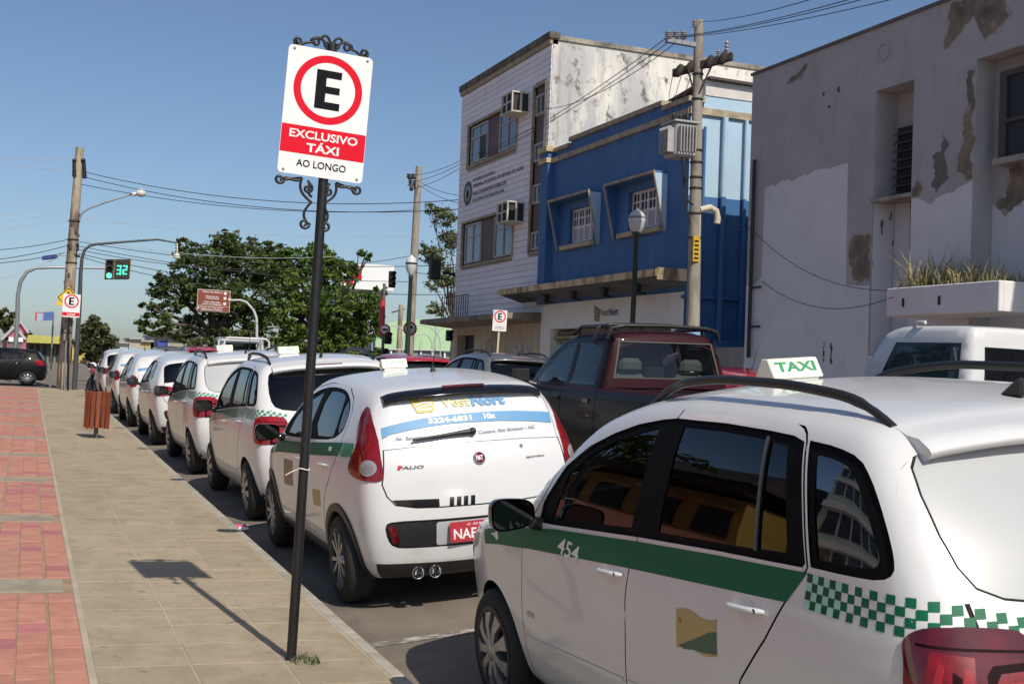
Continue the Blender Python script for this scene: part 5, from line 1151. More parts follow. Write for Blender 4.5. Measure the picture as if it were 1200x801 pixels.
# ---- wooden litter bin
bx, by = 1.115, 21.22; WOOD = mat('varnished red wood', (.27, .062, .022), .5, col2=(.15, .035, .016), vscale=9, stretch=(3, 3, .5), rand=.15)
lb = empty('litter_bin', (bx, by, walk_z(bx, by)), (0, .02, 0), 'round litter bin of upright red wooden slats on a short steel post', 'litter bin')
b = MB(); b.tube([(0, 0, 0), (0, 0, .30)], .036, 8); b.box(-.05, .05, -.03, .03, .20, .72); b.build('post', mat('grey painted steel', (.12, .12, .13), .5), lb)
b = MB(); b.lathe([(.165, .22), (.165, .30), (.18, .74), (.16, .74), (.15, .24)], 24); b.build('liner', mat('dark bin liner', (.03, .028, .025), .7), lb)
sl = MB(); sl.hexa([(-.030, -.011, .165), (.030, -.011, .165), (.030, .011, .165), (-.030, .011, .165), (-.034, -.011, .775), (.034, -.011, .775), (.034, .011, .775), (-.034, .011, .775)]); sme = sl.mesh('slat', WOOD, .004)
for k in range(14):
    a = 2*PI*k/14; o = link_mesh('slat', sme, lb); o.location = (.192*math.sin(a), -.192*math.cos(a), random.uniform(-.012, .012)); o.rotation_euler = (0, 0, a)
# ---- power pole group on the near corner
def pole_(name, pts, r, m, label, cat, group=None, n=12):
    o = Vector(pts[0]); b = MB(); b.tube([Vector(p)-o for p in pts], r, n); e = empty(name, o, (0, 0, 0), label, cat, group); b.build('pole', m, e); return e, o
WIRE = mat('black cable', (.02, .02, .022), .6); WIREL = mat('weathered pale cable', (.42, .43, .46), .7)
y0 = 43.5; pb = at(73, 457, y0); pt = at(93.5, 173, y0); pb.z = G*y0+.3
pole1, po = pole_('utility_pole', [pb-Vector((0, 0, .4)), pb, pb.lerp(pt, .5), pt], [.20, .20, .175, .13], CONC, 'weathered concrete power pole at the near left corner, with black insulators at its top', 'power pole', 'power poles')
def rel(px, py, y, o): return at(px, py, y)-o
b = MB()
for px, py0, py1 in ((86.5, 186, 207), (98.3, 186, 209)): b.tube([rel(px, py0, y0-.1, po), rel(px+.8, py1, y0-.1, po)], [.05, .075], 8)
for px, py in ((87, 188), (97, 188)): b.sphere(rel(px, py, y0-.12, po), .07, 8, 6)
build_split(b, 'insulator', BLACKI, pole1)
b = MB()
for i in range(17):
    t = random.uniform(.15, .72); c_ = pb.lerp(pt, t)-po; a = random.uniform(0, 2*PI); b.cbox(c_+Vector((math.cos(a)*.18, -abs(math.sin(a))*.2, 0)), (.06, .05, random.uniform(.05, .14)))
for t in (.2, .3, .34, .5, .6, .68): b.lathe([(.19, 0), (.20, .01), (.20, .04), (.19, .05)], 12, pb.lerp(pt, t)-po)
for px, py in ((80, 287), (91, 286), (91, 292), (92, 300), (89, 298)): b.sphere(rel(px, py, y0-.15, po), .055, 8, 6)
build_split(b, 'pole_fitting', mat('dark fittings', (.05, .045, .04), .7), pole1)
b = MB(); b.tube([rel(*p, y0-.1, po) for p in ((93, 257), (96, 250), (101, 246), (110, 242), (130, 235), (150, 229), (158, 227))], .032, 8); b.build('lamp_arm', STEEL, pole1)
b = MB(); c_ = rel(165, 226, y0-.1, po); b.sphere(c_, .165, 16, 10, (1.05, 1.0, .88)); b.tube([rel(155, 228, y0-.1, po), rel(160, 227, y0-.1, po)], .07, 8); b.build('lamp_head', mat('white lamp glass', (.72, .72, .68), .3, var=.1, vscale=6), pole1)
b = MB(); b.tube([rel(78, 299, y0, po), rel(66, 299, y0, po)], .02, 6); b.build('lamp_arm', STEEL, pole1)
b = MB(); b.obox(rel(49, 304.5, y0, po), rel(67.5, 302.5, y0, po)-rel(49, 304.5, y0, po), (0, .22, 0), rel(49.5, 299.5, y0, po)-rel(49, 304.5, y0, po)); b.build('blue_lamp_head', mat('blue lamp housing', (.05, .08, .32), .4), pole1, .03)
yk = 43.1; b0 = at(87, 459, yk); b0.z = G*yk+.25
p2, po2 = pole_('lamp_post', [b0-Vector((0, 0, .4)), b0, at(93, 360, yk), at(94.5, 320, yk), at(96, 303, yk), at(99, 293, yk), at(105, 288, yk), at(113, 286, yk), at(150, 283, yk), at(185, 280.5, yk), at(207, 284.5, yk)], [.085, .085, .075, .065, .055, .05, .045, .045, .04, .035, .025], mat('dark grey post paint', (.06, .065, .07), .5), 'dark curved lamp post at the near left corner with a small hanging lamp', 'lamp post')
b = MB(); b.tube([rel(207.5, 285, yk, po2), rel(207.8, 297, yk, po2)], .03, 6); b.lathe([(.02, .0), (.10, -.05), (.12, -.16), (.11, -.19), (.0, -.19)], 14, rel(207.5, 296.5, yk, po2)); b.build('hanging_lamp', mat('cream lamp housing', (.62, .60, .52), .5), p2)
# E sign, diamond sign, street name post
ye = 41.9; eb = at(79.5, 459, ye); eb.z = walk_z(eb.x, ye)
es = empty('parking_sign', eb, (0, 0, 0), 'white no-parking E plate with red strip on the poles at the near left corner', 'sign', 'no-parking signs')
b = MB(); b.tube([(0, 0, 0), at(80.5, 372, ye)-eb], .035, 8); b.build('post', BLACKI, es)
uu = Vector((.999, 0, -.02)).normalized(); vv = Vector((.035, 0, 1)); vv = (vv-uu*vv.dot(uu)).normalized()
bd2, c2, n2 = E_sign(es, at(83.6, 358, ye)-eb, uu, vv, .545, .76, False, .225)
b = MB(); b.prism([(-.268, -.22), (.268, -.22), (.268, -.34), (-.268, -.34)][::-1], at(83.6, 358, ye)-eb-vv*0, uu, vv, n2*.002); b.build('red_strip', SIGNR, bd2)
b = MB(); put_text(b, 'TÁXI', at(83.6, 358, ye)-eb-vv*.28, uu, vv, .07, .26, .004, .04); b.build('sign_lettering', SIGNW, bd2)
yd = 42.6; db = at(80, 349, yd); ds = empty('warning_sign', db, (0, 0, 0), 'yellow diamond warning sign behind the E plate on the corner poles', 'sign')
SY = mat('yellow sign', (.75, .50, .02), .45)
def diamond(root, c, w, m):
    b = MB(); b.prism([(0, -w), (w, 0), (0, w), (-w, 0)], c, uu, vv, (0, .006, 0)); o = b.build('sign_board', m, root); q = MB(); k = w*.88
    for a, b_ in (((0, -k), (k, 0)), ((k, 0), (0, k)), ((0, k), (-k, 0)), ((-k, 0), (0, -k))): q.tube([Vector(c)+uu*a[0]+vv*a[1]-Vector((0, .003, 0)), Vector(c)+uu*b_[0]+vv*b_[1]-Vector((0, .003, 0))], .012, 5)
    q.box(c[0]-.03, c[0]+.03, c[1]-.008, c[1]-.003, c[2]-.2*w, c[2]+.45*w); q.prism([(-.3*w, .2*w), (.3*w, .2*w), (0, .6*w)], Vector(c)-Vector((0, .004, 0)), uu, vv, (0, -.003, 0)); q.build('sign_symbol', SIGNK, o); return o
diamond(ds, Vector((0, 0, 0)), .37, SY); b = MB(); b.box(-.36, -.05, -.01, .02, -.27, -.12); b.build('sub_plate', SY, ds)
b = MB(); b.tube([(0, .04, -db.z+G*yd+.02), (0, .04, .3)], .03, 8); b.build('post', STEEL, ds)
yn = 43.6; nb_ = at(58.5, 456, yn); nb_.z = G*yn
ns = empty('street_name_sign', nb_, (0, 0, 0), 'thin grey post with small blue and red street name plates at the left corner', 'sign')
b = MB(); b.tube([(0, 0, -.1), at(62.5, 367, yn)-nb_], .03, 8); b.build('post', STEEL, ns)
q0 = at(41, 376, yn)-nb_; b = MB(); b.obox(q0, at(51, 376, yn)-at(41, 376, yn), (0, .02, 0), (0, 0, .30)); b.build('name_plate', mat('red plate', (.5, .05, .05), .5), ns)
q0 = at(51.3, 375.5, yn)-nb_; b = MB(); b.obox(q0, at(63, 375, yn)-at(51.3, 375.5, yn), (0, .02, 0), (0, 0, .29)); b.build('name_plate', mat('blue plate', (.06, .15, .42), .5), ns)
q0 = at(43, 376, yn-.02)-nb_; b = MB(); b.obox(q0, at(50, 376, yn)-at(43, 376, yn), (0, .01, 0), (0, 0, .27)); b.build('name_plate', mat('pale blue plate', (.35, .45, .62), .5), ns)
# ---- traffic lights
TLK = mat('dark signal housing', (.022, .022, .022), .5); TLY = mat('yellow signal edge', (.35, .27, .08), .6)
ys_ = 50.0; tb = at(16, 430, ys_); tb.z = G*ys_
tl = empty('traffic_light', tb, (0, 0, 0), 'traffic light with green lamp and green 32 countdown on a long curved arm', 'traffic light', 'traffic lights')
arm = [(0, 0, -.1)]+[at(*p, ys_)-tb for p in ((20, 380), (21, 345), (24, 330), (31, 319), (42, 314), (60, 313.3), (90, 313.5), (123, 314))]
b = MB(); b.tube(arm, [.10, .09, .08, .075, .07, .06, .055, .05, .045], 10); b.build('pole', STEEL, tl)
o_ = at(122.5, 327, ys_)-tb; uu3 = (at(151.5, 327, ys_)-tb-o_); hh = Vector((.02, 0, .80)); b = MB(); b.obox(o_, uu3, (0, .25, 0), hh); hs_ = b.build('signal_housing', TLK, tl, .03)
b = MB()
for (a, w_) in ((o_-Vector((.025, -.005, 0)), .03), (o_+uu3-Vector((.005, -.005, 0)), .03), (o_+uu3*.345, .02)): b.obox(a, (w_, 0, 0), (0, .02 if w_ == .03 else -.004, 0), hh)
build_split(b, 'housing_edge', TLY, hs_)
for k in range(3):
    c_ = o_+uu3*.17+hh*(.18+.31*k)+Vector((0, -.004, 0)); b = MB(); b.lathe([(.105, .0), (.10, .006), (.0, .02)], 20, c_, (0, -1, 0))
    b.build('lamp_lens', mat('lit green lamp', (.10, 1.0, .50), .4, emit=2.2) if k == 0 else mat('dark lamp lens', (.02, .012, .012), .3), hs_)
    b = MB(); b.add([tuple(c_+Vector((.115*math.cos(a), -d, .115*math.sin(a)))) for d in (0, .14) for a in np.linspace(.3, PI-.3, 12)], [(i, i+1, 13+i, 12+i) for i in range(11)]); b.build('lamp_hood', TLK, hs_)
DIG = mat('lit green digits', (.06, .95, .50), .4, emit=2.0)
SEG = {'3': 'abcdg', '2': 'abdeg'}
b = MB()
for d, px in (('3', 136.5), ('2', 143.6)):
    o2 = at(px, 321.3, ys_)-tb; o2.y = -.006; w_, h_ = .165, .36; t_ = .045
    S = {'a': (0, h_-t_, w_, t_), 'g': (0, h_/2-t_/2, w_, t_), 'd': (0, 0, w_, t_), 'b': (w_-t_, h_/2, t_, h_/2), 'c': (w_-t_, 0, t_, h_/2), 'e': (0, 0, t_, h_/2), 'f': (0, h_/2, t_, h_/2)}
    for s_ in SEG[d]: x, z, ww, hh_ = S[s_]; b.obox(o2+Vector((x+.004, 0, z+.004)), (ww-.008, 0, 0), (0, -.006, 0), (.02*hh_, 0, hh_-.008))
b.build('countdown_digits', DIG, hs_)
def sig_head(root, c, w, h, n=3, m=TLK, back=False, nm='signal_housing'):
    b = MB(); b.cbox(c, (w, w*.8, h)); o = b.build(nm, m, root, w*.08)
    for k in range(n):
        z = c[2]-h/2+h*(k+.5)/n
        b = MB(); s = 1 if back else -1
        b.add([(c[0]+w*.42*math.cos(a), c[1]+s*(w*.4+d), z+w*.42*math.sin(a)) for d in (0, w*.7) for a in np.linspace(.1, PI-.1, 10)], [(i, i+1, 11+i, 10+i) for i in range(9)]); b.build('lamp_hood', m, o)
        if not back: b = MB(); b.lathe([(w*.38, 0), (0, .01)], 14, (c[0], c[1]-w*.41, z), (0, -1, 0)); b.build('lamp_lens', MATS['dark lamp lens'], o)
    return o
yq = 40.5; qb = at(448.5, 432, yq); qb.z = G*yq
t2 = empty('traffic_light', qb, (0, 0, 0), 'red banded signal post with two dark signal heads left of the slim lantern post', 'traffic light', 'traffic lights')
b = MB(); b.tube([(0, 0, 0), at(450.5, 332, yq)-qb], .055, 8); b.build('pole', mat('dull signal post', (.16, .15, .15), .6), t2)
b = MB(); b.tube([at(447, 392, yq)-qb, at(448.5, 352, yq)-qb], .10, 8); b.build('red_sleeve', mat('red sleeve', (.55, .05, .06), .5), t2)
sig_head(t2, at(458.5, 327.5, yq)-qb+Vector((0, -.1, 0)), .22, .58); sig_head(t2, at(454, 396, yq)-qb+Vector((0, -.1, 0)), .22, .42, 2); sig_head(t2, at(450, 414, yq)-qb+Vector((0, -.1, 0)), .2, .36, 2)
def round_sign(root, c, r, bar):
    b = MB(); b.lathe([(0, 0), (r, 0), (r, .006), (0, .006)], 28, c, (0, -1, 0)); o = b.build('sign_board', SIGNW, root); q = MB(); ring(q, r*.76, r*.99, Vector(c)-Vector((0, .007, 0)), (1, 0, 0), (0, 0, 1), (0, -.004, 0), 28); q.build('red_ring', SIGNR, o)
    q = MB()
    if bar: q.box(c[0]-r*.5, c[0]+r*.5, c[1]-.011, c[1]-.007, c[2]-r*.16, c[2]+r*.16)
    else: q.tube([Vector(c)+Vector((-r*.3, -.01, -r*.35)), Vector(c)+Vector((-r*.3, -.01, r*.1)), Vector(c)+Vector((r*.1, -.01, r*.35)), Vector(c)+Vector((r*.3, -.01, r*.1))], .04, 6)
    q.build('sign_symbol', SIGNK, o)
round_sign(t2, at(450, 386, yq)-qb+Vector((0, -.12, 0)), .20, True)
yr_ = 39.0; rb = at(480, 420, yr_); rb.z = G*yr_; rs = empty('round_sign', rb, (0, 0, 0), 'round red-rimmed turn sign half hidden behind the slim lantern post', 'sign'); round_sign(rs, at(480.5, 385, yr_)-rb, .245, False); b = MB(); b.tube([(0, .04, 0), at(480.5, 378, yr_)-rb+Vector((0, .04, 0))], .03, 6); b.build('post', STEEL, rs)
yq = 35.6; qb = at(526, 432, yq); qb.z = G*yq
t3 = empty('traffic_light', at(560, 432, yq), (0, 0, 0), 'dark traffic light hung out from the side of the white clad building', 'traffic light', 'traffic lights'); qb = t3.location.copy()
b = MB(); b.tube([at(519, 319, yq)-qb, at(545, 324, yq)-qb], .04, 8); b.tube([at(527, 395, yq)-qb, at(545, 395, yq)-qb], .03, 8); b.build('bracket', TLK, t3)
sig_head(t3, at(509.5, 316, yq)-qb, .34, .62, 2, TLK, True); sig_head(t3, at(526.5, 393, yq)-qb, .20, .34, 2, TLK, False)
# ---- tourist sign, lantern posts, far kerb E sign
yt = 47.0; b0 = at(302, 420, yt); b0.z = G*yt
ts = empty('tourist_sign', b0, (0, 0, 0), 'brown tourist direction board with white lettering on a grey hooked post', 'sign')
b = MB(); b.tube([(0, 0, 0)]+[at(*p, yt)-b0 for p in ((301, 385), (300.5, 372), (297, 363), (289, 354), (282, 351.5), (269, 351.5))], [.06, .055, .055, .05, .045, .04, .035], 8); b.build('post', mat('pale post paint', (.5, .5, .5), .5), ts)
c_ = at(250.5, 352.3, yt)-b0; w_ = (at(269.5, 352, yt)-at(232, 352, yt)).length; h_ = .80; ut = Vector((1, 0, -.012)).normalized(); vt = Vector((.012, 0, 1))
b = MB(); b.prism([(-w_/2-.015, -h_/2-.015), (w_/2+.015, -h_/2-.015), (w_/2+.015, h_/2+.015), (-w_/2-.015, h_/2+.015)], c_+Vector((0, .01, 0)), ut, vt, (0, .02, 0)); sb = b.build('sign_board', SIGNW, ts)
b = MB(); b.prism([(-w_/2, -h_/2), (w_/2, -h_/2), (w_/2, h_/2), (-w_/2, h_/2)], c_, ut, vt, (0, .009, 0)); b.build('brown_field', mat('brown sign', (.22, .055, .028), .5), sb)
b = MB()
for dz, s_, w2 in ((.33, 'Palácio Rio Branco', .74), (.16, 'Memorial dos', .50), (.09, 'Autonomistas', .50), (-.05, 'Teatro Barracão', .62), (-.13, 'Centro de Artesanato', .74), (-.26, 'Parque da Maternidade', .86), (-.34, 'Biblioteca Pública', .8)):
    put_text(b, s_, c_+ut*(-.06)+vt*dz, ut, vt, .055, w2, .004, .02)
for dz in (.31, .12, -.09): b.prism([(-.05, -.05), (.05, -.05), (.05, .05), (-.05, .05)], c_+ut*.42+vt*dz, ut, vt, (0, -.004, 0))
for a_, s_ in ((.58, 1), (-.56, -1)): b.prism([(-.04, 0), (0, .05), (.04, 0), (.015, 0), (.015, -.06), (-.015, -.06), (-.015, 0)], c_+ut*a_+vt*(.1 if s_ > 0 else -.28), ut, vt, (0, -.004, 0))
b.prism([(-w_/2, -.004), (w_/2, -.004), (w_/2, .004), (-w_/2, .004)], c_+vt*-.2, ut, vt, (0, -.003, 0)); b.build('sign_lettering', SIGNW, sb)
GREENP = mat('dark green lantern post', (.025, .05, .04), .45, var=.3, vscale=15)
def lantern(name, base, top, style, label):
    e = empty(name, base, (0, 0, 0), label, 'lamp post', 'lantern posts on the far pavement'); d = Vector(top)-Vector(base); L = d.length; ax = d.normalized()
    b = MB()
    if style == 'old': b.lathe([(.12, 0), (.12, .3), (.07, .4), (.065, L*.45), (.055, L-.1), (.075, L-.06), (.04, L)], 14, (0, 0, 0), ax)
    else: b.lathe([(.09, 0), (.085, .3), (.05, .35), (.045, L-.06), (.085, L-.04), (.09, L), (.0, L)], 14, (0, 0, 0), ax)
    b.build('post', GREENP, e); b = MB()
    if style == 'old':
        b.lathe([(.07, L), (.14, L+.14), (.155, L+.30), (.13, L+.44), (.04, L+.52), (.0, L+.56)], 14, (0, 0, 0), ax); b.build('lantern_globe', mat('milky lantern glass', (.62, .64, .62), .25, var=.2, vscale=8), e)
        b = MB(); b.lathe([(.158, L+.28), (.165, L+.30), (.158, L+.33)], 14, (0, 0, 0), ax); b.build('lantern_band', GREENP, e)
    else:
        b.lathe([(.085, L), (.125, L+.06), (.155, L+.20), (.155, L+.245), (.0, L+.245)], 18, (0, 0, 0), ax); b.build('lantern_globe', mat('opal lantern glass', (.50, .51, .50), .2, coat=.5), e)
        b = MB(); b.lathe([(.158, L+.245), (.16, L+.26), (.15, L+.275)], 18, (0, 0, 0), ax); b.build('lantern_band', mat('grey lantern band', (.2, .2, .21), .5), e)
        b = MB(); b.lathe([(.155, L+.275), (.12, L+.34), (.05, L+.385), (.015, L+.43), (.0, L+.44)], 18, (0, 0, 0), ax); b.build('lantern_cap', MATS['opal lantern glass'], e)
    return e
yl = 18.9; lt_ = at(746, 272, yl); lb_ = at(741, 385, yl); d = (lb_-lt_); lb_ = lt_+d*((lt_.z-(G*yl+.1))/(-d.z)); lantern('street_lantern', lb_, lt_, 'new', 'slim dark green lamp post with an opal lantern before the blue building')
yl = 31.0; lt_ = at(481.5, 322, yl); lb_ = at(477, 424, yl); d = (lb_-lt_); lb_ = lt_+d*((lt_.z-(G*yl+.05))/(-d.z)); lantern('street_lantern', lb_, lt_, 'old', 'dark green lamp post with a milky lantern globe left of the white clad building')
yf = 26.3; fb = at(582, 424, yf); ft_ = at(584.5, 388, yf); d = fb-ft_; fb = ft_+d*((ft_.z-(G*yf+.1))/(-d.z))
fe = empty('parking_sign', fb, (0, 0, 0), 'small white no-parking E plate on a cream post before the white clad building', 'sign', 'no-parking signs')
b = MB(); b.tube([(0, 0, 0), ft_-fb, ft_-fb+Vector((.01, .03, .3))], .028, 8); b.build('post', mat('cream post paint', (.62, .52, .36), .6), fe)
c_ = at(585, 375.5, yf)-fb-Vector((0, .04, 0)); bd3, c3, n3 = E_sign(fe, c_, Vector((1, 0, -.015)).normalized(), Vector((.03, 0, 1)).normalized(), .355, .50, False, .145)
b = MB(); put_text(b, 'PROIBIDO', c_-Vector((0, .004, .15)), (1, 0, 0), (0, 0, 1), .022, .22, .0, .02); put_text(b, 'ESTACIONAR', c_-Vector((0, .004, .19)), (1, 0, 0), (0, 0, 1), .022, .24, .0, .02); b.build('sign_lettering', mat('grey lettering', (.3, .3, .3), .5), bd3)
# ================================================================ buildings along the far side
FX = 12.0
def wall_x(mb, X, y0, y1, z0, z1, holes=(), depth=.25, sgn=1):
    """front sheet of a wall facing -x with rectangular openings (y0,y1,z0,z1) and their reveals"""
    ys = sorted(set([y0, y1]+[h[0] for h in holes]+[h[1] for h in holes])); zs = sorted(set([z0, z1]+[h[2] for h in holes]+[h[3] for h in holes]))
    for i in range(len(ys)-1):
        for j in range(len(zs)-1):
            cy, cz = (ys[i]+ys[i+1])/2, (zs[j]+zs[j+1])/2
            if any(h[0] < cy < h[1] and h[2] < cz < h[3] for h in holes): continue
            mb.add([(X, ys[i], zs[j]), (X, ys[i], zs[j+1]), (X, ys[i+1], zs[j+1]), (X, ys[i+1], zs[j])], [(0, 1, 2, 3)])
    for h in holes:
        a, b_, c, d = h[:4]; D = h[4] if len(h) > 4 else depth
        for (p, q) in (((a, c), (b_, c)), ((b_, c), (b_, d)), ((b_, d), (a, d)), ((a, d), (a, c))):
            mb.add([(X, p[0], p[1]), (X, q[0], q[1]), (X+D, q[0], q[1]), (X+D, p[0], p[1])], [(0, 1, 2, 3)])
def grimy(name, col, dirt, scale=1.2, lo=.45, hi=.7, rough=.9, streak=True, bump=.25, dirt2=None):
    m = mat(name, col, rough, col2=dirt, vscale=scale, ramp=(lo, hi), bump=bump, bscale=14, detail=9, stretch=(1, 1, .35) if streak else None)
    return m
AGED = grimy('aged white render', (.78, .75, .67), (.48, .48, .47), .55, .46, .60)
add_dirt(AGED, (.44, .44, .445), .9, .46, .58, (1.5, 1.5, .5), (8.6, .10)); add_dirt(AGED, (.20, .17, .13), 7.0, .66, .70, (1, 1, .9)); add_dirt(AGED, (.15, .14, .12), 3.0, .535, .64, (1, 1, .8)); add_dirt(AGED, (.24, .23, .215), 1.3, .55, .75, (2.5, 2.5, .25))
CLAD = mat('pale grey wall boards', (.87, .85, .88), .75, var=.1, vscale=2.5, rand=.07, bump=.1, bscale=30); add_dirt(CLAD, (.66, .62, .58), 1.1, .58, .82, (1, 1, .3))
JOINT = mat('dark board joint', (.42, .41, .40), .9); PANELB = mat('brown window panel', (.16, .12, .11), .7, var=.3, vscale=6)
FRAMEW = mat('grey white window frame', (.42, .42, .41), .6); COPING = mat('black stained coping', (.07, .065, .055), .95, col2=(.22, .20, .15), vscale=3)
CREAM = mat('dirty cream trim', (.46, .39, .27), .85, var=.5, vscale=4); BLACKG = mat('dark room behind glass', (.02, .022, .026), .6)
WGLASS = mat('window glass', (.06, .075, .095), .06, spec=.7); DARKI = mat('dark iron', (.03, .03, .03), .6)
def window_x(parent, X, y0, y1, z0, z1, cols, rows, fm=FRAMEW, gm=None, fw=.05, open_=None):
    """framed window in the plane X: frame and bars as one part, each pane a sub-part"""
    mb = MB()
    mb.box(X-.03, X+.03, y0, y1, z0, z0+fw); mb.box(X-.03, X+.03, y0, y1, z1-fw, z1); mb.box(X-.028, X+.028, y0, y0+fw, z0+fw, z1-fw); mb.box(X-.028, X+.028, y1-fw, y1, z0+fw, z1-fw)
    yy = [y0+(y1-y0)*t for t in cols]; zz = [z0+(z1-z0)*t for t in rows]
    for y in yy[1:-1]: mb.box(X-.024, X+.024, y-fw*.4, y+fw*.4, z0+fw, z1-fw)
    for z in zz[1:-1]:
        for i in range(len(yy)-1): mb.box(X-.02, X+.02, yy[i]+fw*.45, yy[i+1]-fw*.45, z-fw*.4, z+fw*.4)
    f = mb.build('window', fm, parent)
    for i in range(len(yy)-1):
        for j in range(len(zz)-1):
            k = MB(); k.box(X+.004, X+.012, yy[i]+fw*.4, yy[i+1]-fw*.4, zz[j]+fw*.4, zz[j+1]-fw*.4); k.build('pane', BLACKG if open_ == (i, j) else (gm or WGLASS), f)
    return f
# ---------------------------------------------------------------- white clad office block
wb_ = empty('office_building', (FX, 31, 0), (0, 0, 0), 'three storey pale clad office block with brown window bands and a stained side wall', 'building')
def P(mb, name, m, root, bevel=0.0):   # builds in world coordinates under a root that sits elsewhere
    o = mb.build(name, m, root, bevel); o.location = -root.location; return o
WY0, WY1, WZ0, WZ1 = 27.66, 34.42, .2, 10.05
hu = (29.83, 33.66, 7.66, 8.86, .12); hl = (29.86, 33.88, 4.70, 5.96, .12); hs = (27.93, 28.66, 4.70, 9.0, .12)
holes = [hu, hl, hs]
mb = MB(); wall_x(mb, FX+.012, WY0, WY1, 3.1, WZ1, holes, .2); mb.add([(FX+.012, WY1, 0), (FX+.012, WY1, WZ1), (FX+14, WY1, WZ1), (FX+14, WY1, 0)], [(0, 1, 2, 3)]); P(mb, 'front_wall', JOINT, wb_)
mb = MB(); mb.add([(FX+.02, WY0, 0), (FX+14, WY0, 0), (FX+14, WY0, WZ1), (FX+.02, WY0, WZ1)], [(0, 1, 2, 3)]); mb.add([(FX, WY0, WZ1-.02), (FX+14, WY0, WZ1-.02), (FX+14, WY1, WZ1-.02), (FX, WY1, WZ1-.02)], [(0, 1, 2, 3)]); P(mb, 'side_wall', AGED, wb_)
n = 42; hgt = (WZ1-.12-3.12)/n; bme = {}
for i in range(n):   # every board course, cut where windows stand
    z0 = 3.12+i*hgt; z1 = z0+hgt-.014; seg = [(WY0, WY1)]
    for h in holes:
        if z1 > h[2]-.02 and z0 < h[3]+.02:
            out = []
            for a, b_ in seg:
                if h[0]-.02 > a: out.append((a, min(b_, h[0]-.02)))
                if h[1]+.02 < b_: out.append((max(a, h[1]+.02), b_))
            seg = [s for s in out if s[1]-s[0] > .02]
    mb = MB()
    for a, b_ in seg: mb.box(FX-.012, FX+.010, a, b_, z0, z1)
    if seg: build_split(mb, 'wall_board', CLAD, wb_, -wb_.location)
mb = MB(); mb.box(FX-.10, FX+.2, WY0-.05, WY1+.08, WZ1+.02, WZ1+.20); P(mb, 'coping', COPING, wb_, .01); mb = MB(); mb.box(FX-.06, FX+.16, WY0-.0, WY1+.05, WZ1-.11, WZ1+.02); P(mb, 'cornice', CREAM, wb_)
mb = MB(); mb.box(FX+.16, FX+14, WY0-.04, WY0+.16, WZ1+.0, WZ1+.12); P(mb, 'coping', mat('stained pale coping', (.42, .37, .30), .9, col2=(.10, .09, .08), vscale=2), wb_)
for h, sash in ((hu, ((32.14, 33.50), (29.86, 31.20))), (hl, ((32.40, 33.74), (29.92, 31.30)))):
    mb = MB(); mb.box(FX+.05, FX+.15, h[0], h[1], h[2], h[3]); P(mb, 'window_panel', PANELB, wb_)
    mb = MB()
    for a in ((h[0]-.07, h[0], h[2]-.07, h[3]+.07), (h[1], h[1]+.07, h[2]-.07, h[3]+.07)): mb.box(FX-.05, FX+.05, *a)
    mb.box(FX-.05, FX+.05, h[0], h[1], h[3], h[3]+.07); mb.box(FX-.07, FX+.05, h[0], h[1], h[2]-.07, h[2]); build_split(mb, 'window_surround', CREAM, wb_, -wb_.location)
    for k, (a, b_) in enumerate(sash):
        o = window_x(wb_, FX+.03, a, b_, h[2]+.05, h[3]-.05, [0, .5, 1], [0, .68, 1], FRAMEW, mat('sky blue window glass', (.10, .125, .16), .05, spec=.8), .05, (0, 0) if (h is hu and k == 0) else None); o.location = -wb_.location
mb = MB(); mb.box(FX+.05, FX+.14, hs[0], hs[1], hs[2], hs[3]); P(mb, 'stair_panel', PANELB, wb_)
mb = MB(); mb.box(FX-.05, FX+.05, hs[0]-.06, hs[0], hs[2]-.06, hs[3]+.06); mb.box(FX-.05, FX+.05, hs[1], hs[1]+.06, hs[2]-.06, hs[3]+.06); mb.box(FX-.05, FX+.05, hs[0], hs[1], hs[3], hs[3]+.06); mb.box(FX-.05, FX+.05, hs[0], hs[1], hs[2]-.06, hs[2]); build_split(mb, 'window_surround', CREAM, wb_, -wb_.location)
for z0, z1 in ((8.25, 8.78), (7.05, 7.52), (5.95, 6.45), (4.75, 5.22)):
    o = window_x(wb_, FX+.03, hs[0]+.05, hs[1]-.05, z0, z1, [0, .5, 1], [0, 1]); o.location = -wb_.location
ACW = mat('old cream air conditioner', (.60, .57, .48), .7, var=.35, vscale=6)
for ya, za in ((29.05, 8.42), (29.1, 5.52)):
    e = empty('air_conditioner', (FX, ya, za), (0, 0, 0), 'boxy cream window air conditioner jutting out above the %s window band of the office block' % ('upper' if za > 7 else 'lower'), 'air conditioner', 'air conditioners on the office block')
    mb = MB(); X0, X1, Y1, Z1 = -.50, 0.05, .78, .56; t = .045
    for a in ((X0, X1, 0, Y1, 0, t), (X0, X1, 0, Y1, Z1-t, Z1), (X0, X0+t, 0, t, t, Z1-t), (X0, X0+t, Y1-t, Y1, t, Z1-t), (X1-t, X1, 0, t, t, Z1-t), (X0, X0+.03, Y1*.5-.03, Y1*.5+.03, t, Z1-t), (X0, X0+.03, t, Y1-t, Z1*.5-.025, Z1*.5+.025), (X0+.24, X0+.30, 0, t, t, Z1-t)): mb.box(*a)
    mb.build('casing', ACW, e, .006); mb = MB(); mb.box(X0+.05, X1, .05, Y1-.05, .06, Z1-.06); mb.build('grille', BLACKG, e)
mb = MB(); c_ = Vector((FX-.016, 33.57, 6.86)); UY = Vector((0, -1, 0)); UZ = Vector((0, 0, 1)); NX = Vector((-1, 0, 0))
mb.lathe([(0, .004), (.37, .004), (.37, 0)], 32, c_, NX); em = P(mb, 'emblem', mat('emblem dark green', (.05, .085, .06), .6), wb_)
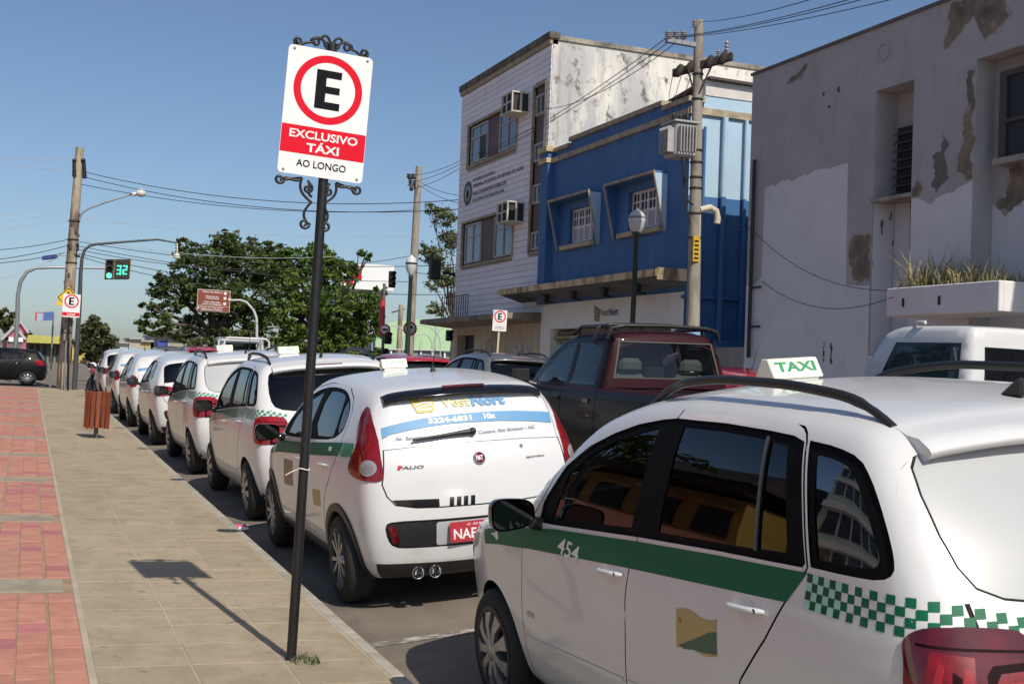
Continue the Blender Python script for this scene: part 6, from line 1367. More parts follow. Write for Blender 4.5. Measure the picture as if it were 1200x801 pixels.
mb = MB(); mb.lathe([(0, .006), (.25, .006), (.25, .004)], 28, c_, NX); ring(mb, .33, .35, c_+NX*.004, UY, UZ, NX*.003); mb.build('emblem_field', mat('emblem pale field', (.36, .37, .34), .6), em)
mb = MB(); mb.lathe([(0, .009), (.10, .009), (.10, .006)], 20, c_, NX); mb.prism([(-.12, -.16), (.12, -.16), (.0, .17)], c_+NX*.006, UY, UZ, NX*.003); mb.build('emblem_symbol', MATS['emblem dark green'], em)
mb = MB(); LET = mat('dark facade lettering', (.085, .075, .075), .6)
for s_, ya, yb, za, hh_ in (('PODER JUDICIÁRIO', 33.16, 31.34, 7.19, .135), ('TRIBUNAL DE JUSTIÇA DO ESTADO DO ACRE', 33.15, 29.25, 7.0, .125), ('VARA DE REGISTROS PÚBLICOS', 33.16, 30.45, 6.79, .125), ('CARTÓRIOS EXTRAJUDICIAIS', 33.16, 30.6, 6.58, .125)):
    put_text(mb, s_, (FX-.014, (ya+yb)/2, za), UY, UZ, hh_*1.08, ya-yb, .004, .03)
P(mb, 'facade_lettering', LET, wb_)
mb = MB(); wall_x(mb, FX, WY0, WY1, 0, 3.1, [(32.6, 34.05, .2, 2.62, .3)], .3); P(mb, 'ground_floor_wall', grimy('dirty beige render', (.58, .49, .38), (.30, .25, .20), 1.2, .42, .75), wb_)
mb = MB(); mb.box(FX+.26, FX+.3, 32.6, 34.05, .2, 2.62); P(mb, 'doorway', BLACKG, wb_)
mb = MB(); mb.hexa([(FX-1.0, 27.7, 2.93), (FX+.1, 27.7, 2.85), (FX+.1, 34.9, 2.85), (FX-1.0, 34.7, 2.93), (FX-1.0, 27.7, 3.06), (FX+.1, 27.7, 3.12), (FX+.1, 34.9, 3.12), (FX-1.0, 34.7, 3.06)]); P(mb, 'canopy', grimy('stained concrete canopy', (.26, .23, .18), (.09, .08, .065), 1.5), wb_)
mb = MB()
for i in range(13): y = 32.0+.19*i; mb.tube([(FX-.45, y, 3.10), (FX-.45, y, 3.74+.03*math.sin(i))], .012, 5)
mb.tube([(FX-.45, 32, 3.74), (FX-.45, 34.3, 3.74)], .014, 5); mb.tube([(FX-.45, 34.3, 3.1), (FX-.45, 34.3, 3.8)], .016, 5); build_split(mb, 'railing_bar', DARKI, wb_, -wb_.location)
for k, (y, z, w_, h_, col) in enumerate(((31.9, 1.95, .22, .5, (.16, .30, .24)), (31.2, 2.0, .9, 1.0, (.47, .40, .33)), (29.3, 1.9, .8, .9, (.52, .50, .47)), (28.55, 2.2, .35, .35, (.55, .53, .5)), (28.5, 1.75, .45, .5, (.50, .49, .47)), (29.9, 1.6, .5, .5, (.42, .36, .35)))):
    mb = MB(); mb.prism([(-w_/2+random.uniform(-.05, .05), -h_/2), (w_/2, -h_/2+random.uniform(0, .1)), (w_/2-random.uniform(0, .1), h_/2), (-w_/2, h_/2-random.uniform(0, .12))], (FX-.006, y, z), UY, UZ, NX*.003)
    P(mb, 'torn_poster', mat('torn poster %d' % k if False else 'torn poster paper '+'abcdef'[k], col, .9, col2=(.20, .17, .16), vscale=5, ramp=(.5, .62)), wb_)
# ---------------------------------------------------------------- blue shop building
bb_ = empty('blue_shop_building', (FX, 24.2, 0), (0, 0, 0), 'two storey blue building with stepped parapet, slanted window frames and a shop below', 'building')
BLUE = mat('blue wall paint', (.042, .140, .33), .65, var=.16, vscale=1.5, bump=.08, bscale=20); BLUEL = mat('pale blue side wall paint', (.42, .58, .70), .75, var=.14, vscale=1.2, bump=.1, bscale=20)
add_dirt(BLUE, (.075, .19, .38), 1.1, .50, .75, (1, 1, .45)); add_dirt(BLUE, (.03, .10, .25), 2.4, .58, .75, (3, 3, .15))
BY0, BY1 = 20.62, 27.62; w1 = (24.92, 26.24, 4.72, 5.54, .22); w2_ = (21.74, 23.17, 4.74, 5.58, .22); shop = (21.1, 27.1, .15, 2.68, .4)
mb = MB(); wall_x(mb, FX, BY0, BY1, 3.30, 7.10, [w1, w2_], .25); P(mb, 'front_wall', BLUE, bb_)
mb = MB(); mb.box(FX, FX+.3, 21.78, 26.29, 7.1, 7.22); P(mb, 'parapet', BLUE, bb_)
mb = MB(); wall_x(mb, FX-.02, BY0, BY1+.1, .1, 3.30, [shop], .4); P(mb, 'shop_front', grimy('white shop wall', (.80, .77, .70), (.58, .53, .44), 1.0, .55, .85), bb_)
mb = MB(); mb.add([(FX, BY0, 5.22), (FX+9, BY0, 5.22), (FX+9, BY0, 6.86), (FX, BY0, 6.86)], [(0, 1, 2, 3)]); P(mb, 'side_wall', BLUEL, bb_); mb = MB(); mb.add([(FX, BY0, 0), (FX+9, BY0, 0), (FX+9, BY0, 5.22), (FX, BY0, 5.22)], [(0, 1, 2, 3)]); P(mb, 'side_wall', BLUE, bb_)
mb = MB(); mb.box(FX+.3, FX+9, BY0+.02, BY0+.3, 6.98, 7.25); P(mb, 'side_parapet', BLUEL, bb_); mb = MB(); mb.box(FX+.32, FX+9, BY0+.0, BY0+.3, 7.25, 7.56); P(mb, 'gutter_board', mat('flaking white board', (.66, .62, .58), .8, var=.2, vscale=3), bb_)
mb = MB(); mb.box(FX-.04, FX+9.0, BY0-.06, BY0-.001, 6.84, 6.98); P(mb, 'side_band', CREAM, bb_); mb = MB(); mb.hexa([(FX+.33, BY0-.12, 7.56), (FX+9, BY0-.12, 7.50), (FX+9, BY0+6.9, 6.9), (FX+.33, BY0+6.9, 6.9), (FX+.33, BY0-.12, 7.61), (FX+9, BY0-.12, 7.55), (FX+9, BY0+6.9, 6.95), (FX+.33, BY0+6.9, 6.95)]); P(mb, 'roof', mat('dark roof sheet', (.10, .085, .075), .85, var=.4, vscale=4), bb_)
mb = MB(); mb.box(FX-.06, FX+.32, 21.74, 26.33, 7.22, 7.32); P(mb, 'parapet_coping', CREAM, bb_); mb = MB(); mb.box(FX-.06, FX+.32, 26.34, 27.28, 7.10, 7.19); P(mb, 'parapet_coping', CREAM, bb_); mb = MB(); mb.box(FX-.06, FX+.32, BY0, 21.73, 7.10, 7.20); P(mb, 'parapet_coping', CREAM, bb_)
mb = MB(); mb.box(FX-.06, FX, BY0, 27.28, 6.84, 6.96); P(mb, 'cornice', CREAM, bb_)
mb = MB(); mb.box(FX-.16, FX+.2, 27.29, 27.72, 3.30, 6.84); mb.box(FX-.16, FX+.2, 27.29, 27.72, 6.96, 7.12); P(mb, 'corner_pilaster', BLUE, bb_); mb = MB(); mb.box(FX-.24, FX+.25, 27.24, 27.82, 7.12, 7.25); P(mb, 'pilaster_cap', mat('yellow cream trim', (.56, .46, .27), .8, var=.3, vscale=5), bb_); mb = MB(); mb.box(FX-.22, FX+.2, 27.26, 27.8, 6.84, 6.96); P(mb, 'pilaster_band', MATS['yellow cream trim'], bb_)
for (ya, yb, wz) in ((24.55, 26.86, w1), (21.48, 23.80, w2_)):   # slanted surround: proud at the top, flush at the foot
    zb_, zt_ = 4.58, 5.76; pr = .30; t = .05
    for y in (ya, yb-t):
        mb = MB(); mb.hexa([(FX-.02, y, zb_), (FX+.0, y, zb_), (FX+.0, y+t, zb_), (FX-.02, y+t, zb_), (FX-pr, y, zt_), (FX+.0, y, zt_), (FX+.0, y+t, zt_), (FX-pr, y+t, zt_)]); P(mb, 'window_fin', BLUEL if y == ya else BLUE, bb_)  # sunward fin is paler: its lit look is put into the colour
        mb = MB(); mb.hexa([(FX-.045, y-.004, zb_), (FX-.021, y-.004, zb_), (FX-.021, y+t+.004, zb_), (FX-.045, y+t+.004, zb_), (FX-pr-.025, y-.004, zt_), (FX-pr-.001, y-.004, zt_), (FX-pr-.001, y+t+.004, zt_), (FX-pr-.025, y+t+.004, zt_)]); P(mb, 'fin_edge', CREAM, bb_)
    mb = MB(); mb.box(FX-pr, FX, ya, yb, zt_, zt_+.05); P(mb, 'window_hood', BLUE, bb_); mb = MB(); mb.box(FX-pr-.03, FX-pr-.001, ya-.005, yb+.005, zt_+.0, zt_+.055); P(mb, 'hood_edge', CREAM, bb_)
    mb = MB(); mb.box(FX-.10, FX, wz[0]-.1, wz[1]+.35, wz[2]-.14, wz[2]-.04); P(mb, 'window_sill', MATS['yellow cream trim'], bb_)
    WHF = mat('white wood window', (.70, .69, .67), .6); X = FX+.12; mb = MB(); y0, y1, z0, z1 = wz[:4]; n_ = 4
    mb.box(X-.03, X+.03, y0, y1, z0, z0+.05); mb.box(X-.03, X+.03, y0, y1, z1-.05, z1); yy = [y0+(y1-y0)*i/n_ for i in range(n_+1)]
    for y in yy: mb.box(X-.028, X+.028, max(y-.035, y0), min(y+.035, y1), z0+.05, z1-.05)
    zm = z0+(z1-z0)*.47
    for i in range(n_):
        mb.box(X-.02, X+.02, yy[i]+.036, yy[i+1]-.036, zm-.03, zm+.03); ym = (yy[i]+yy[i+1])/2; mb.box(X-.018, X+.018, ym-.016, ym+.016, zm+.03, z1-.05); mb.box(X-.018, X+.018, yy[i]+.036, ym-.017, (zm+z1)/2-.02, (zm+z1)/2+.015); mb.box(X-.018, X+.018, ym+.017, yy[i+1]-.036, (zm+z1)/2-.02, (zm+z1)/2+.015)
    wn = P(mb, 'window', WHF, bb_)
    for i in range(n_):
        k = MB(); k.box(X+.0, X+.008, yy[i]+.03, yy[i+1]-.03, zm+.02, z1-.04); k.build('pane', BLACKG, wn)
        k = MB()
        for s_ in range(7): zz = z0+.06+s_*(zm-.03-z0-.06)/7; k.hexa([(X-.012, yy[i]+.036, zz), (X+.002, yy[i]+.036, zz+.03), (X+.002, yy[i+1]-.036, zz+.03), (X-.012, yy[i+1]-.036, zz), (X-.012, yy[i]+.036, zz+.012), (X+.002, yy[i]+.036, zz+.045), (X+.002, yy[i+1]-.036, zz+.045), (X-.012, yy[i+1]-.036, zz+.012)])
        k.build('shutter', mat('grey white shutter', (.50, .50, .52), .7), wn)
mb = MB(); mb.hexa([(FX-.66, BY0, 3.58), (FX, BY0, 3.40), (FX, 29.05, 3.40), (FX-.66, 29.05, 3.58), (FX-.66, BY0, 3.68), (FX, BY0, 3.72), (FX, 29.05, 3.72), (FX-.66, 29.05, 3.68)]); P(mb, 'marquee', mat('marquee soffit grey', (.13, .14, .15), .8, var=.3, vscale=3), bb_)
mb = MB(); mb.box(FX-.70, FX-.661, BY0-.03, 29.08, 3.57, 3.71); mb.box(FX-.66, FX, BY0-.045, BY0-.002, 3.50, 3.74); P(mb, 'marquee_edge', grimy('peeling cream edge', (.68, .53, .30), (.18, .13, .08), 3.0, .45, .62), bb_)
for y in (21.9, 23.4, 25.0, 26.6): mb = MB(); mb.box(FX-.42, FX-.30, y, y+.22, 3.32, 3.48); mb.box(FX-.5, FX-.24, y-.1, y+.32, 3.28, 3.33); P(mb, 'marquee_lamp', DARKI, bb_)
mb = MB(); mb.prism([(-.30, .16), (.02, .05), (-.02, -.22), (-.27, -.2)], (FX-.024, 24.35, 3.02), UY, UZ, NX*.004); P(mb, 'shop_logo', mat('brown gold logo', (.20, .12, .05), .5), bb_)
mb = MB()
for L_ in ([(-.24, .06), (-.12, .0), (-.04, .02)], [(-.24, -.04), (-.12, -.08), (-.05, -.06)], [(-.23, -.14), (-.14, -.15), (-.06, -.14)]): mb.prism(ribbon(L_, .03), (FX-.029, 24.35, 3.02), UY, UZ, NX*.003)
P(mb, 'shop_logo', mat('tan logo', (.48, .34, .16), .5), bb_)
mb = MB(); put_text(mb, 'Vest', (FX-.022, 24.13, 3.0), UY, UZ, .17, .42, .004, .02); P(mb, 'shop_lettering', MATS['brown gold logo'], bb_); mb = MB(); put_text(mb, 'Nort', (FX-.022, 23.67, 3.0), UY, UZ, .17, .46, .004, .05); P(mb, 'shop_lettering', mat('dark blue logo', (.05, .065, .11), .5), bb_)
mb = MB(); mb.box(FX+.32, FX+.38, shop[0], shop[1], .15, 2.66); P(mb, 'shop_interior', BLACKG, bb_)
SHUT = mat('brown roller shutter', (.25, .19, .13), .6, var=.3, vscale=4)
for ya, yb, zl in ((21.15, 22.7, .3), (22.8, 24.3, .3), (24.4, 25.7, 2.30), (25.8, 27.05, 2.35)):
    mb = MB(); z = zl
    while z < 2.62: mb.box(FX+.16, FX+.18, ya, yb, z, z+.085); z += .095
    build_split(mb, 'roller_slat', SHUT, bb_, -bb_.location)
mb = MB(); mb.box(FX+.06, FX+.16, 21.1, 27.1, 2.44, 2.50); P(mb, 'shutter_rail', CREAM, bb_)
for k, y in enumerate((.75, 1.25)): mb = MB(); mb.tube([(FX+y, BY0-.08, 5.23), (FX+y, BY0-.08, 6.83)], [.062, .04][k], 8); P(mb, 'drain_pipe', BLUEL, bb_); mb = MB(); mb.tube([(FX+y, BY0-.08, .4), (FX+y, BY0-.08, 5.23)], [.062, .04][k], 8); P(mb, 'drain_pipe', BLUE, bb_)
mb = MB(); mb.tube([(FX+.3, BY0-.06, 2.0), (FX+.3, BY0-.06, 6.6)], .03, 6); mb.tube([(FX-.1, BY0-.04, 3.2), (FX+1.2, BY0-.04, 3.2)], .04, 6); P(mb, 'drain_pipe', BLUE, bb_)
mb = MB(); mb.box(FX+.5, FX+6, BY0-.5, BY0-.1, 0, 2.35); P(mb, 'low_blue_wall', BLUE, bb_)
mb = MB(); mb.cbox((FX+1.9, BY0-.06, 5.0), (.18, .1, .25)); mb.cbox((FX+1.9, BY0-.06, 4.5), (.22, .1, .2)); mb.tube([(FX+1.9, BY0-.04, 5.0), (FX+1.8, BY0-.04, 4.6), (FX+1.95, BY0-.04, 4.2), (FX+1.7, BY0-.04, 3.9)], .02, 5); P(mb, 'meter_box', DARKI, bb_)
# ---------------------------------------------------------------- peeling grey building at the right
gb_ = empty('grey_peeling_building', (FX, 14, 0), (0, 0, 0), 'grey rendered building with patchy white paint, peeling plaster, louvred window and a concrete planter', 'building')
GRY_ = mat('grey wall paint', (.455, .445, .44), .9, var=.16, vscale=1.0, bump=.15, bscale=12); add_dirt(GRY_, (.28, .265, .25), 1.3, .58, .85, (1, 1, .4))
add_dirt(GRY_, (.33, .315, .295), 2.2, .56, .74, (3, 3, .18)); add_dirt(GRY_, (.52, .51, .50), 5.0, .62, .70, (1, 1, .8))
WHP = mat('patchy white wall paint', (.72, .72, .735), .85, var=.10, vscale=1.6, bump=.12, bscale=12); add_dirt(WHP, (.56, .55, .54), 2.0, .62, .8, (1, 1, .5))
add_dirt(WHP, (.58, .56, .52), 2.6, .58, .76, (3.5, 3.5, .16))
PEEL = mat('bare brown plaster', (.29, .24, .175), .95, col2=(.12, .105, .085), vscale=3.2, bump=.6, bscale=10); add_dirt(PEEL, (.42, .38, .31), 4.0, .58, .68, (1, 1, 1))
FLAKE = mat('old paint layer', (.46, .44, .40), .9, col2=(.30, .28, .25), vscale=7)
gw1 = (14.14, 15.0, 2.05, 6.14, .42); gw2 = (10.4, 12.88, 1.9, 6.15, .34)
mb = MB(); wall_x(mb, FX, 3.0, 18.45, .1, 7.12, [gw1, gw2], .42); mb.add([(FX, 18.45, 0), (FX, 18.45, 7.12), (FX+10, 18.45, 7.12), (FX+10, 18.45, 0)], [(0, 1, 2, 3)]); mb.add([(FX, 3, 0), (FX+10, 3, 0), (FX+10, 3, 7.12), (FX, 3, 7.12)], [(0, 1, 2, 3)]); P(mb, 'front_wall', GRY_, gb_)
mb = MB(); mb.box(FX-.03, FX+10, 2.98, 18.48, 7.121, 7.17); P(mb, 'coping', mat('grey coping', (.17, .16, .15), .9, var=.4, vscale=3), gb_)
mb = MB(); mb.add([(FX+.42, 14.14, 2.05), (FX+.42, 14.14, 6.14), (FX+.42, 15, 6.14), (FX+.42, 15, 2.05)], [(0, 1, 2, 3)]); P(mb, 'niche_wall', GRY_, gb_)
mb = MB(); mb.add([(FX+.412, 14.145, 2.06), (FX+.412, 14.145, 4.38), (FX+.412, 14.995, 4.42), (FX+.412, 14.995, 2.06)], [(0, 1, 2, 3)]); mb.add([(FX+.01, 14.99, 2.06), (FX+.40, 14.99, 2.06), (FX+.40, 14.99, 4.42), (FX+.01, 14.99, 4.42)], [(0, 1, 2, 3)]); P(mb, 'white_paint', WHP, gb_)
mb = MB(); mb.box(FX+.30, FX+.40, 14.16, 14.84, 4.46, 5.56); lv = P(mb, 'louvre_window', BLACKG, gb_)
k = MB(); k.hexa([(-.08, -.33, .0), (.02, -.33, .07), (.02, .33, .07), (-.08, .33, .0), (-.08, -.33, .012), (.02, -.33, .082), (.02, .33, .082), (-.08, .33, .012)]); kme = k.mesh('louvre_slat', mat('dark louvre glass', (.045, .05, .045), .35))
for i in range(8): o = link_mesh('louvre_slat', kme, lv); o.location = (FX+.29, 14.5, 4.50+i*.132)
mb = MB(); mb.box(FX-.03, FX+.30, 14.12, 15.02, 4.40, 4.455); P(mb, 'window_sill', grimy('worn sill', (.38, .35, .31), (.15, .12, .1), 5), gb_)
mb = MB(); mb.add([(FX+.34, 10.4, 1.9), (FX+.34, 10.4, 6.15), (FX+.34, 12.88, 6.15), (FX+.34, 12.88, 1.9)], [(0, 1, 2, 3)]); P(mb, 'niche_wall', GRY_, gb_)
mb = MB(); mb.box(FX+.16, FX+.335, 10.45, 12.58, 4.72, 5.92); nw = P(mb, 'window', BLACKG, gb_)
mb = MB(); mb.box(FX+.13, FX+.18, 12.46, 12.58, 4.72, 5.92); mb.box(FX+.13, FX+.18, 10.45, 12.46, 5.84, 5.92); mb.box(FX+.12, FX+.18, 10.45, 12.46, 5.2, 5.25); mb.box(FX+.13, FX+.18, 11.8, 11.87, 4.72, 5.84); mb.build('window_frame', mat('dark weathered frame', (.07, .065, .06), .7), nw)
mb = MB(); mb.box(FX+.05, FX+.33, 10.45, 12.60, 4.64, 4.72); P(mb, 'window_sill', MATS['worn sill'], gb_)
def ragged(poly, amp, step, seed):
    r = np.random.default_rng(seed); d = dens(poly, step); n = len(d); out = []
    ph = r.uniform(0, 6, 6)
    for i, p in enumerate(d):
        q = np.array(d[(i+1) % n])-np.array(d[i-1]); q = q/max(np.linalg.norm(q), 1e-6); t = sum(math.sin(ph[k]+(k+1)*1.7*i*.5)/(k+1) for k in range(4)); out.append((p[0]+q[1]*amp*t+r.uniform(-.3, .3)*amp, p[1]-q[0]*amp*t+r.uniform(-.3, .3)*amp))
    return out
def sheet(name, poly, off, m, X=FX):
    if m is PEEL:   # older paint layers left round the bare patch
        c = np.mean(poly, 0); q = ragged([tuple(c+(np.array(p)-c)*(1+.05/max(np.linalg.norm(np.array(p)-c), .05))) for p in poly[::2]], .018, .05, len(poly)); mb = MB(); mb.prism([(-p[0], p[1]) for p in q], (X, 0, 0), UY, UZ, NX*(off-.0013)); P(mb, 'flaked_paint_edge', FLAKE, gb_)
    mb = MB(); mb.prism([(-p[0], p[1]) for p in poly], (X, 0, 0), UY, UZ, NX*off); return P(mb, name, m, gb_)
sheet('white_paint', [(18.44, .12), (18.44, 3.30)]+[(18.2, 3.31), (17.97, 3.42), (17.96, 4.3), (17.94, 5.0)]+ragged([(17.94, 5.0), (17.7, 5.03), (17.45, 5.05), (17.25, 5.06), (17.0, 5.03), (16.75, 5.10), (16.4, 5.11), (16.1, 5.12), (15.9, 5.15), (15.7, 5.14)], .02, .08, 3)[:28]+[(15.64, 5.12), (15.60, 3.16), (15.02, 3.12), (15.015, .12)], .003, WHP)
sheet('white_paint', [(15.008, .12), (15.005, 4.40), (15.01, 4.43), (15.0+.005, 2.04), (14.13, 2.04), (14.13, .12)][:0] or [(15.005, .13), (15.005, 2.04), (14.13, 2.04), (14.13, 4.38)]+ragged([(14.13, 4.38), (14.0, 4.34), (13.8, 4.26), (13.68, 4.26), (13.5, 4.33), (13.3, 4.36), (13.1, 4.44), (12.92, 4.47)], .015, .07, 5)[:17]+[(12.90, 4.46), (12.895, .13)], .0034, WHP)
sheet('white_paint', [(12.87, 1.95), (12.87, 4.18), (12.6, 4.19), (12.3, 4.20), (11.9, 4.17), (11.2, 4.2), (10.42, 4.2), (10.42, 1.95)], .003, WHP, FX+.34)
sheet('white_paint', [(10.38, .13), (10.38, 4.2), (8, 4.25), (3.1, 4.2), (3.1, .13)], .003, WHP)
sheet('bare_plaster', ragged([(13.52, 6.45), (13.46, 6.8), (13.40, 7.05), (13.2, 7.1), (12.5, 7.1), (12.42, 6.9), (12.3, 6.62), (12.5, 6.5), (12.72, 6.36), (12.84, 6.6), (12.98, 6.72), (13.15, 6.7), (13.3, 6.5)], .03, .08, 11), .004, PEEL)
sheet('bare_plaster', ragged([(13.02, 6.0), (12.93, 5.98), (12.91, 5.4), (12.92, 4.9), (12.91, 4.52), (13.0, 4.50), (13.2, 4.62), (13.15, 4.9), (13.08, 5.3), (13.06, 5.6)], .035, .08, 12), .0044, PEEL)
sheet('bare_plaster', ragged([(14.10, 4.55), (14.02, 4.62), (13.9, 4.5), (13.95, 4.38), (14.10, 4.4)], .02, .06, 21), .0044, PEEL); sheet('bare_plaster', ragged([(13.65, 4.9), (13.5, 5.2), (13.4, 4.9), (13.45, 4.45), (13.6, 4.4), (13.7, 4.6)], .05, .07, 22), .0030, mat('worn grey patch', (.19, .175, .155), .95, var=.3, vscale=6))
sheet('bare_plaster', ragged([(15.55, 3.75), (15.45, 3.92), (15.2, 3.95), (15.04, 3.88), (15.03, 3.2), (15.2, 3.19), (15.40, 3.25), (15.5, 3.45)], .025, .07, 13), .004, PEEL); sheet('bare_plaster', ragged([(17.40, 6.78), (17.2, 6.83), (16.95, 6.93), (16.78, 6.97), (16.80, 6.88), (17.0, 6.80), (17.2, 6.72)], .02, .06, 14), .004, PEEL)
sheet('bare_plaster', ragged([(12.86, 4.2), (12.6, 4.22), (12.58, 4.62), (12.3, 4.6), (11.9, 4.62), (11.2, 4.62), (11.2, 4.25), (11.9, 4.35), (12.2, 4.3), (12.5, 4.0), (12.7, 4.1)], .03, .08, 15), .005, PEEL, FX+.34)
sheet('bare_plaster', ragged([(14.97, 1.75), (14.4, 2.0), (13.5, 2.02), (12.95, 2.02), (12.95, 1.7), (13.6, 1.6), (14.3, 1.65)], .03, .1, 16), .0052, mat('stained cream plaster', (.42, .38, .31), .95, var=.4, vscale=4))
for (y, z, w_, h_) in ((14.55, 4.1, .05, .10), (14.75, 3.9, .04, .22), (14.5, 3.7, .04, .06), (15.9, 1.9, .04, .35), (16.1, 1.95, .03, .3), (15.85, 1.5, .05, .06), (16.3, 6.35, .05, .05), (16.15, 6.1, .05, .04), (15.9, 6.3, .05, .1)): sheet('paint_chip', ragged([(y, z), (y+w_, z), (y+w_, z+h_), (y, z+h_)], .012, .03, int(y*100)), .0056, mat('dark chip', (.10, .085, .07), .95))
mb = MB(); ring(mb, .12, .15, (FX-.004, 14.85, 6.72), UY, UZ, NX*.02, 24); P(mb, 'ring_mark', GRY_, gb_)
PLM = mat('white planter concrete', (.78, .76, .75), .85, var=.15, vscale=2, bump=.1, bscale=10); py0, py1, px0, px1, pz0, pz1 = 11.45, 13.55, 11.12, 12.0, 2.56, 2.95
mb = MB(); mb.box(px0, px0+.07, py0, py1, pz0, pz1); mb.box(px0+.07, px1-.01, py0, py0+.07, pz0, pz1); mb.box(px0+.07, px1-.01, py1-.07, py1, pz0, pz1); mb.box(px0+.07, px1-.01, py0+.07, py1-.07, pz0, pz0+.08); pl = P(mb, 'planter', PLM, gb_, .012)
mb = MB(); mb.box(px0+.075, px1-.015, py0+.075, py1-.075, pz1-.12, pz1-.06); mb.build('planter_soil', mat('dry planter soil', (.09, .065, .04), .95), pl)
mb = MB()
for y in (13.2, 12.5): mb.box(px0-.004, px0+.01, y-.025, y+.025, pz0+.12, pz0+.24)
build_split(mb, 'drain_hole', BLACKG, pl)
GR1 = mat('dry planter grass', (.42, .34, .17), .85, col2=(.16, .19, .075), vscale=2.2)
mb = MB()
for i in range(780):
    p_ = Vector((random.uniform(px0+.08, px1-.1), random.uniform(py0+.1, py1-.1), pz1-.06)); t_ = (p_.y-py0)/(py1-py0); a = random.uniform(0, 2*PI); d_ = Vector((math.cos(a), math.sin(a), 0)); h_ = random.choice((.16, .22, .3, .42, .55))*random.uniform(.7, 1.15)*(.5+.8*t_ if t_ < .7 else 1.1); w_ = Vector((-d_.y, d_.x, 0))*.007
    tip = p_+d_*h_*random.uniform(.2, 1.0)+Vector((0, 0, h_*random.uniform(.7, 1.1))); mid = p_+d_*h_*.2+Vector((0, 0, h_*.6)); mb.add([p_-w_, p_+w_, mid+w_, tip, mid-w_], [(0, 1, 2, 4), (4, 2, 3)])
tag(mb.build('planter_grass', GR1), 'dry wispy grass growing in the white concrete planter of the grey building', 'grass', kind='stuff')
mb = MB(); mb.tube([(FX-.06, 18.22, 2.0), (FX-.06, 18.22, 5.55)], .035, 8); mb.tube([(FX, 18.22, 2.55), (FX-.06, 18.22, 2.55), (FX-.06, 17.9, 2.55)], .02, 6); mb.tube([(FX, 18.22, 3.25), (FX-.06, 18.22, 3.25), (FX-.06, 17.9, 3.25)], .02, 6); P(mb, 'drain_pipe', DARKI, gb_)
mb = MB(); mb.box(FX+.3, FX+3, 18.5, 20.1, .1, 1.9); mb.box(FX+.25, FX+.3, 18.5, 20.05, .1, 2.2); tag(mb.build('passage_wall', grimy('grey passage wall', (.36, .34, .31), (.2, .18, .16), 1.5)), 'low stained grey wall closing the passage between the blue and grey buildings', 'wall')
# ================================================================ power pole, wires, trees and what stands beyond the crossing
yp = 17.2; pt = at(819, 24, yp); pbm = at(812, 384, yp); d = pbm-pt; pb = pt+d*((pt.z-(G*yp+.1))/(-d.z))
pole, po = pole_('utility_pole', [pb, pb.lerp(pt, .5), pt], [.128, .104, .074], CONC2, 'tall grey concrete power pole with crossarms and a transformer before the blue building', 'power pole', 'power poles', 16)
R_ = lambda px, py, dy=0.0: at(px, py, yp+dy)-po
b = MB(); b.tube([pb.lerp(pt, .0)-po, pb.lerp(pt, (2.4-pb.z)/(pt.z-pb.z))-po], [.1310, .1245], 16); b.build('painted_band', mat('pale blue pole paint', (.23, .45, .66), .7, var=.25, vscale=8), pole)
b = MB()
for z in (6.62, 6.2, 5.35, 5.15, 4.9, 4.72, 4.3, 3.9): t = (z-pb.z)/(pt.z-pb.z); r = .128*(1-t)+.074*t; c_ = pb.lerp(pt, t)-po; b.lathe([(r+.001, 0), (r+.014, .004), (r+.014, .035), (r+.001, .04)], 16, c_)
build_split(b, 'pole_band', DARKI, pole)
b = MB(); c_ = pb.lerp(pt, .46)-po; b.box(c_.x-.10, c_.x+.02, c_.y-.128, c_.y-.09, c_.z-.1, c_.z+.32); b.build('warning_plate', mat('yellow plate', (.62, .40, .03), .5, var=.3, vscale=9), pole)
b = MB()
for i in range(5): b.box(c_.x-.08, c_.x-.0, c_.y-.131, c_.y-.1285, c_.z-.06+.07*i, c_.z-.03+.07*i)
b.build('plate_marks', SIGNK, pole)
WOODD = mat('dark creosoted arm', (.055, .045, .038), .85, var=.4, vscale=8)
b = MB(); a = R_(781, 47); e_ = R_(815, 53); b.obox(a-Vector((0, .04, .035)), e_-a, (0, .09, 0), (0, 0, .07)); b.build('crossarm', STEEL, pole)
b = MB(); a = R_(786, 86, .35); e_ = R_(855, 66, -.45); n_ = (e_-a).normalized(); b.obox(a-Vector((0, .05, .06)), e_-a, Vector((-n_.y, n_.x, 0))*.10, (0, 0, .12)); b.tube([R_(806, 80), R_(813, 108)], .015, 6); b.tube([R_(835, 75, -.2), R_(820, 108, -.1)], .015, 6); b.build('crossarm', WOODD, pole)
PORC = mat('grey porcelain', (.36, .34, .33), .3, var=.2, vscale=10)
def insul(c, r, h, up=(0, 0, 1)):
    b = MB(); P_ = [(.012, 0)]
    for i in range(4): P_ += [(r*.45, h*(.1+.22*i)), (r, h*(.16+.22*i)), (r*.45, h*(.26+.22*i))]
    b.lathe(P_+[(.01, h)], 10, c, up); b.build('insulator', PORC, pole)
for px in (783, 792, 801): insul(R_(px, 47), .065, .15)
insul(R_(842, 70, -.3), .045, .16); insul(R_(851.5, 66, -.42), .05, .26); insul(R_(814, 33), .05, .14)
b = MB()
for t in (.1, .28, .62, .85): c_ = (R_(786, 86, .35)).lerp(R_(855, 66, -.45), t); b.lathe([(.03, -.10), (.06, -.06), (.06, .06), (.03, .12)], 10, c_+Vector((0, -.08, -.01)), (.3, -.2, 1))
build_split(b, 'fuse_cutout', WOODD, pole)
TRF = mat('pale grey transformer paint', (.42, .42, .41), .45, var=.25, vscale=6)
tr_ = R_(796, 164); b = MB(); w0, w1_, d0, d1, h0, h1 = -.18, .22, -.20, .22, -.30, .26
